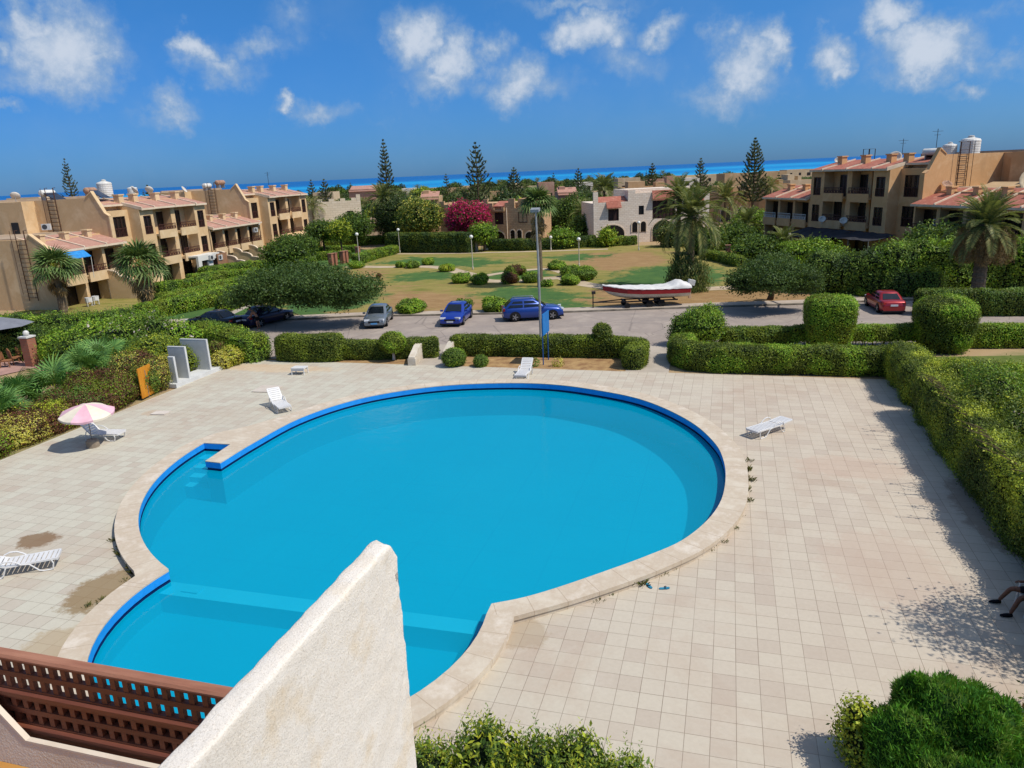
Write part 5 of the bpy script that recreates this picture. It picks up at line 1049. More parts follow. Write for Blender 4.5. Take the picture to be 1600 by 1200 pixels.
pine_at('far Norfolk pine with open top near the shore', 1091, 248, 0, 240, 3.2, 12, L=1., dens=.8)
pine_at('far small Norfolk pine left of the tallest one', 499, 281, 0, 210, 2.4, 11, L=.9)
pine_at('far rounded pine left of the tallest one', 519, 280, 0, 205, 3.4, 10, L=1.)
pine_at('far thin pine right of the left villa garden', 705, 272, 0, 260, 2.4, 10, L=1., dens=.7)
pine_at('far pine beside the shore right of the tall lawn palm', 906, 264, 0, 250, 3.2, 10, L=1.1)
pine_at('dark low pine tip behind the left apartment roofs', 249, 289, 0, 170, 2.4, 10, L=.9)
# garden trees behind the hedges and villas
tree('loose leaved tree past the right edge whose dappled shade falls on the deck', 9.3, 17.3, 2.2, [(0, 0, 4.0, 1.2, 1.2, .9), (-.5, .8, 3.4, .8, .8, .6), (.3, -1.0, 3.6, 1., .9, .7), (-.6, -.4, 4.6, .8, .8, .6)], .12, [C_twig, L_mid, L_bri], tr=.12, coref=0, cov=.55, depth=.8, amp=.4, sprout=.3)
def gtree(label, px, py, D, r, rz, mats, L=.32, flowers=None, cov=1.25, n=5, name='garden_tree'):
    q = at0(px, D); z = max(rz*.9, PZ(px, py, q)); bl = [(0, 0, z, r*.8, r*.8, rz)]+[(math.cos(a)*r*.55, math.sin(a)*r*.55, z+rz*(.25*math.sin(a*3+px)), r*.55, r*.55, rz*.65) for a in np.linspace(0, 6.28, n, endpoint=False)]
    return tree(label, q[0], q[1], max(.8, z-rz), bl, L, mats, tr=.16, name=name, cov=cov, flowers=flowers, sprout=.35)
gtree('magenta bougainvillea climbing the front of the stone villa', 735, 340, 114.5, 3.1, 2.3, [C_dark, L_bou, L_bou, L_bou, L_dark], .36, None, 1.8, 7, 'bougainvillea')
gtree('green garden tree right of the bougainvillea', 757, 364, 109, 1.8, 1.1, [C_dark, L_bri, L_mid])
gtree('leafy garden tree at the right corner of the bougainvillea villa', 880, 372, 108, 1.9, 1.1, [C_dark, L_bri, L_mid])
gtree('tall dark tree between the two villas', 900, 342, 135, 3.6, 3.2, [C_dark, L_dark, L_mid])
gtree('dark tree left of the white stone villa', 913, 366, 118, 2.2, 2.0, [C_dark, L_dark, L_mid])
gtree('olive tree hung with yellow fruit before the tall pine', 660, 338, 120, 3.2, 3.0, [C_dark, L_mid, L_gold, L_dark])
gtree('dark rounded tree left of the fruit tree', 628, 335, 126, 4.0, 3.2, [C_dark, L_dark, L_pine])
gtree('dark tree before the cream stone house, right', 557, 353, 120, 2.8, 1.9, [C_dark, L_dark, L_mid])
gtree('dark bush tree before the cream stone house, left', 508, 360, 112, 2.4, 1.2, [C_dark, L_dark, L_mid])
gtree('yellowish young tree right of the cream stone house', 535, 360, 110, 1.5, 1.2, [C_dark, L_yel, L_mid])
gtree('green tree crown at the corner of the far apartment tower', 447, 394, 98, 2.8, 1.5, [C_dark, L_dark, L_mid])
gtree('dark tree under the middle apartments', 468, 386, 102, 2.4, 1.4, [C_dark, L_dark, L_mid])
gtree('lush shrub tree below the right balconies, left end', 1150, 376, 98, 2.8, 1.5, [C_dark, L_mid, L_dark])
gtree('green tree by the far globe lamp', 1175, 352, 108, 3.0, 1.7, [C_dark, L_bri, L_mid])
gtree('broad dark shrub tree left of the spreading tree', 1182, 390, 84, 2.6, 1.3, [C_dark, L_dark, L_mid])
gtree('leafy tree over the hedge under the right awning', 1272, 405, 76, 2.8, 1.4, [C_dark, L_mid, L_bri])
gtree('dark rounded tree right of the date palms', 1100, 390, 94, 2.4, 1.6, [C_dark, L_dark, L_mid])
gtree('dark tree in front of the white villa, right part', 1052, 378, 104, 2.2, 1.5, [C_dark, L_dark, L_date])
gtree('slim yellow green shrub before the white villa arch', 949, 370, 107, 1.0, 1.1, [C_dark, L_yel, L_bri])
gtree('dense shrub at the far right behind the stout palm', 1580, 395, 68, 3.6, 2.2, [C_dark, L_dark, L_mid])
gtree('shaded tree behind the stout palm', 1470, 388, 70, 3.2, 2.0, [C_dark, L_dark, L_mid])
# ------------------------------------------------------------------ cars, boat, people
def paint(name, c, metal=.35):
    if name in _pm: return _pm[name]
    t = NT(name); v = t.coord('Object'); col = t.mix(t.math('MULTIPLY', t.noise(3, 5, .7, v), .25), lin(c), lin(tuple(min(255, x*.8+26) for x in c)))
    p = t.n('ShaderNodeBsdfPrincipled'); t.l(col, p.inputs['Base Color']); p.inputs['Metallic'].default_value = metal
    t.l(t.math('MULTIPLY_ADD', t.noise(5, 4, .7, v), .25, .22), p.inputs['Roughness']); p.inputs['Coat Weight'].default_value = .6; p.inputs['Coat Roughness'].default_value = .08
    _pm[name] = t.done(p.outputs[0]); return _pm[name]
M_glass = pm('car_glass', (26, 32, 38), (18, 24, 30), 3, .06, .6); M_tyre = pm('tyre_rubber', (34, 33, 32), (24, 24, 24), 8, .85, .2)
M_rim = pm('wheel_rim', (168, 168, 170), (140, 140, 144), 8, .3, .5, .7); M_trim = pm('car_black_trim', (26, 26, 28), (18, 18, 20), 6, .55, .3)
M_head = pm('headlight_glass', (214, 218, 222), (190, 196, 202), 8, .1, .6); M_tail = pm('tail_light_red', (150, 20, 22), (120, 12, 14), 8, .2, .5)
M_plate = pm('number_plate', (206, 208, 210), (190, 192, 196), 9, .5, .3); M_plateb = pm('number_plate_blue_band', (90, 150, 196), (80, 140, 190), 9, .5, .3)
def car(label, loc_, rz, mat, Ln=4.55, Wd=1.78, Hr=1.45, suv=False, name='sedan', platem=None, cat='car', group=None):
    t = thing(name, label, cat, (loc_[0], loc_[1], -.02), rz, group); h = Ln/2; w = Wd/2
    belt = 1.05 if suv else .93
    if suv: top = [(-h, .62), (-h+.03, .8), (-h+.06, 1.0), (-h+.3, belt+.02), (-.8, belt), (.0, belt), (.85, belt-.02), (1.15, belt-.04), (h-.5, .94), (h-.16, .84), (h-.03, .68), (h, .55)]
    else: top = [(-h, .58), (-h+.02, .78), (-h+.08, .9), (-h+.35, belt+.03), (-1.25, belt+.03), (-.4, belt-.01), (.5, belt-.03), (.95, belt-.02), (1.3, .88), (h-.45, .80), (h-.15, .70), (h-.03, .58), (h, .5)]
    b = MB(); rows = []; zb = .24 if suv else .19
    for x, zt in top:
        e = max(0, (abs(x)-h+.75)/.75); ww = w*(1-.16*e**2.2); z0 = zb+.05*e
        half = [(0, z0), (ww*.9, z0), (ww*.985, z0+.1), (ww, z0+(zt-z0)*.5), (ww*.985, z0+(zt-z0)*.78), (ww*.93, zt-.03), (ww*.8, zt), (0, zt+.02)]
        rows.append([(x, y, z) for y, z in half]+[(x, -y, z) for y, z in half[-2:0:-1]])
    G = np.array(rows); b.grid(G, 0, closed=True); n = G.shape[1]
    for k in (0, len(rows)-1): b.add(G[k], [tuple(range(n))])
    b.build('body', mat, t, True)
    # cabin
    if suv: xb0, xr0, xr1, xb1 = -h+.12, -h+.72, .12, 1.02
    else: xb0, xr0, xr1, xb1 = -1.62, -.98, .18, 1.05
    wb, wr = w*.9, w*.70; zr = Hr
    def sec(f):  # f 0 belt .. 1 roof
        return xb0+(xr0-xb0)*f, xb1+(xr1-xb1)*f, wb+(wr-wb)*f, belt-.03+(zr-.07-belt+.03)*f
    b = MB(); rows = []
    for f in (0, .5, 1.):
        x0, x1, yy, z = sec(f); yy += .03*math.sin(math.pi*f)
        rows.append([(x0, -yy*.82, z), (x0-.03*(1-f), 0, z), (x0, yy*.82, z), (x0+.12, yy, z), (x1-.14, yy, z), (x1, yy*.84, z), (x1+.06*(1-f)+.02, 0, z), (x1, -yy*.84, z), (x1-.14, -yy, z), (x0+.12, -yy, z)])
    c0 = np.array(rows[-1]); cc = c0.mean(0); rows.append([tuple(cc+(p-cc)*np.array([.93, .9, 1])+np.array([0, 0, .05])) for p in c0]); rows.append([tuple(cc+(p-cc)*np.array([.6, .55, 1])+np.array([0, 0, .07])) for p in c0])
    G = np.array(rows); b.grid(G, 0, closed=True); b.add(G[-1], [tuple(range(10))]); b.build('cabin', mat, t, True)
    def glass(nm, pts, m=M_glass, par=t, off=.012):
        p = np.array(pts, float); nn = nrm(np.cross(p[1]-p[0], p[2]-p[0])); cen = p.mean(0); ctr = np.array([(xb0+xb1)/2, 0, belt])
        if nn@(cen-ctr) < 0: nn = -nn
        b = MB(); q = np.vstack([p+nn*off, p-nn*.03]); k = len(p); b.add(q, [tuple(range(k)), tuple(range(k, 2*k))[::-1]]+[(i, (i+1) % k, k+(i+1) % k, k+i) for i in range(k)]); return b.build(nm, m, par)
    def gp(f, end, fy):
        x0, x1, yy, z = sec(f); return ((x1+.03) if end else x0-.01, yy*fy, z)
    glass('windscreen', [gp(.1, 1, -.78), gp(.1, 1, .78), gp(.93, 1, .78), gp(.93, 1, -.78)], off=.035)
    glass('rear_window', [gp(.14, 0, -.76), gp(.14, 0, .76), gp(.9, 0, .74), gp(.9, 0, -.74)], off=.03)
    xm = (xr0+xr1)/2-.02
    for s in (-1, 1):
        def sp(x, f): x0, x1, yy, z = sec(f); return (min(max(x, x0+.16), x1-.2), s*(yy+.03*math.sin(math.pi*f)), z)
        glass('front_side_window', [sp(xm+.05, .1), sp(9, .1), sp(9, .88), sp(xm+.05, .88)], off=.015); glass('rear_side_window', [sp(-9, .1), sp(xm-.05, .1), sp(xm-.05, .88), sp(-9, .88)], off=.015)
        b = MB(); b.obox((xb1-.25, s*(w+.06), belt+.06), (.12, .2, .13)); b.build('wing_mirror', mat, t)
        b = MB(); b.obox((h-.13, s*w*.62, .66 if not suv else .82), (.2, .42, .12), -s*.35); b.build('headlight', M_head, t)
        b = MB(); b.obox((-h+.1, s*w*.68, .78 if not suv else .92), (.18, .34, .14 if not suv else .2), s*.3); b.build('tail_light', M_tail, t)
        for xw in (-h+.88, h-.86):
            r_ = .36 if suv else .32; wl_ = thing('wheel', None, None, (xw, s*(w-.10), r_)); wl_.parent = t
            b = MB(); b.lathe([(r_*.62, -.1), (r_*.93, -.1), (r_, -.06), (r_, .06), (r_*.93, .1), (r_*.62, .1)], 20, (0, 0, 0), 0, 'y'); b.build('tyre', M_tyre, wl_, True)
            b = MB(); b.lathe([(.05, .085*s), (r_*.6, .06*s), (r_*.64, .105*s), (r_*.64, .0)], 16, (0, 0, 0), 0, 'y')
            for k in range(5): a = k*1.2566; b.obox((math.cos(a)*r_*.33, .09*s, math.sin(a)*r_*.33), (r_*.6, .03, .07), 0, 0, 0, -a)
            b.build('rim', M_rim, wl_)
            b = MB(); th = np.linspace(-.15, math.pi+.15, 14); b.add([(xw, s*(w*.965), r_)]+[(xw+(r_+.07)*math.cos(a), s*(w+.006), r_+(r_+.07)*math.sin(a)) for a in th], [(0, i, i+1) for i in range(1, 14)]); b.build('wheel_arch', M_trim, t)
    b = MB(); b.obox((h-.02, 0, .52 if not suv else .68), (.06, w*.95, .14 if not suv else .2)); b.build('grille', M_trim, t)
    b = MB(); b.obox((h+.0, 0, .4), (.05, .5, .12)); b.build('front_plate', platem or M_plate, t)
    b = MB(); b.obox((-h-.0, 0, .66 if not suv else .8), (.04, .5, .13)); b.build('rear_plate', M_plate, t)
    b = MB(); b.box(-h-.02, h+.02, -w*.86, w*.86, zb-.02, zb+.08); b.build('underbody', M_trim, t)
    if suv:
        for s in (-1, 1): b = MB(); b.tube([(-1.5, s*.52, zr+.02), (-1.4, s*.53, zr+.06), (.0, s*.53, zr+.06), (.15, s*.52, zr)], .02, 6); b.build('roof_rail', M_rim, t)
    return t
def mid(a, b, f=.5): return (a[0]+(b[0]-a[0])*f, a[1]+(b[1]-a[1])*f)
def place(rear, front): a, c_ = P(*rear), P(*front); return mid(a, c_), math.atan2(c_[1]-a[1], c_[0]-a[0])
c_, a_ = place((601, 494), (583, 516)); car('dusty grey saloon parked nose towards the pool, leftmost of the three at the kerb', c_, a_, paint('paint_grey', (112, 120, 126)), 4.5, 1.78, 1.44, platem=M_plateb)
c_, a_ = place((726, 491), (701, 513)); car('bright blue saloon parked nose towards the pool between two kerb bushes', c_, a_, paint('paint_blue', (16, 52, 150)), 4.5, 1.8, 1.46)
c_, a_ = place((790, 502), (858, 498)); car('blue off-roader with roof rails parked along the kerb behind the light mast', (c_[0]+.25, c_[1]+.65), a_, paint('paint_blue_deep', (22, 60, 138)), 4.6, 1.86, 1.66, True, 'offroader')
c_, a_ = place((1394, 490), (1368, 475)); car('red saloon seen from behind, parked before the shaded shrubs on the right', c_, a_, paint('paint_red', (150, 16, 24)), 4.5, 1.78, 1.42)
q0 = P(330, 514); car('black saloon seen from its left side, half hidden behind the hedge', (q0[0], q0[1]+.6), R(172), paint('paint_black', (18, 20, 26)), 4.9, 1.85, 1.42)
c_, a_ = place((384, 513), (424, 503)); car('dark navy saloon with a person leaning beside it', (c_[0]+.1, c_[1]+1.0), a_, paint('paint_navy', (22, 30, 66)), 4.5, 1.78, 1.5)
# motor boat under a white cover on its trailer
bx, by = P(1012, 481); a_ = pdir((1060, 479), (960, 484)); BT = (bx, by+.9)
bt = thing('motor_boat', 'white and red motor boat under a white tarpaulin, standing on a trailer', 'boat', (BT[0], BT[1], 0), a_)
b = MB(); rows = []
for x, k, bm_, sh in [(-3.1, .62, 1.08, 1.50), (-2, .62, 1.12, 1.50), (-.6, .63, 1.14, 1.52), (.8, .66, 1.08, 1.56), (1.9, .74, .88, 1.62), (2.7, .9, .58, 1.70), (3.3, 1.15, .27, 1.78), (3.75, 1.55, .03, 1.84)]:
    half = [(0, k), (bm_*.6, k+.16), (bm_*.88, k+.34), (bm_*.95, k+(sh-k)*.55), (bm_, sh-.40), (bm_*1.02, sh)]
    rows.append([(x, -y, z) for y, z in half[::-1]]+[(x, y, z) for y, z in half[1:]])
G = np.array(rows); b.grid(G[:, 1:10], 0); b.add(G[0], [tuple(range(11))]); b.build('hull', pm('boat_hull_white', (206, 202, 194), (186, 180, 170), 1.2, .35, .4), bt, True)
b = MB(); b.grid(G[:, :2]*np.array([1, 1.012, 1])); b.grid(G[:, 9:]*np.array([1, 1.012, 1])); b.build('red_stripe', pm('boat_red', (152, 30, 34), (138, 24, 28), 1.5, .4, .4), bt)
b = MB(); rows = []
for i, x in enumerate(np.linspace(-3.2, 3.78, 24)):
    bm_ = np.interp(x, G[:, 0, 0], np.abs(G[:, 0, 1]))*1.03; sh = np.interp(x, G[:, 0, 0], G[:, 0, 2]); hp = .10+.42*math.exp(-((x+2.4)/.75)**2)+.03*math.sin(x*5)
    rows.append([(x, bm_*math.sin(a), sh-.03+(hp+.03)*max(0, math.cos(a))**.7+.02*math.sin(x*9+a*3)) for a in np.linspace(-math.pi/2, math.pi/2, 13)])
b.grid(np.array(rows)); b.build('tarpaulin', pm('tarpaulin_white', (214, 212, 206), (192, 190, 186), 2.4, .75, .2, bump=.6), bt, True)
b = MB(); b.obox((-3.45, 0, 1.75), (.5, .46, .42), 0, 0, 0, -.25); b.obox((-3.35, 0, 1.45), (.2, .3, .3)); b.build('outboard_cover', pm('outboard_cover', (206, 204, 198), (186, 184, 178), 4, .7), bt)
b = MB(); b.obox((-3.3, 0, .95), (.22, .2, .95), 0, 0, 0, .08); b.build('outboard_leg', pm('outboard_leg_tan', (196, 166, 136), (176, 146, 118), 4, .6), bt)
tl = thing('boat_trailer', 'dark steel boat trailer with small wheels and a jockey post', 'trailer', (BT[0], BT[1], 0), a_)
M_fr = pm('trailer_steel', (54, 50, 48), (40, 36, 34), 4, .6, .4, .4)
b = MB(); 
for s in (-1, 1): b.box(-2.2, 2.2, s*.62-.05, s*.62+.05, .48, .58)
for x in (-2, -.6, .8, 2.1): b.box(x-.05, x+.05, -.7, .7, .52, .60)
b.tube([(2.1, -.6, .53), (4.6, 0, .5)], .05, 6); b.tube([(2.1, .6, .53), (4.6, 0, .5)], .05, 6); b.build('chassis', M_fr, tl)
b = MB(); b.tube([(4.55, 0, 0), (4.55, 0, 1.35)], .05, 6); b.obox((4.5, 0, 1.3), (.3, .2, .22)); b.build('jockey_post', M_fr, tl)
for x in (.1, -.85, 1.9):
    for s in (-1, 1):
        b = MB(); r_ = .3 if x < 1 else .24; b.lathe([(r_*.5, -.09), (r_*.95, -.09), (r_, -.05), (r_, .05), (r_*.95, .09), (r_*.5, .09)], 16, (x, s*.82, r_), 0, 'y'); b.lathe([(.03, -.05), (r_*.5, -.06), (r_*.5, .06), (.03, .07)], 12, (x, s*.82, r_), 1, 'y'); b.build('wheel', [M_tyre, M_rim], tl)
# people
M_skin = pm('skin_tan', (176, 126, 98), (160, 112, 86), 8, .55, .3); M_skind = pm('skin_brown', (112, 74, 54), (98, 64, 46), 8, .55, .3)
M_cloth = pm('cloth_black', (30, 30, 34), (22, 22, 26), 12, .9, .1, bump=.3); M_shirt = pm('cloth_ochre', (150, 116, 66), (128, 98, 56), 9, .9, .1, bump=.3); M_hair = pm('hair_dark', (34, 26, 22), (22, 18, 16), 20, .6, .3)
def skin(name, verts, edges, mat, parent, root=0, sub=2):
    me = bpy.data.meshes.new(name); me.from_pydata([v[:3] for v in verts], edges, []); me.materials.append(mat); o = bpy.data.objects.new(name, me); COL.objects.link(o); o.parent = parent
    sk = o.modifiers.new('skin', 'SKIN'); sk.use_smooth_shade = True; ss = o.modifiers.new('sub', 'SUBSURF'); ss.levels = sub; ss.render_levels = sub
    if not me.skin_vertices: me.attributes  # layer is made by the modifier below
    sv = me.skin_vertices[0].data if me.skin_vertices else None
    if sv is None:
        bpy.context.view_layer.objects.active = o; o.select_set(True); bpy.ops.mesh.customdata_skin_add(); o.select_set(False); sv = me.skin_vertices[0].data
    for i, v in enumerate(verts): r_ = v[3]; sv[i].radius = (r_, r_*(v[4] if len(v) > 4 else 1)); sv[i].use_root = (i == root)
    return o
def hand_chain(V, E, wi, wrist, d, side, up, s=1.):
    """palm and five separate curled fingers added to the skeleton at vertex wi"""
    w, d, side, up = (np.array(q, float) for q in (wrist, d, side, up)); pc = w+d*.055*s; V.append((*pc, .026*s)); pi_ = len(V)-1; E.append((wi, pi_))
    for k, (o, l_) in enumerate([(-.032, .07), (-.011, .082), (.011, .078), (.031, .06)]):
        k0 = w+d*.095*s+side*o*s; a = k0+d*l_*.5*s-up*.012*s; c = k0+d*l_*.85*s-up*.04*s; i = len(V); V += [(*k0, .010*s), (*a, .009*s), (*c, .007*s)]; E += [(pi_, i), (i, i+1), (i+1, i+2)]
    k0 = w+d*.03*s-side*.04*s; a = k0+d*.035*s-side*.028*s-up*.01*s; i = len(V); V += [(*k0, .012*s), (*a, .010*s), (*(a+d*.03*s-up*.01*s), .008*s)]; E += [(pi_, i), (i, i+1), (i+1, i+2)]
def head_mesh(t, c, fwd, mat, s=1., hair=M_hair):
    c = np.array(c); f = nrm(np.array(fwd, float)); side = np.cross(f, [0, 0, 1.]); Mx = np.stack([f, side, [0, 0, 1.]], 1)
    b = MB(); G, D = ellip((0, 0, 0), (.095*s, .075*s, .115*s), 16, 0, 0.); G[..., 2] -= .012*s*(G[..., 0] > .03); b.grid(G@Mx.T+c)
    for q, r_ in [((.097, 0, -.012), (.02, .012, .024)), ((.0, .076, -.005), (.018, .01, .028)), ((.0, -.076, -.005), (.018, .01, .028)), ((.078, 0, -.062), (.014, .026, .008))]: G2, _ = ellip(q, r_, 8, 0, 0.); b.grid(G2*s@Mx.T+c)
    b.build('head', mat, t, True); b = MB()
    for sg in (-1, 1): G2, _ = ellip((.084, sg*.03, .012), (.012, .016, .008), 8, 0, 0.); b.grid(G2*s@Mx.T+c)
    b.build('eyes', pm('eye_dark', (30, 24, 22), None, 5, .3), t)
    if hair: b = MB(); G2, _ = ellip((-.018, 0, .03), (.098, .084, .105), 14, 2., .06); G2[..., 2] = np.maximum(G2[..., 2], -.02); b.grid(G2*s@Mx.T+c); b.build('hair', hair, t, True)
# bather bending over beside the navy saloon
q = P(404, 513.5); pn = thing('person', 'bare chested person in dark shorts leaning forward beside the navy saloon', 'person', (q[0], q[1], 0), R(205))
V = [(0, 0, .93, .13, .9), (.10, 0, 1.15, .145, .75), (.26, 0, 1.38, .155, .7), (.34, 0, 1.48, .06), (.40, 0, 1.55, .055),
     (0, .1, .88, .10), (.06, .11, .48, .062), (0, .12, .08, .042), (.14, .13, .03, .038), (0, -.1, .88, .10), (-.04, -.11, .48, .062), (-.12, -.12, .08, .042), (.02, -.13, .03, .038),
     (.28, .19, 1.36, .06), (.42, .24, 1.12, .045), (.60, .2, .96, .033), (.28, -.19, 1.36, .06), (.38, -.26, 1.1, .045), (.52, -.22, .9, .033)]
E_ = [(0, 1), (1, 2), (2, 3), (3, 4), (0, 5), (5, 6), (6, 7), (7, 8), (0, 9), (9, 10), (10, 11), (11, 12), (2, 13), (13, 14), (14, 15), (2, 16), (16, 17), (17, 18)]
hand_chain(V, E_, 15, V[15][:3], nrm(np.array([.8, -.1, -.5])), (0, 1, 0), (.5, 0, .8)); hand_chain(V, E_, 18, V[18][:3], nrm(np.array([.6, .1, -.7])), (0, 1, 0), (.7, 0, .6))
skin('body', V, E_, M_skin, pn); head_mesh(pn, (.46, 0, 1.63), (.9, 0, -.35), M_skin)
V = [(0, 0, .95, .145, .95), (0, .1, .86, .115), (.045, .108, .62, .095), (0, -.1, .86, .115), (-.02, -.108, .62, .095)]; skin('shorts', V, [(0, 1), (1, 2), (0, 3), (3, 4)], M_cloth, pn)
# seated person on a white chair at the right edge, facing the pool
f1, f2 = np.array(P(1551, 942)), np.array(P(1566, 964)); cxy = (f1+f2)/2; lat = nrm(f1-f2); fw = np.array([-lat[1], lat[0]]); fw = fw if fw[0] < 0 else -fw
hd = math.atan2(fw[1], fw[0]); hw = min(.30, np.linalg.norm(f1-f2)/2); pe = cxy-fw*.78
sp = thing('person', 'person in dark shorts and black shoes sitting on a white chair in the hedge shade', 'person', (pe[0], pe[1], 0), hd)
V = [(0, 0, .50, .14, .9), (-.08, 0, .74, .145, .75), (-.14, 0, .98, .155, .7), (-.15, 0, 1.09, .06), (-.13, 0, 1.17, .055),
     (.06, .1, .52, .095), (.44, hw*.8, .50, .064), (.62, hw, .10, .042), (.06, -.1, .52, .095), (.46, -hw*.75, .50, .064), (.66, -hw, .10, .042),
     (-.13, .19, .96, .06), (-.02, .27, .72, .045), (.2, .30, .66, .034), (-.13, -.19, .96, .06), (-.02, -.27, .72, .045), (.2, -.30, .66, .034)]
E_ = [(0, 1), (1, 2), (2, 3), (3, 4), (0, 5), (5, 6), (6, 7), (0, 8), (8, 9), (9, 10), (2, 11), (11, 12), (12, 13), (2, 14), (14, 15), (15, 16)]
hand_chain(V, E_, 13, V[13][:3], (1, 0, 0), (0, 1, 0), (0, 0, 1)); hand_chain(V, E_, 16, V[16][:3], (1, 0, 0), (0, 1, 0), (0, 0, 1))
skin('body', V, E_, M_skind, sp); head_mesh(sp, (-.10, 0, 1.27), (1, 0, -.1), M_skind)
V = [(0, 0, .51, .155, .95), (.06, .1, .53, .112), (.32, hw*.62, .52, .09), (.06, -.1, .53, .112), (.32, -hw*.6, .52, .09)]; skin('shorts', V, [(0, 1), (1, 2), (0, 3), (3, 4)], M_cloth, sp)
V = [(-.06, 0, .62, .155, .8), (-.14, 0, .97, .165, .72), (-.12, .18, .96, .075), (-.06, .24, .83, .06), (-.12, -.18, .96, .075), (-.06, -.24, .83, .06)]; skin('shirt', V, [(0, 1), (1, 2), (2, 3), (1, 4), (4, 5)], M_shirt, sp)
for x, y in ((.62, hw), (.66, -hw)):
    b = MB(); b.tube([(x-.05, y, .06), (x+.02, y, .062), (x+.12, y+.0, .05), (x+.21, y, .038)], [.045, .05, .045, .025], 8); b.build('shoe', M_cloth, sp, True)
ch = thing('garden_chair', 'white plastic garden chair under the seated person', 'chair', (pe[0], pe[1], 0), hd)
b = MB(); b.box(-.22, .26, -.24, .24, .36, .40); b.build('seat', M_plastic, ch)
b = MB()
for i in range(5): b.obox((-.29, -.2+.1*i, .66), (.03, .075, .56), 0, 0, 0, -.2)
b.obox((-.345, 0, .93), (.035, .5, .06)); b.build('backrest', M_plastic, ch)
for s in (-1, 1):
    b = MB(); b.tube([(.3, s*.29, 0), (.26, s*.29, .4), (.24, s*.30, .62), (.1, s*.30, .645), (-.3, s*.28, .64)], [.028]*5, 6); b.build('armrest', M_plastic, ch)
    b = MB(); b.tube([(-.36, s*.27, 0), (-.27, s*.26, .38)], .028, 6); b.build('leg', M_plastic, ch)
# ------------------------------------------------------------------ apartment rows, villas and what stands on them
def wallmat(name, a, b_, c_):
    t = NT(name); v = t.coord('Object')
    c = t.ramp(t.noise(.35, 7, .7, v, .4), [(.34, a), (.5, b_), (.66, c_)])
    st = t.ramp(t.noise(.8, 6, .75, t.coord('Object', (1, 1, .18))), [(.55, (0, 0, 0)), (.75, (255, 255, 255))])
    c = t.mix(t.math('MULTIPLY', st, .4), c, lin(tuple(x*.78 for x in a)))
    _pm[name] = t.done(t.bsdf(c, .92, 0, .15, t.noise(6, 5, .7, v), .3)); return _pm[name]
M_wl = wallmat('wall_sand', (214, 182, 138), (204, 170, 126), (220, 190, 148)); M_wr = wallmat('wall_ochre', (214, 170, 122), (204, 158, 110), (220, 180, 134))
M_wlight = wallmat('wall_pale_sand', (214, 186, 146), (206, 176, 134), (220, 194, 156)); M_wwhite = wallmat('wall_white', (214, 210, 200), (204, 200, 190), (220, 216, 206))
def tilemat(name, c1, c2, c3):
    t = NT(name); v = t.coord('Object'); w_ = t.n('ShaderNodeTexWave', wave_type='BANDS', bands_direction='X'); w_.inputs['Scale'].default_value = 1.6; t.l(v, w_.inputs['Vector'])
    w2 = t.n('ShaderNodeTexWave', wave_type='BANDS', bands_direction='Y'); w2.inputs['Scale'].default_value = 1.0; t.l(v, w2.inputs['Vector'])
    c = t.ramp(t.noise(1.4, 7, .75, v), [(.32, c1), (.5, c2), (.68, c3)])
    c = t.mix(t.math('MULTIPLY', t.math('SUBTRACT', 1., w_.outputs['Fac']), .3), c, lin(tuple(x*.55 for x in c1)))
    _pm[name] = t.done(t.bsdf(c, .85, 0, .2, t.math('ADD', w_.outputs['Fac'], t.math('MULTIPLY', w2.outputs['Fac'], .3)), .5, .05)); return _pm[name]
M_til = tilemat('roof_tile_dusty', (194, 150, 130), (176, 130, 112), (206, 166, 144)); M_tir = tilemat('roof_tile_red', (186, 120, 100), (164, 98, 80), (202, 144, 122))
M_conc = pm('roof_concrete', (170, 150, 128), (150, 130, 108), .6, .95, .1); M_rib = pm('roof_edge_pale', (222, 202, 176), (206, 184, 156), 1.5, .85, .2)
M_dk = pm('timber_dark', (66, 40, 34), (48, 30, 26), 3, .6, .3); M_void = pm('room_shadow_glass', (40, 32, 28), (28, 24, 22), 2, .25, .5); M_rail = pm('balcony_timber', (84, 48, 38), (62, 36, 30), 4, .6, .3)
M_ironr = pm('iron_rusty', (92, 62, 46), (70, 48, 38), 6, .8, .3, .3); M_ac = pm('ac_unit_white', (206, 204, 198), (186, 184, 178), 5, .5, .4); M_grill = pm('ac_grille', (70, 72, 74), (52, 54, 56), 12, .5, .4)
M_dish = pm('dish_grey_white', (206, 198, 184), (186, 178, 164), 3, .6, .3); M_tank = pm('tank_white', (216, 214, 206), (196, 192, 182), 1.6, .5, .4); M_tankr = pm('tank_rusty', (176, 142, 116), (140, 100, 76), 3, .7, .3)
class Fr:
    """block frame: u along the front, v outwards, z up; sg mirrors v"""
    def __init__(s, root, sg): s.r = root; s.sg = sg
    def mb(s): sg = s.sg; return MB(lambda v: v*np.array([1, sg, 1]))
    def world(s, u, v, z): 
        a = s.r.rotation_euler[2]; x, y = u, v*s.sg; L_ = s.r.location
        return (L_[0]+x*math.cos(a)-y*math.sin(a), L_[1]+x*math.sin(a)+y*math.cos(a), z)
def wall_open(b, u0, u1, v0, v1, z0, z1, ops, m=0):
    """wall slab tiled round its openings (u0,u1,z0,z1)"""
    us = sorted({u0, u1, *[o[0] for o in ops], *[o[1] for o in ops]}); zs = sorted({z0, z1, *[o[2] for o in ops], *[o[3] for o in ops]})
    for i in range(len(us)-1):
        for j in range(len(zs)-1):
            cu, cz = (us[i]+us[i+1])/2, (zs[j]+zs[j+1])/2
            if not any(o[0] < cu < o[1] and o[2] < cz < o[3] for o in ops): b.box(us[i], us[i+1], v0, v1, zs[j], zs[j+1], m)
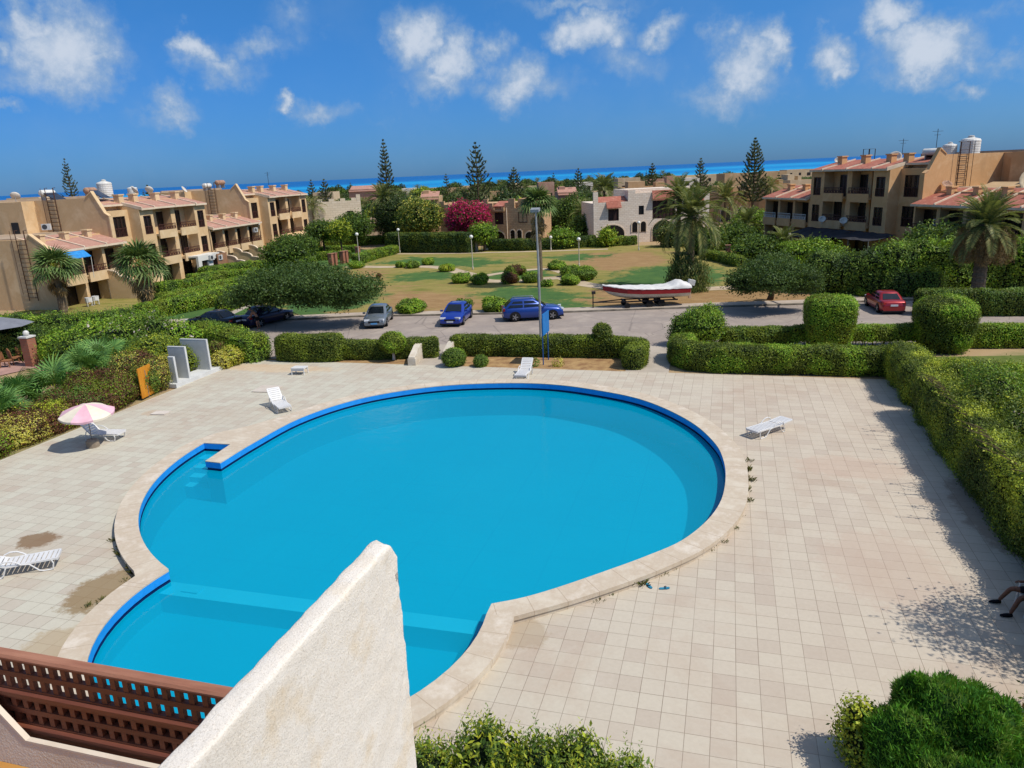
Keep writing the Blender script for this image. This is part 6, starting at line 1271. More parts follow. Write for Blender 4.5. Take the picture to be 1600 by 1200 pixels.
def window(F, u0, u1, v, z0, z1, mat=None, bars=1, guard=True, nm='window'):
    b = F.mb(); f = .07
    b.box(u0, u1, v-.12, v-.04, z0, z0+f); b.box(u0, u1, v-.12, v-.04, z1-f, z1); b.box(u0, u0+f, v-.12, v-.04, z0+f, z1-f); b.box(u1-f, u1, v-.12, v-.04, z0+f, z1-f)
    for i in range(bars): x = u0+(u1-u0)*(i+1)/(bars+1); b.box(x-.03, x+.03, v-.11, v-.05, z0+f, z1-f)
    w = b.build(nm, M_dk, F.r)
    p = F.mb(); p.box(u0+f, u1-f, v-.19, v-.17, z0+f, z1-f); p.build('pane', mat or M_void, w)
    if guard:
        g = F.mb(); zt = z0+min(.95, (z1-z0)*.42)
        for z in (z0+.08, zt): g.box(u0, u1, v-.03, v+.02, z-.03, z+.03)
        for x in np.arange(u0+.08, u1-.02, .2): g.box(x, x+.05, v-.02, v+.01, z0+.08, zt)
        g.build('guard', M_rail, w)
    return w
def rail_panel(b, u0, u1, v, z0, z1):
    for z in (z0+.06, (z0+z1)/2, z1): b.box(u0, u1, v-.03, v+.03, z-.035, z+.035)
    for x in np.arange(u0, u1+.01, .24): b.box(x-.025, x+.025, v-.02, v+.02, z0, z1)
    x = u0+.12
    while x < u1-.1: b.box(x-.07, x+.07, v-.012, v+.012, z0+.12, (z0+z1)/2-.05); x += .48
def balcony(F, u0, u1, vb, vf, zf, wall, rail=M_rail, ph=.42):
    """slab with plastered front, timber railing on top"""
    b = F.mb(); b.box(u0, u1, vb, vf-.16, zf-.2, zf); b.box(u0, u1, vf-.16, vf, zf-.5, zf+ph); bl = b.build('balcony', wall, F.r)
    g = F.mb(); rail_panel(g, u0+.05, u1-.05, vf-.08, zf+ph, zf+ph+.62); g.build('railing', rail, bl); return bl
def door_dark(F, u0, u1, v, z0, z1, arch=False):
    b = F.mb()
    if arch:
        c_ = (u0+u1)/2; r_ = (u1-u0)/2; pr = [(u0, z0), (u1, z0)]+[(c_+r_*math.cos(a), z1-r_*.6+r_*.6*math.sin(a)) for a in np.linspace(0, math.pi, 10)]; b.prism(pr, v, v+.05, 'y')
    else: b.box(u0, u1, v, v+.05, z0, z1)
    d = b.build('balcony_door', M_void, F.r)
    e = F.mb(); e.box((u0+u1)/2-.04, (u0+u1)/2+.04, v+.05, v+.08, z0, z1-.1 if not arch else z1-.3); e.box(u0-.06, u0, v, v+.09, z0, z1 if not arch else z1-.6); e.box(u1, u1+.06, v, v+.09, z0, z1 if not arch else z1-.6); e.build('frame', M_dk, d)
def roof_slope(F, u0, u1, v0, z0, v1, z1, tile, ribs=True, th=.14):
    """tiled lean-to: eave at (v0,z0), top at (v1,z1)"""
    b = F.mb(); b.add([(u, v, z) for (v, z) in ((v0, z0), (v1, z1)) for u in (u0, u1)]+[(u, v, z-th) for (v, z) in ((v0, z0), (v1, z1)) for u in (u0, u1)], [(0, 1, 3, 2), (4, 6, 7, 5), (0, 4, 5, 1), (2, 3, 7, 6), (0, 2, 6, 4), (1, 5, 7, 3)])
    r_ = b.build('roof', tile, F.r)
    if ribs:
        e = F.mb(); s_ = (z1-z0)/(v1-v0)
        for u in (u0,): e.prism([(v0+.05, z0-th-.1), (v0+.05, z0+.12), (v1, z1+.12), (v1, z1-th-.1)], u-.16, u-.003, 'x')
        e.box(u0, u1, v0+.003, v0+.05, z0-.22, z0-.015); e.build('roof_edge', M_rib, r_)
    return r_
def chimney(F, u, v, z, wall, w=.75, h=.9):
    b = F.mb(); b.box(u-w/2, u+w/2, v-.35, v+.35, z-.5, z+h-.14); b.box(u-w/2-.08, u+w/2+.08, v-.43, v+.43, z+h-.14, z+h); b.build('chimney', wall, F.r)
def tower(label, org, ang, sg, wall, tile, zE, zR, Wd=15.6, depth=15, pale=None, extra_fire=True):
    t = thing('apartment_block', label, 'apartment building', (org[0], org[1], 0), ang); F = Fr(t, sg); pale = pale or wall
    f1, f2 = zE-6.1, zE-3.05     # floor levels of the two upper storeys
    A, B, C, D, E_ = (0, 3.2), (3.2, 5.5), (5.5, 9.4), (9.4, 13.3), (13.3, Wd)
    b = F.mb(); b.box(0.02, Wd-.02, -depth, -2.6, -.05, zR-.35)
    b.box(C[0]+.003, E_[0]-.003, -2.6, -1.4, -.05, zE-.3); wall_open(b, A[0], A[1], -1.8, -1.4, -.05, zE-.1, [(.7, 2.6, f2+.1, f2+2.3), (.7, 2.6, f1+.1, f1+2.2)])
    for S in (B, E_):
        wall_open(b, S[0], S[1], -.3, 0, -.05, zE-.2, [(S[0]+.55, S[1]-.45, f2+.15, f2+2.2), (S[0]+.55, S[1]-.45, f1+.15, f1+2.1)])
        b.box(S[0], S[0]+.28, -2.6, -.3, -.05, zE-.2); b.box(S[1]-.28, S[1], -2.6, -.3, -.05, zE-.2)
        b.box(S[0]+.28, S[1]-.28, -2.6, -.3, f2-.2, f2); b.box(S[0]+.28, S[1]-.28, -2.6, -.3, f1-.2, f1)
    # gables under the lean-to roofs
    sl = (zR-zE)/4.6
    for u in (B[0], C[0], D[0], E_[0], Wd-.25): b.prism([(-.05, zE-.25), (-2.7, zE-.25), (-2.7, zE+sl*2.7-.2), (-.05, zE-.16)], u+.003, u+.24, 'x')
    b.box(C[1]-.38, C[1]+.38, -1.4, -.25, -.05, zE-.25); b.box(C[0]+1.55, C[0]+2.1, -1.4, -1.2, 0, zE-.3); b.box(0.02, A[1]-.01, -2.6, -1.8, zE-.6, zE-.12)
    b.build('wall', wall, t)
    for (u0, u1, vf, du) in ((A[0], A[1], -1.9, 0), (B[0], B[1], .35, 1), (C[0], C[1], .25, 1), (D[0], D[1], .25, 1), (E_[0], E_[1], .35, 1)):
        vE = vf; k = (.35-vf)*sl; roof_slope(F, u0+.17, u1-.02, vE, zE+k, -4.2, zR, tile)
    b = F.mb(); b.box(0, Wd, -depth, -4.2, zR-.3, zR-.05); b.box(0, Wd, -depth, -depth+.2, zR-.05, zR+.35); b.build('flat_roof', M_conc, t)
    for u in (B[0]+.2, C[0]+.3, D[0]+.2, E_[0]+.1): chimney(F, u, -2.4, zE+sl*2.7, pale)
    for S in (B, E_):
        for z in (f2, f1): window(F, S[0]+.55, S[1]-.45, 0, z+.15, z+2.15)
    for z, zt in ((f2, 2.3), (f1, 2.2)): window(F, .7, 2.6, -1.4, z+.1, z+zt, None, 2)
    for S in (C, D):
        u0, u1 = S[0]+(.28 if S is C else .4), S[1]-(.4 if S is C else .28)
        balcony(F, u0, u1, -1.38, .28, f2, pale); balcony(F, u0, u1, -1.38, .28, f1, pale)
        door_dark(F, u0+1.95 if S is C else u0+.9, u1-.15 if S is C else u0+2.3, -1.37, f2, f2+2.4); door_dark(F, u0+1.95, u1-.2, -1.37, f1, f1+2.5, S is C)
        door_dark(F, u0+.4, u1-.4, -1.15, 0, 2.5)
    if extra_fire:
        b = F.mb(); pr = [(-depth, -.05), (-1.0, -.05), (-1.0, zE-.6), (-1.5, zE-.3), (-2.6, zR+.75), (-3.4, zR+.2), (-depth, zR+.1)]; b.prism(pr, -.35, 0.0, 'x'); b.box(-2.1, -.36, -depth-.02, -depth+5.2, -.05, zR+.12)
        b.build('fire_wall', wall, t)
        b = F.mb(); b.prism([(-1.0, zE-.6), (-1.5, zE-.3), (-2.6, zR+.75), (-3.4, zR+.2), (-3.4, zR+.3), (-2.6, zR+.9), (-1.4, zE-.25), (-.95, zE-.55)], -.42, .06, 'x'); b.box(-.42, .06, -1.03, -.9, -.05, zE-.6); b.build('gable_coping', pale, t)
        b = F.mb(); b.box(-2.14, -2.1, -depth+3.4, -depth+4.3, zR-3.6, zR-2.0); w_ = b.build('niche_window', M_void, t)
    return F
def ladder(F, label, u, v, z0, z1, w=.75, cage=True):
    x, y, _ = F.world(u, v, 0); t = thing('roof_ladder', label, 'ladder', (x, y, z0), F.r.rotation_euler[2]); b = MB(); h = z1-z0; sg = F.sg
    for s in (-1, 1): b.tube([(0, s*w/2, 0), (0, s*w/2, h), (.35, s*w/2, h)], .04, 5)
    b.build('rails', M_ironr, t); b = MB()
    for z in np.arange(.3, h-.6, .42): b.tube([(0, -w/2, z), (0, w/2, z)], .025, 4)
    b.build('rungs', M_ironr, t)
    if cage:
        b = MB()
        for s in (-1.6, 1.6): b.tube([(-.25, s*w/2, h*.1), (-.25, s*w/2, h)], .03, 4)
        b.build('cage', M_ironr, t)
    return t
def low_block(label, org, ang, sg, wall, tile, n, bw=3.0, zE=6.2, zR=7.5, depth=13, fire=False, pale=None, garden=True, rail=None):
    t = thing('apartment_block', label, 'apartment building', (org[0], org[1], 0), ang); F = Fr(t, sg); pale = pale or wall; Wd = n*bw; f1 = zE-3.0
    b = F.mb(); b.box(.02, Wd-.02, -depth, -1.4, -.05, zE-.2); b.box(.03, Wd-.03, -depth+.01, -2.7, zE-.3, zR-.3)
    for i in range(n+1): u = i*bw; b.box(max(0, u-.2), min(Wd, u+.2), -1.4, -.15, -.05, zE-.25)
    b.box(0, Wd, -1.39, -.3, zE-.45, zE-.21)
    sl = (zR-zE)/4.6
    for i in range(n): b.prism([(-.1, zE-.2), (-2.6, zE-.2), (-2.6, zE+sl*2.7-.2), (-.1, zE-.17)], i*bw+.003, i*bw+.2, 'x')
    b.build('wall', wall, t)
    for i in range(n):
        u = i*bw; dz = .12*(i % 2); roof_slope(F, u+.17, u+bw-.01, .35, zE+dz*.0, -4.2, zR, tile)
        chimney(F, u+bw*.35, -2.6, zE+sl*3, pale, .6, .7)
        balcony(F, u+.2, u+bw-.2, -1.38, .25, f1, pale, rail or M_rail, .45); door_dark(F, u+.9, u+bw-.25, -1.37, f1, f1+2.35); door_dark(F, u+.7, u+bw-.3, -1.37, 0, 2.3, True)
    b = F.mb(); b.box(0, Wd, -depth, -4.2, zR-.25, zR); b.build('flat_roof', M_conc, t)
    if fire:
        b = F.mb(); b.prism([(-depth-3, -.05), (-.2, -.05), (-.2, zE-.2), (-2.4, zR+.3), (-2.7, zR-.1), (-depth-3, zR-.1)], -.35, 0., 'x'); b.build('fire_wall', wall, t)
        b = F.mb(); b.prism([(-.2, zE-.2), (-2.4, zR+.3), (-2.7, zR-.1), (-2.75, zR+.05), (-2.4, zR+.45), (-.1, zE-.1)], -.4, .05, 'x'); b.build('gable_coping', pale, t)
    return F
def curvy(F, label, u, h=2.7, L_=4.2, v0=.1):
    """garden partition: plastered wall stepping down in scallops, pale coping"""
    pts = []
    for i in range(3):
        a0 = v0+L_*i/3; z0 = h-(h-.9)*i/3; z1 = h-(h-.9)*(i+1)/3
        for a in np.linspace(0, math.pi/2, 6): pts.append((a0+L_/3*math.sin(a)*.96, z1+(z0-z1)*math.cos(a)))
    x, y, _ = F.world(u, 0, 0); t = thing('garden_wall', label, 'garden wall', (x, y, 0), F.r.rotation_euler[2]); sg = F.sg
    b = MB(lambda v: v*np.array([1, sg, 1])); b.prism([(v0, -.05)]+[(v0, h)]+pts+[(v0+L_, -.05)], -.1, .1, 'x'); b.build('wall_body', M_wlight, t)
    b = MB(lambda v: v*np.array([1, sg, 1])); top_ = [(v0, h)]+pts; b.prism(top_+[(q[0]+.05, q[1]+.11) for q in top_[::-1]], -.15, .15, 'x'); b.build('coping', M_rib, t)
def solar(label, loc_, rz, rusty=False, flat=True):
    t = thing('solar_heater', label, 'water heater', loc_, rz); mt = M_tankr if rusty else M_tank
    b = MB(); b.lathe([(.05, -.95), (.3, -.9), (.34, -.82), (.34, .82), (.3, .9), (.05, .95)], 16, (0, 0, .75), 0, 'x'); b.build('tank', mt, t, True)
    for s in (-1, 1): b = MB(); b.box(s*.6-.04, s*.6+.04, -.3, .3, 0, .5); b.build('stand', M_galv, t)
    if flat: b = MB(); b.obox((0, -.95, .35), (1.7, 1.5, .07), 0, 0, R(32)); b.build('collector', pm('collector_dark', (50, 56, 66), (36, 42, 52), 3, .2, .6), t)
def tank(label, loc_, r_=.75, h=1.7):
    t = thing('water_tank', label, 'water tank', loc_); b = MB(); pr = [(r_*.9, 0)]
    for i in range(7): z = h*(.04+.86*i/7); pr += [(r_, z), (r_, z+h*.08), (r_*.965, z+h*.1)]
    pr += [(r_*.9, h*.93), (r_*.35, h), (r_*.35, h*1.05), (.03, h*1.06)]; b.lathe(pr, 20); b.build('barrel', M_tank, t, False)
    b = MB(); b.lathe([(r_*.3, h*1.06), (r_*.3, h*1.1), (.03, h*1.12)], 12); b.build('lid', M_tank, t)
def dish(label, loc_, az, r_=.45, el=R(35), mat=None):
    t = thing('satellite_dish', label, 'satellite dish', loc_, az); b = MB(); c, s = math.cos(el), math.sin(el); T = lambda v: np.stack([v[:, 2]*c-v[:, 0]*s, v[:, 1], v[:, 2]*s+v[:, 0]*c+.55], 1)
    b.T = T; b.lathe([(.02, 0), (r_*.4, .03*r_*2), (r_*.75, .11*r_*2), (r_, .2*r_*2), (r_*.98, .21*r_*2), (r_*.7, .12*r_*2), (r_*.3, .045*r_*2), (.02, .02)], 18); b.build('bowl', mat or M_dish, t, True)
    b = MB(); b.T = T; b.tube([(0, -r_*.7, .2*r_), (0, 0, r_*1.1)], .015, 4); b.ball((0, 0, r_*1.1), .05, 6); b.build('feed_arm', M_galv, t); b = MB(); b.tube([(0, 0, 0), (0, 0, .6)], .035, 6); b.build('mast', M_galv, t)
def acunit(label, loc_, rz):
    t = thing('air_conditioner', label, 'air conditioner', loc_, rz); b = MB(); b.box(-.42, .42, -.17, .17, 0, .62); b.build('case', M_ac, t)
    b = MB(); b.lathe([(.02, .172), (.25, .172), (.25, .185), (.02, .186)], 16, (-.1, 0, .32), 0, 'y'); b.lathe([(.02, -.172), (.25, -.172), (.25, -.185), (.02, -.186)], 16, (-.1, 0, .32), 0, 'y'); b.build('fan_grille', M_grill, t)
# ---- left row
LO = np.array([-61.4, 56.3]); LA = R(94.85); LD = np.array([math.cos(LA), math.sin(LA)])
def lp(u, v=0): return LO+LD*u+np.array([math.sin(LA), -math.cos(LA)])*v
FN = low_block('two storey sand block at the far left with the blue awning', lp(0), LA, -1, M_wl, M_til, 3, 3.1, 5.6, 6.8, 13, True, M_wlight)
FT = tower('three storey sand block with pier windows, nearer of the two in the left row', lp(9.6, -.2), LA, -1, M_wl, M_til, 8.85, 10.0, pale=M_wlight)
FL = low_block('two storey sand block in the middle of the left row', lp(25.4), LA, -1, M_wl, M_til, 4, 3.05, 5.65, 6.9, 13, False, M_wlight)
FT2 = tower('three storey sand block at the far end of the left row', lp(37.8, -.2), LA, -1, M_wl, M_til, 9.0, 10.1, Wd=15.6, pale=M_wlight)
def wz(F, u, v, z): return F.world(u, v, z)
q_ = np.array(P(28, 376, 6.7))-LO; vl = float(q_@np.array([math.sin(LA), -math.cos(LA)])); ladder(FN, 'long rusty ladder on the wall at the far left', -.5, max(-13., vl), .9, 7.6, 1.0); ladder(FT, 'rusty ladder up the wall of the nearer three storey block', -.45, -7.6, 5.0, 11.4, 1.0); ladder(FT2, 'rusty ladder on the wall of the far three storey block', -.45, -6.5, 6.2, 11.3, 1.0)
solar('white solar water tank on the near left roof behind the ladder', wz(FT, 1.0, -9.2, 10.15), LA); solar('rusty solar water tank on the near left roof beside the gable', wz(FT, 2.0, -4.6, 10.2), LA+.2, True); tank('white ribbed water tank on the left roofs', wz(FT, 5.5, -5.6, 10.15), .8, 1.75)
solar('white lying tank on the roof of the middle left block', wz(FT2, 1.0, -8.0, 10.15), LA+.1, False, False); solar('tan tank on a stand over the far ladder', wz(FT2, .6, -5.6, 10.5), LA, True, False); tank('small white tank on the left roofs near the dish', wz(FT, 14.5, -9.0, 10.15), .6, 1.0)
for i, (F, u, v, z, a, lb) in enumerate([(FT, 9.5, -5.0, 10.1, 1.2, 'small dish on the left roof near the middle'), (FT, 13.6, -6.0, 10.1, 2.0, 'small dish near the far end of the nearer left block'), (FT2, -2.5, -9.5, 9.9, .3, 'upright dish on the roof line of the middle left block'), (FT, .6, -13, 10.1, 2.2, 'pale dish at the far left roof corner')]): dish(lb, wz(F, u, v, z), a, .5)
acunit('air conditioner standing on the low roof at far left', wz(FN, 6.4, -6.5, 7.2), LA-1.2); acunit('air conditioner under the top window of the far left tower', wz(FT2, 1.6, -1.15, 5.1), LA); acunit('air conditioner on the balcony edge of the middle left block', wz(FL, 10.6, .1, 4.3), LA)
b = FN.mb(); b.add([(0.2, .3, 5.4), (3.0, .3, 5.4), (3.0, 1.1, 4.75), (.2, 1.1, 4.75), (.2, .3, 5.35), (3.0, .3, 5.35), (3.0, 1.1, 4.7), (.2, 1.1, 4.7)], [(0, 1, 2, 3), (7, 6, 5, 4), (0, 3, 7, 4), (1, 5, 6, 2), (3, 2, 6, 7)])
o = b.build('blue_awning', pm('awning_blue', (60, 140, 200), (44, 120, 184), 4, .8, .1)); o.location = FN.r.location; o.rotation_euler = FN.r.rotation_euler; tag(o, 'bright blue fabric awning under the roof edge at the far left', 'awning')
b = FN.mb(); b.tube([(3.0, 1.05, 4.72), (3.0, .95, 2.6)], .03, 6); o = b.build('awning_post', M_tank); o.location = FN.r.location; o.rotation_euler = FN.r.rotation_euler; tag(o, 'thin white post holding the blue awning', 'post')
curvy(FN, 'scalloped garden wall in front of the far left block', 5.9, 2.9, 4.4); curvy(FL, 'scalloped garden wall at the start of the middle left block', .5); curvy(FL, 'scalloped garden wall in the middle of the middle left block', 4.2); curvy(FL, 'scalloped garden wall at the end of the middle left block', 8.2)
b = FT.mb(); wall_open(b, 10.2, 14.8, 1.3, 1.6, -.05, 2.75, [(10.9, 12.3, 0, 2.1), (13.2, 14.2, .6, 2.1)]); b.box(10.2, 14.8, .1, 1.3, 2.55, 2.75); o = b.build('porch_wall', M_wwhite, FT.r)
door_dark(FT, 10.9, 12.3, 1.32, 0, 2.1); window(FT, 13.2, 14.2, 1.6, .6, 2.1)
acunit('air conditioner on the white porch wall, left', wz(FT, 12.7, 1.75, 2.0), LA); acunit('air conditioner on the white porch wall, right', wz(FT, 14.5, 1.75, 1.8), LA)
b = FL.mb(); b.box(-1.9, .3, 1.5, 1.62, -.05, 2.6); o = b.build('brown_screen', pm('screen_tan', (150, 112, 84), (136, 100, 74), 2, .9)); o.location = FL.r.location; o.rotation_euler = FL.r.rotation_euler; tag(o, 'plain brown privacy panel beside the white porch', 'privacy screen')
b = FT2.mb(); b.box(6.2, 13.2, .28, 3.2, 2.9, 3.1); b.box(6.2, 13.2, 3.05, 3.2, 3.1, 3.2); b.box(12.9, 13.2, 2.9, 3.2, -.05, 2.9); b.build('terrace_canopy', M_wlight, FT2.r)
for (u, lb) in ((1.4, 'round white plastic chair on the terrace at far left'), (2.3, 'white plastic chair beside the table at far left')):
    x, y, _ = wz(FN, u, 1.2, 0); t = thing('garden_chair', lb, 'chair', (x, y, 0), LA-.6); b = MB(); b.box(-.25, .25, -.25, .25, .38, .43); b.build('seat', M_plastic, t); b = MB(); b.lathe([(.32, .43), (.34, .85), (.3, .85), (.28, .43)], 10); b.build('backrest', M_plastic, t)
    for sx in (-1, 1):
        for sy in (-1, 1): b = MB(); b.tube([(sx*.22, sy*.22, 0), (sx*.2, sy*.2, .4)], .03, 5); b.build('leg', M_plastic, t)
# ---- right row (turned towards the park)
RO = np.array([17.7, 85.0]); RA = math.atan2(.845, -.534); RD = np.array([math.cos(RA), math.sin(RA)]); RV = np.array([-math.sin(RA), math.cos(RA)])
def rp(u, v=0): return RO+RD*u+RV*v
FR = tower('three storey ochre block with dark balconies, right of the park', rp(0, 0), RA, 1, M_wr, M_tir, 9.6, 10.55, Wd=15.6, depth=16)
FR0 = low_block('two storey ochre block with red tiled roof behind the stout palm', rp(-18.6), RA, 1, M_wr, M_tir, 6, 3.05, 6.1, 7.5, 14)
FR2 = low_block('two storey ochre block with pale railings, left end of the right row', rp(15.8), RA, 1, M_wr, M_tir, 3, 3.0, 6.3, 7.6, 13, rail=pm('railing_white', (190, 186, 180), (170, 166, 160), 5, .6))
b = MB(); b.prism([(-16, -.05), (-9.5, -.05), (-9.5, 10.7), (-16, 10.7)], -9.5, -2.4, 'x'); o = b.build('stair_tower', M_wr, FR.r)
ladder(FR, 'dark ladder up the lit end wall of the right block', -.45, -5.6, 6.6, 11.9, 1.1)
tank('large white ribbed water tank on the right roof', wz(FR, 1.8, -8.6, 10.3), .95, 2.0); tank('smaller white water tank behind the large one on the right roof', wz(FR, 3.2, -7.4, 10.3), .7, 1.5)
solar('silver solar tank on the gable of the right block', wz(FR, 1.4, -3.4, 10.3), RA+.5); solar('silver solar tank on the low red roof at far right', wz(FR0, 12.0, -7.0, 7.4), RA+1.9, False, False); solar('silver solar tank at the far right of the low red roof', wz(FR0, 8.2, -9.4, 7.4), RA+1.8, False, False)
dish('very large pale dish on the low red roof behind the palm', wz(FR0, 10.6, -6.2, 7.3), R(-100), 1.35, R(30), pm('dish_cream', (206, 186, 152), (190, 170, 136), 2, .7)); 
for i, (u, v, z, r_, lb) in enumerate([(1.2, -2.0, 7.6, .42, 'small dish beside the top side window of the right block'), (9.0, .45, 3.4, .42, 'pale dish on the right half of the lower balcony'), (12.6, .45, 3.4, .42, 'pale dish on the left half of the lower balcony'), (6.6, -3.6, 10.0, .7, 'domed dish on the ridge of the right block'), (15.2, -3.2, 10.0, .35, 'tiny white dish at the left end of the right roof')]): dish(lb, wz(FR, u, v, z), R(-105), r_)
dish('pale dish on the ledge under the lower right balconies', wz(FR0, 14.2, .5, 2.5), R(-100), .45); dish('small brown dish on the near edge of the low red roof', wz(FR0, 17.8, -3.4, 7.2), R(-80), .5, R(50), M_tankr)
acunit('air conditioner in the pier window of the right block', wz(FR, 4.3, -.5, 6.4), RA+math.pi); acunit('air conditioner on the lower balcony wall of the right block', wz(FR, 10.3, -1.1, 3.6), RA+math.pi); acunit('air conditioner behind the bars of the low right block', wz(FR0, 16.1, -1.1, 4.0), RA+math.pi); acunit('air conditioner in the left pier of the right block', wz(FR, 14.4, -.5, 6.4), RA+math.pi)
b = FR0.mb(); b.add([(11.6, -2.6, 6.95), (15.4, -2.6, 6.95), (15.4, -6.6, 7.95), (11.6, -6.6, 7.95), (11.6, -2.6, 6.85), (15.4, -2.6, 6.85), (15.4, -6.6, 7.85), (11.6, -6.6, 7.85)], [(0, 1, 2, 3), (7, 6, 5, 4), (0, 4, 5, 1), (1, 5, 6, 2), (2, 6, 7, 3), (3, 7, 4, 0)]); o = b.build('roof_panel', pm('panel_tan', (190, 160, 120), (176, 146, 108), 1, .8)); o.location = FR0.r.location; o.rotation_euler = FR0.r.rotation_euler; tag(o, 'flat tan panel lying on the low red roof', 'panel')
M_aw = pm('awning_dark', (62, 62, 66), (46, 46, 50), 1.5, .85, .1)
for (F, u0, u1, v1, z1, lb) in ((FR, 7.4, 15.4, 4.4, 2.25, 'long dark sagging awning under the left balconies of the right block'), (FR, 1.2, 7.2, 3.8, 2.5, 'grey awning with a bright edge under the pier of the right block'), (FR0, 9.0, 18.0, 3.4, 2.3, 'dark awning under the low right block')):
    x, y, _ = F.world(u0, 0, 0); t = thing('awning', lb, 'awning', (x, y, 0), F.r.rotation_euler[2]); b = MB(); n_ = 9; G = np.array([[((u1-u0)*i/n_, .28+(v1-.28)*j/4, 2.95-(2.95-z1)*j/4-.12*math.sin(math.pi*j/4)-.05*math.sin(i*2.1)) for j in range(5)] for i in range(n_+1)]); b.grid(G); b.grid(G-np.array([0, 0, .04])); b.build('cloth', M_aw, t)
    for x_ in (0.05, (u1-u0)/2, u1-u0-.05): b = MB(); b.tube([(x_, v1-.1, 0), (x_, v1-.1, z1+.02)], .04, 6); b.build('post', M_galv, t)
for (u, v, lb) in ((12.8, -6, 'dark ladder frame left on the right roof'), (13.8, -6, 'dark ladder frame second on the right roof')):
    x, y, z = wz(FR, u, v, 10.2); t = thing('ladder_head', lb, 'ladder', (x, y, z), RA); b = MB(); b.tube([(0, -.4, 0), (0, -.4, 1.5), (0, .4, 1.5), (0, .4, 0)], .05, 5); b.build('hoop', M_fr, t)
for (F, u, v, z, h, lb) in ((FR, 2.0, -4.4, 10.3, 3.0, 'thin television aerial above the right gable tank'), (FR, 8.2, -6, 10.2, 2.4, 'thin mast in the middle of the right roof'), (FT2, 12.6, -4.6, 10.2, 2.4, 'thin mast at the far end of the left row')):
    x, y, _ = F.world(u, v, z); b = MB(); b.tube([(0, 0, 0), (0, 0, h)], .03, 5); b.tube([(-.5, 0, h*.92), (.5, 0, h*.92)], .015, 4); b.tube([(-.3, 0, h*.8), (.3, 0, h*.8)], .015, 4); tag(b.build('aerial', M_fr, None, loc=(x, y, z)), lb, 'aerial')
# ---- stone villas
def stonemat(name, a, b_, m_, bw=.55, rh=.26):
    t = NT(name); v = t.coord('Object'); g = t.n('ShaderNodeNewGeometry'); s = t.n('ShaderNodeSeparateXYZ'); t.l(v, s.inputs[0]); cx = t.n('ShaderNodeCombineXYZ'); t.l(t.math('ADD', s.outputs[0], s.outputs[1]), cx.inputs[0]); t.l(s.outputs[2], cx.inputs[1])
    br = t.n('ShaderNodeTexBrick'); t.l(cx.outputs[0], br.inputs['Vector']); br.inputs['Scale'].default_value = 1.
    for k, x in (('Brick Width', bw), ('Row Height', rh), ('Mortar Size', .02), ('Bias', 0.)): br.inputs[k].default_value = x
    br.inputs['Color1'].default_value = lin(a); br.inputs['Color2'].default_value = lin(b_); br.inputs['Mortar'].default_value = lin(m_)
    c = t.mix(t.math('MULTIPLY', t.noise(1.2, 6, .7, v), .5), br.outputs['Color'], lin(tuple(x*.8 for x in a)))
    _pm[name] = t.done(t.bsdf(c, .9, 0, .15, t.math('ADD', br.outputs['Fac'], t.noise(8, 4, .7, v)), -.4)); return _pm[name]
M_st1 = stonemat('stone_tan', (204, 168, 128), (186, 150, 112), (150, 118, 88)); M_st2 = stonemat('stone_white', (240, 224, 204), (226, 206, 184), (196, 174, 152)); M_st3 = stonemat('stone_cream', (232, 216, 188), (216, 198, 168), (186, 166, 136), .9, .4)
def arch_fill(F, u0, u1, v, z0, z1, nm='arch_opening'):
    c_ = (u0+u1)/2; r_ = (u1-u0)/2; b = F.mb(); rise = min(r_, (z1-z0)*.45); pr = [(u0, z0), (u1, z0)]+[(c_+r_*math.cos(a), z1-rise+rise*math.sin(a)) for a in np.linspace(0, math.pi, 12)]; b.prism(pr, v, v+.06, 'y'); d = b.build(nm, M_void, F.r)
    e = F.mb(); r2 = r_+.14; out = [(c_+r2*math.cos(a), z1-rise+(rise+.14)*math.sin(a)) for a in np.linspace(0, math.pi, 12)]; inn = [(c_+r_*math.cos(a), z1-rise+rise*math.sin(a)) for a in np.linspace(math.pi, 0, 12)]; e.prism([(u1+.14, z0)]+out+[(u0-.14, z0), (u0, z0)]+inn+[(u1, z0)], v-.02, v+.10, 'y'); e.build('surround', M_rib, d)
def villa(label, L0, ang, Wd, mat, parts_, depth=9):
    t = thing('stone_villa', label, 'house', (L0[0], L0[1], 0), ang); return Fr(t, -1)
V1 = np.array(P(691, 384)); V1r = np.array(P(846, 384)); A1 = R(-4)
F1 = villa('tan stone villa behind the bougainvillea with stepped parapets', V1, A1, 16, M_st1, None); W1 = 15.8
b = F1.mb(); wall_open(b, 0, W1, -.4, 0, -.05, 5.6, [(9.3, 10.7, 3.2, 5.0)]); b.box(0, W1, -8.5, -.4, -.05, 5.5); b.prism([(0, 5.6), (0, 6.9), (.8, 6.9), (.8, 6.4), (1.6, 6.4), (1.6, 5.9), (2.3, 5.9), (2.3, 5.6)], -.4, 0, 'y'); b.prism([(7.5, 5.6), (7.5, 7.0), (8.2, 7.0), (8.2, 6.4), (9.0, 6.4), (9.0, 5.9), (11, 5.9), (11, 6.4), (11.6, 6.4), (11.6, 7.0), (12.6, 7.0), (12.6, 5.6)], -.4, 0, 'y')
b.box(W1-.4, W1, -8.5, -.42, 5.6, 7.4); b.box(12.8, W1-.41, -8.4, -1.0, 5.6, 6.9); b.box(0, .4, -8.5, -.42, 5.6, 6.6); b.box(4, 12.5, -8.4, -3.0, 5.6, 6.3); b.build('wall', M_st1, F1.r)
b = F1.mb(); b.box(9.0, 11.0, 0.02, .45, 5.15, 5.4); b.box(9.0, 9.4, .02, .5, 5.4, 5.75); b.box(10.6, 11.0, .02, .5, 5.4, 5.75); b.build('window_hood', M_st1, F1.r)
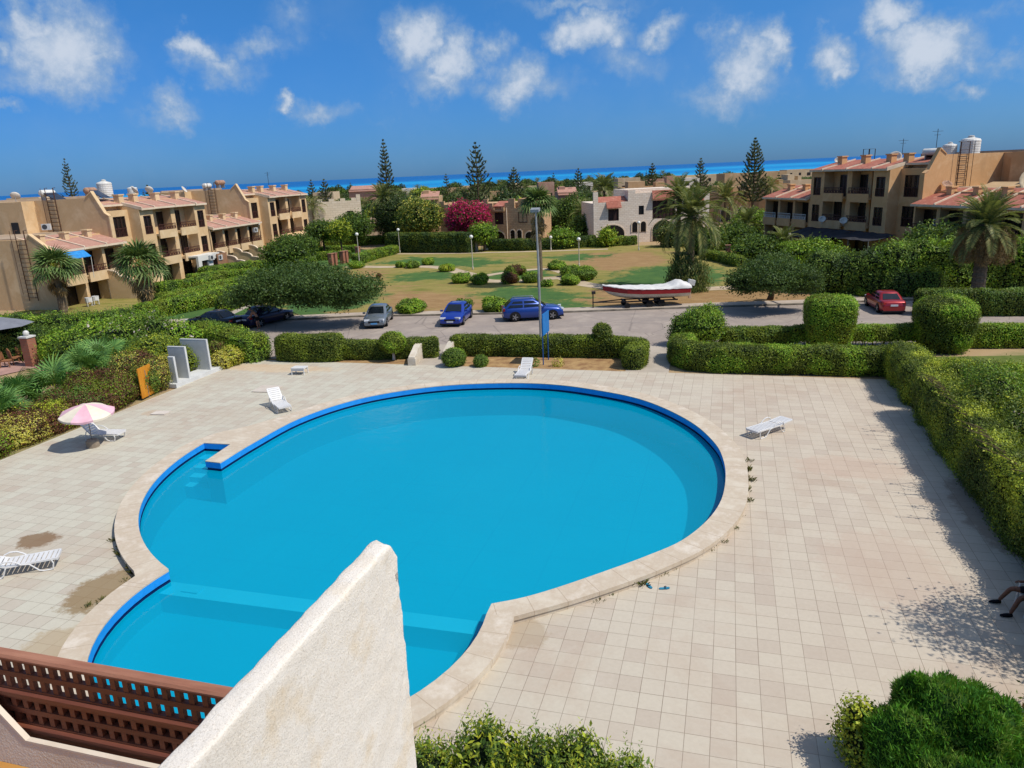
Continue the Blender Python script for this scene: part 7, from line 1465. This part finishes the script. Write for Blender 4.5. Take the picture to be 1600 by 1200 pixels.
roof_slope(F1, 9.2, 11.0, .3, 5.95, -2.5, 6.6, M_tir, False); window(F1, 9.3, 10.7, 0, 3.2, 5.0, M_dk, 1, False); arch_fill(F1, 8.2, 10.8, .0, 0, 2.2); arch_fill(F1, 11.8, 12.5, .0, .9, 2.3); arch_fill(F1, 12.9, 13.6, .0, .9, 2.3); arch_fill(F1, 14.2, 15.6, .0, 0, 2.0); arch_fill(F1, 1.5, 4.0, .0, 0, 2.2); window(F1, 13.2, 14.6, 0.12, 3.4, 5.0, M_dk, 1, False)
b = F1.mb(); b.tube([(11.3, .1, 0), (11.3, .1, 5.7)], .07, 6); b.build('drain_pipe', M_rib, F1.r)
b = F1.mb(); b.box(W1+.003, W1+.06, -3.6, -2.2, 0, 2.1); b.build('side_door', M_dk, F1.r)
V2 = np.array(P(928, 382)); A2 = R(22)
F2 = villa('white stone villa with red tiled hoods and crenellated roof line', V2, A2, 20, M_st2, None); W2 = 17.6
b = F2.mb(); wall_open(b, 0, W2, -.4, 0, -.05, 6.0, [(2.2, 3.8, 3.3, 5.0), (6.8, 7.6, 4.0, 5.3), (8.9, 12.3, 3.3, 5.9), (14.2, 15.8, 3.6, 5.4)]); b.box(0, W2, -9, -.4, -.05, 5.9)
for (u0, u1, z) in ((0, .7, 7.5), (5.2, 6.3, 7.6), (6.3, 9.0, 7.1), (12.6, 13.6, 7.0), (13.6, W2, 6.6)): b.box(u0, u1, -.4, 0, 6.0, z)
b.box(5.2, 5.6, -9, -.42, 5.9, 7.6); b.box(6, 16, -8.6, -4, 5.9, 7.6); b.build('wall', M_st2, F2.r)
for (u0, u1, z0, z1, v0) in ((.75, 5.15, 6.1, 6.75, -.25), (1.9, 4.1, 5.25, 6.05, .55), (8.8, 12.5, 6.15, 7.4, .5), (13.8, 16.6, 5.7, 6.6, .5)): roof_slope(F2, u0, u1, v0, z0, v0-1.9 if v0 < 0 else .0, z1, M_tir, False)
window(F2, 2.2, 3.8, 0, 3.3, 5.0, M_dk, 1, False); window(F2, 6.8, 7.6, 0, 4.0, 5.3, None, 0, False); window(F2, 8.9, 12.3, 0, 3.3, 5.9, M_dk, 5, False); window(F2, 14.2, 15.8, 0, 3.6, 5.4, None, 1, False)
arch_fill(F2, 1.0, 4.6, .0, 0, 2.7); arch_fill(F2, 5.8, 6.6, .0, 1.5, 3.0); arch_fill(F2, 7.1, 7.9, .0, 1.5, 3.0); arch_fill(F2, 8.9, 12.4, .0, 0, 3.0); arch_fill(F2, 13.8, 16.8, .0, 0, 2.6)
q = P(480, 352, 1.0); F3 = villa('cream stone house with a crenellated parapet right of the left row', np.array(P(478, 317, 7.2)), R(34), 9, M_st3, None)
b = F3.mb(); wall_open(b, 0, 9.6, -.4, 0, -.05, 7.2, [(7.0, 8.1, 3.4, 5.4)]); b.box(0, 9.6, -8, -.4, -.05, 7.0)
for i in range(5): b.box(i*2.0, i*2.0+.9, -.38, -.02, 7.2, 7.65)
b.box(8.9, 9.6, -.41, .02, 7.2, 8.2); b.build('wall', M_st3, F3.r); window(F3, 7.0, 8.1, 0, 3.4, 5.4, None, 1, False)
b = F3.mb(); b.box(9.61, 13.6, -5, -.6, -.05, 3.0); b.add([(9.4, .2, 3.0), (13.9, .2, 3.0), (13.9, -5.2, 3.0), (9.4, -5.2, 3.0), (11.6, -2.5, 4.0)], [(0, 1, 4), (1, 2, 4), (2, 3, 4), (3, 0, 4), (3, 2, 1, 0)]); b.build('garden_pavilion', M_conc, F3.r)
# terracotta gate posts
M_brk = stonemat('brick_post', (176, 110, 84), (156, 92, 70), (140, 112, 92), .25, .1)
def post(label, px, py, h, w=.5, ball=False, mat=None):
    x, y = P(px, py); t = thing('gate_post', label, 'gate post', (x, y, 0)); b = MB(); b.box(-w/2, w/2, -w/2, w/2, -.05, h); b.build('shaft', mat or M_brk, t); b = MB(); b.box(-w/2-.05, w/2+.05, -w/2-.05, w/2+.05, h, h+.1)
    if ball: b.ball((0, 0, h+.28), .19, 10)
    b.build('cap', M_tank if ball else M_brk, t)
post('brick garden pillar with a white ball beside the patio', 52, 571, 1.9, .62, True)
for px, py, lb in ((518, 415, 'terracotta gate post, left of the first pair by the garden hedges'), (524, 414, 'terracotta gate post, right of the first pair by the garden hedges'), (536, 411, 'terracotta gate post, left of the second pair by the garden hedges'), (541, 410, 'terracotta gate post, right of the second pair by the garden hedges'), (560, 403, 'terracotta gate post nearest the path globe lamp'), (744, 392, 'pale gate post left of the white garden gate'), (1137, 404, 'red brick post behind the date palms'), (1296, 437, 'stone gate post right of the spreading tree'), (1340, 444, 'stone gate post near the red car, left'), (1347, 444, 'stone gate post near the red car, right')): post(lb, px, py, 1.5, .55, False, M_lime if 'stone' in lb or 'pale' in lb else None)
x, y = P(752, 392); b = MB()
for i in range(7): b.box(i*.16, i*.16+.05, -.02, .02, .1, 1.3)
b.box(-.05, 1.1, -.03, .03, .2, .28); b.box(-.05, 1.1, -.03, .03, 1.1, 1.18); tag(b.build('garden_gate', M_tank, None, loc=(x, y, 0)), 'small white barred garden gate before the bougainvillea villa', 'gate')
# patio furniture and grey parasol at the left edge
M_rat = pm('rattan', (150, 104, 70), (120, 80, 54), 8, .8, .2, bump=.6)
for i, (px, py, rz, lb) in enumerate(((12, 573, .4, 'rattan chair at the left edge of the patio'), (26, 568, 1.2, 'rattan chair in the middle of the patio'), (38, 562, 2.2, 'rattan chair with a round back beside the brick pillar'))):
    x, y = P(px, py); t = thing('patio_chair', lb, 'chair', (x, y, 0), rz); b = MB(); b.box(-.28, .28, -.28, .28, .38, .46); b.build('seat', M_rat, t); b = MB(); b.tube([(-.28, -.3, .46), (-.34, -.28, .95), (-.36, 0, 1.1), (-.34, .28, .95), (-.28, .3, .46)], .035, 6); b.box(-.35, -.31, -.24, .24, .5, .95); b.build('backrest', M_rat, t)
    for sx in (-1, 1):
        for sy in (-1, 1): b = MB(); b.tube([(sx*.24, sy*.24, .38), (sx*.3, sy*.28, 0)], .03, 5); b.build('leg', M_rat, t)
x, y = P(-5, 508, 2.4); gp_ = thing('garden_parasol', 'large grey garden parasol cut by the left edge', 'parasol', (x, y, 0)); b = MB()
b.add([(2.2*math.cos(a), 2.2*math.sin(a), 2.35) for a in np.linspace(0, 2*math.pi, 8, endpoint=False)]+[(0, 0, 3.0)], [(i, (i+1) % 8, 8) for i in range(8)]); b.build('canopy', pm('canvas_grey', (120, 122, 128), (108, 110, 116), 2, .9), gp_); b = MB(); b.tube([(0, 0, 0), (0, 0, 2.95)], .04, 6); b.build('pole', M_galv, gp_)
# ------------------------------------------------------------------ far quarter between the villas and the sea
def at(px, D, py=400):
    """ground point under photo column px at forward distance D"""
    d = ray(px, py); h = np.array([d[0], d[1]]); f2 = np.array([CF[0], CF[1]]); f2 = f2/np.linalg.norm(f2); k = D/(h@f2); return float(h[0]*k), float(h[1]*k)
M_fh = [wallmat('far_wall_sand', (190, 160, 124), (178, 148, 110), (198, 170, 134)), wallmat('far_wall_pink', (184, 146, 124), (174, 134, 112), (192, 156, 134)), wallmat('far_wall_white', (220, 212, 198), (210, 200, 184), (226, 218, 206)), wallmat('far_wall_cream', (200, 180, 148), (188, 166, 134), (208, 188, 158))]
def house(label, x0, x1, ytop, D, mi, rz=None, arches=0, roof=None, dep=9, steps=True):
    steps = D < 170; ytop += 3 if D > 170 else 0
    a, c_ = np.array(at(x0, D)), np.array(at(x1, D)); Wd = float(np.linalg.norm(c_-a)); ang = math.atan2(c_[1]-a[1], c_[0]-a[0]) if rz is None else rz
    H = float(np.clip(PZ((x0+x1)/2, ytop, tuple((a+c_)/2)), 2.8, 10.5)); t = thing('distant_house', label, 'house', (a[0], a[1], 0), ang); F = Fr(t, -1); m_ = M_fh[mi]
    b = F.mb(); b.box(0, Wd, -dep, 0, -.05, H-.35)
    for (u0, u1, v0, v1) in ((0, Wd, -.25, 0), (0, Wd, -dep, -dep+.25), (0, .25, -dep+.25, -.25), (Wd-.25, Wd, -dep+.25, -.25)): b.box(u0, u1, v0, v1, H-.35, H)
    if steps: b.box(Wd*.12, Wd*.42, -dep*.8, -dep*.35, H-.3, H+1.1); b.box(Wd*.62, Wd*.78, -dep*.7, -dep*.4, H-.3, H+.8)
    b.build('wall', m_, t)
    n = max(2, int(Wd/3.2))
    for st in range(max(1, int(H/3.1))):
        for i in range(n):
            u = Wd*(i+.5)/n; z = .9+st*3.0
            if z+1.4 > H-.3: continue
            w_ = F.mb(); wd = .95 if (i+st) % 3 else 1.5; w_.box(u-wd/2, u+wd/2, -.02, .05, z, z+1.3); wo_ = w_.build('window', M_dk, t); g = F.mb(); g.box(u-wd/2+.12, u+wd/2-.12, .05, .07, z+.1, z+1.2); g.build('pane', M_void, wo_)
    if arches:
        for i in range(arches): u = Wd*(i+.5)/arches; arch_fill(F, u-.9, u+.9, .05, 0, 2.6)
    if roof: roof_slope(F, .1, Wd-.1, .4, H-.5, -dep*.5, H+.9, roof, False)
FH = [(500, 531, 297, 230, 3, 0, None, 'far cream house between the two small pines left of the tall pine'), (555, 601, 292, 210, 1, 0, M_til, 'far pink house with a red roof left of the tall pine'), (588, 604, 290, 300, 2, 0, None, 'far white house peeping over the pink one'), (636, 656, 291, 300, 2, 0, None, 'far white house right of the tall pine'), (662, 692, 307, 150, 0, 0, M_til, 'sand house behind the fruit tree'), (706, 738, 290, 330, 0, 0, None, 'far sand house left of the broad pine'), (845, 869, 282, 200, 1, 0, None, 'far pink house above the tall lawn palm'), (874, 905, 300, 165, 1, 0, M_til, 'pink house with red roofs between the villas'), (880, 900, 279, 420, 3, 0, None, 'very far cream block near the shore'), (904, 928, 282, 260, 2, 0, None, 'far white house behind the palm of the white villa'), (966, 1000, 275, 240, 3, 3, None, 'far arcaded cream building above the white villa'), (975, 1062, 292, 150, 0, 0, None, 'long flat sand building directly behind the white villa'), (1002, 1036, 277, 300, 1, 0, None, 'far pink house behind the small pine'), (1040, 1062, 272, 340, 1, 0, None, 'far pink house left of the open topped pine'), (1066, 1090, 275, 260, 2, 0, None, 'far white house beside the open topped pine'), (1098, 1128, 270, 300, 3, 0, None, 'far cream house right of the open topped pine'), (1128, 1166, 268, 230, 0, 2, None, 'far sand house left of the tall right pine'), (1182, 1222, 265, 250, 0, 0, None, 'far sand house right of the tall right pine'), (1222, 1262, 262, 330, 3, 0, None, 'far cream house nearest the right block'), (1165, 1200, 292, 160, 0, 2, None, 'sand building with arches behind the low palm'), (1196, 1236, 288, 150, 0, 3, None, 'large sand building with arches left of the right block'), (1228, 1262, 281, 165, 3, 0, None, 'sand building with a high roof room touching the right block'), (1118, 1170, 300, 145, 0, 2, None, 'sand building behind the bushy date palm'), (812, 842, 288, 280, 3, 0, None, 'far cream house right of the lawn palm'), (770, 800, 296, 210, 0, 0, None, 'far sand house behind the broad pine'), (30, 80, 305, 260, 3, 0, None, 'far cream house behind the near left roofs'), (930, 962, 296, 190, 3, 0, None, 'cream house left behind the white villa')]
for (x0, x1, yt, D, mi, ar, rf, lb) in FH: house(lb, x0, x1, yt, D, mi, None, ar, rf)
# distant trees: a few prototypes, many individuals
GRP = 'distant trees before the sea'
def proto_tree(name, label, mats, blobs, L, fork, tr=.25):
    t = thing(name, label, 'tree', (0, 0, 0), 0, GRP); b = MB(); b.tube([(0, 0, 0), (.1, 0, fork)], [tr, tr*.7], 6); b.build('trunk', M_bark, t)
    b = MB(); k = len(mats)-1
    for (dx, dy, dz, rx, ry, rz) in blobs: clump(b, (dx, dy, dz), (rx, ry, rz), L, 1.1, list(range(1, k+1)), 0, .55, .3, .3, 10, None, .1, .75, .5, .2)
    b.build('crown', mats, t); return t
protos = []
for i, ms in enumerate(([C_dark, L_dark, L_mid], [C_dark, L_mid, L_dark, L_pine], [C_pine, L_pine, L_dark], [C_dark, L_mid, L_yel])):
    bl = [(rng.normal()*1.2, rng.normal()*1.2, 3.2+rng.normal()*.7, 2.+rng.random(), 2.+rng.random(), 1.6+rng.random()*.7) for _ in range(4)]
    protos.append(proto_tree('distant_tree', ['dark rounded tree in the far belt before the sea', 'mid green tree in the far belt before the sea', 'grey green tree in the far belt before the sea', 'yellowish tree in the far belt before the sea'][i], ms, bl, .55, 2.4))
def proto_palm():
    t = thing('distant_palm', 'small palm in the far belt before the sea', 'palm', (0, 0, 0), 0, 'distant palms before the sea'); b = MB(); b.tube([(0, 0, 0), (.1, 0, 6)], [.22, .17], 6); b.build('trunk', M_palmt, t); b = MB()
    for i in range(24): frond(b, (.1, 0, 6), i*2.4, R(75-100*i/24), 2.6, 12, .8, 1.3, 0, 0)
    b.build('fronds', L_date, t); return t
pp_ = proto_palm()
pn_ = norfolk('distant Norfolk pine in the belt before the sea', 0, 0, 11, 2.2, 11, .15, 6, .8, 'distant pines before the sea', .9, 'distant_pine')
used = set(); r2 = np.random.default_rng(21); k = 0; nP = nN = 0
boxes = [(x0-3, x1+3, D-2, D+11) for (x0, x1, yt, D, *_q) in FH]
while k < 285:
    D = 132+ (r2.random()**1.15)*330; px = (r2.uniform(560, 1010) if r2.random() < .5 else r2.uniform(470, 1290)) if r2.random() < .92 else r2.uniform(-40, 470)
    if px < 470 and D < 180: continue
    if any(a < px < b_ and c_ < D < d_ for a, b_, c_, d_ in boxes): continue
    if 1240 < px and D < 200: continue
    if any(a-2 < px < b_+2 and c_-45 < D < c_ for a, b_, c_, d_ in boxes) and r2.random() < .45: continue
    x, y = at(px, D); kind = r2.random(); s = r2.uniform(.75, 1.2)*(1 if D < 230 else .95)
    if kind < .12:
        o = pp_ if nP == 0 else dup(pp_); nP += 1; o.scale = (s*.95,)*3
    elif kind < .17:
        o = pn_ if nN == 0 else dup(pn_); nN += 1; o.scale = (s*.8,)*3
    else:
        i = int(r2.integers(0, 4)) if r2.random() < .9 else 2; i = i if i != 3 or r2.random() < .4 else 0
        o = protos[i] if i not in used else dup(protos[i]); used.add(i); o.scale = (s, s, s*r2.uniform(.8, 1.15))
    o.location = (x, y, -.05); o.rotation_euler = (0, 0, r2.uniform(0, 6.28)); k += 1
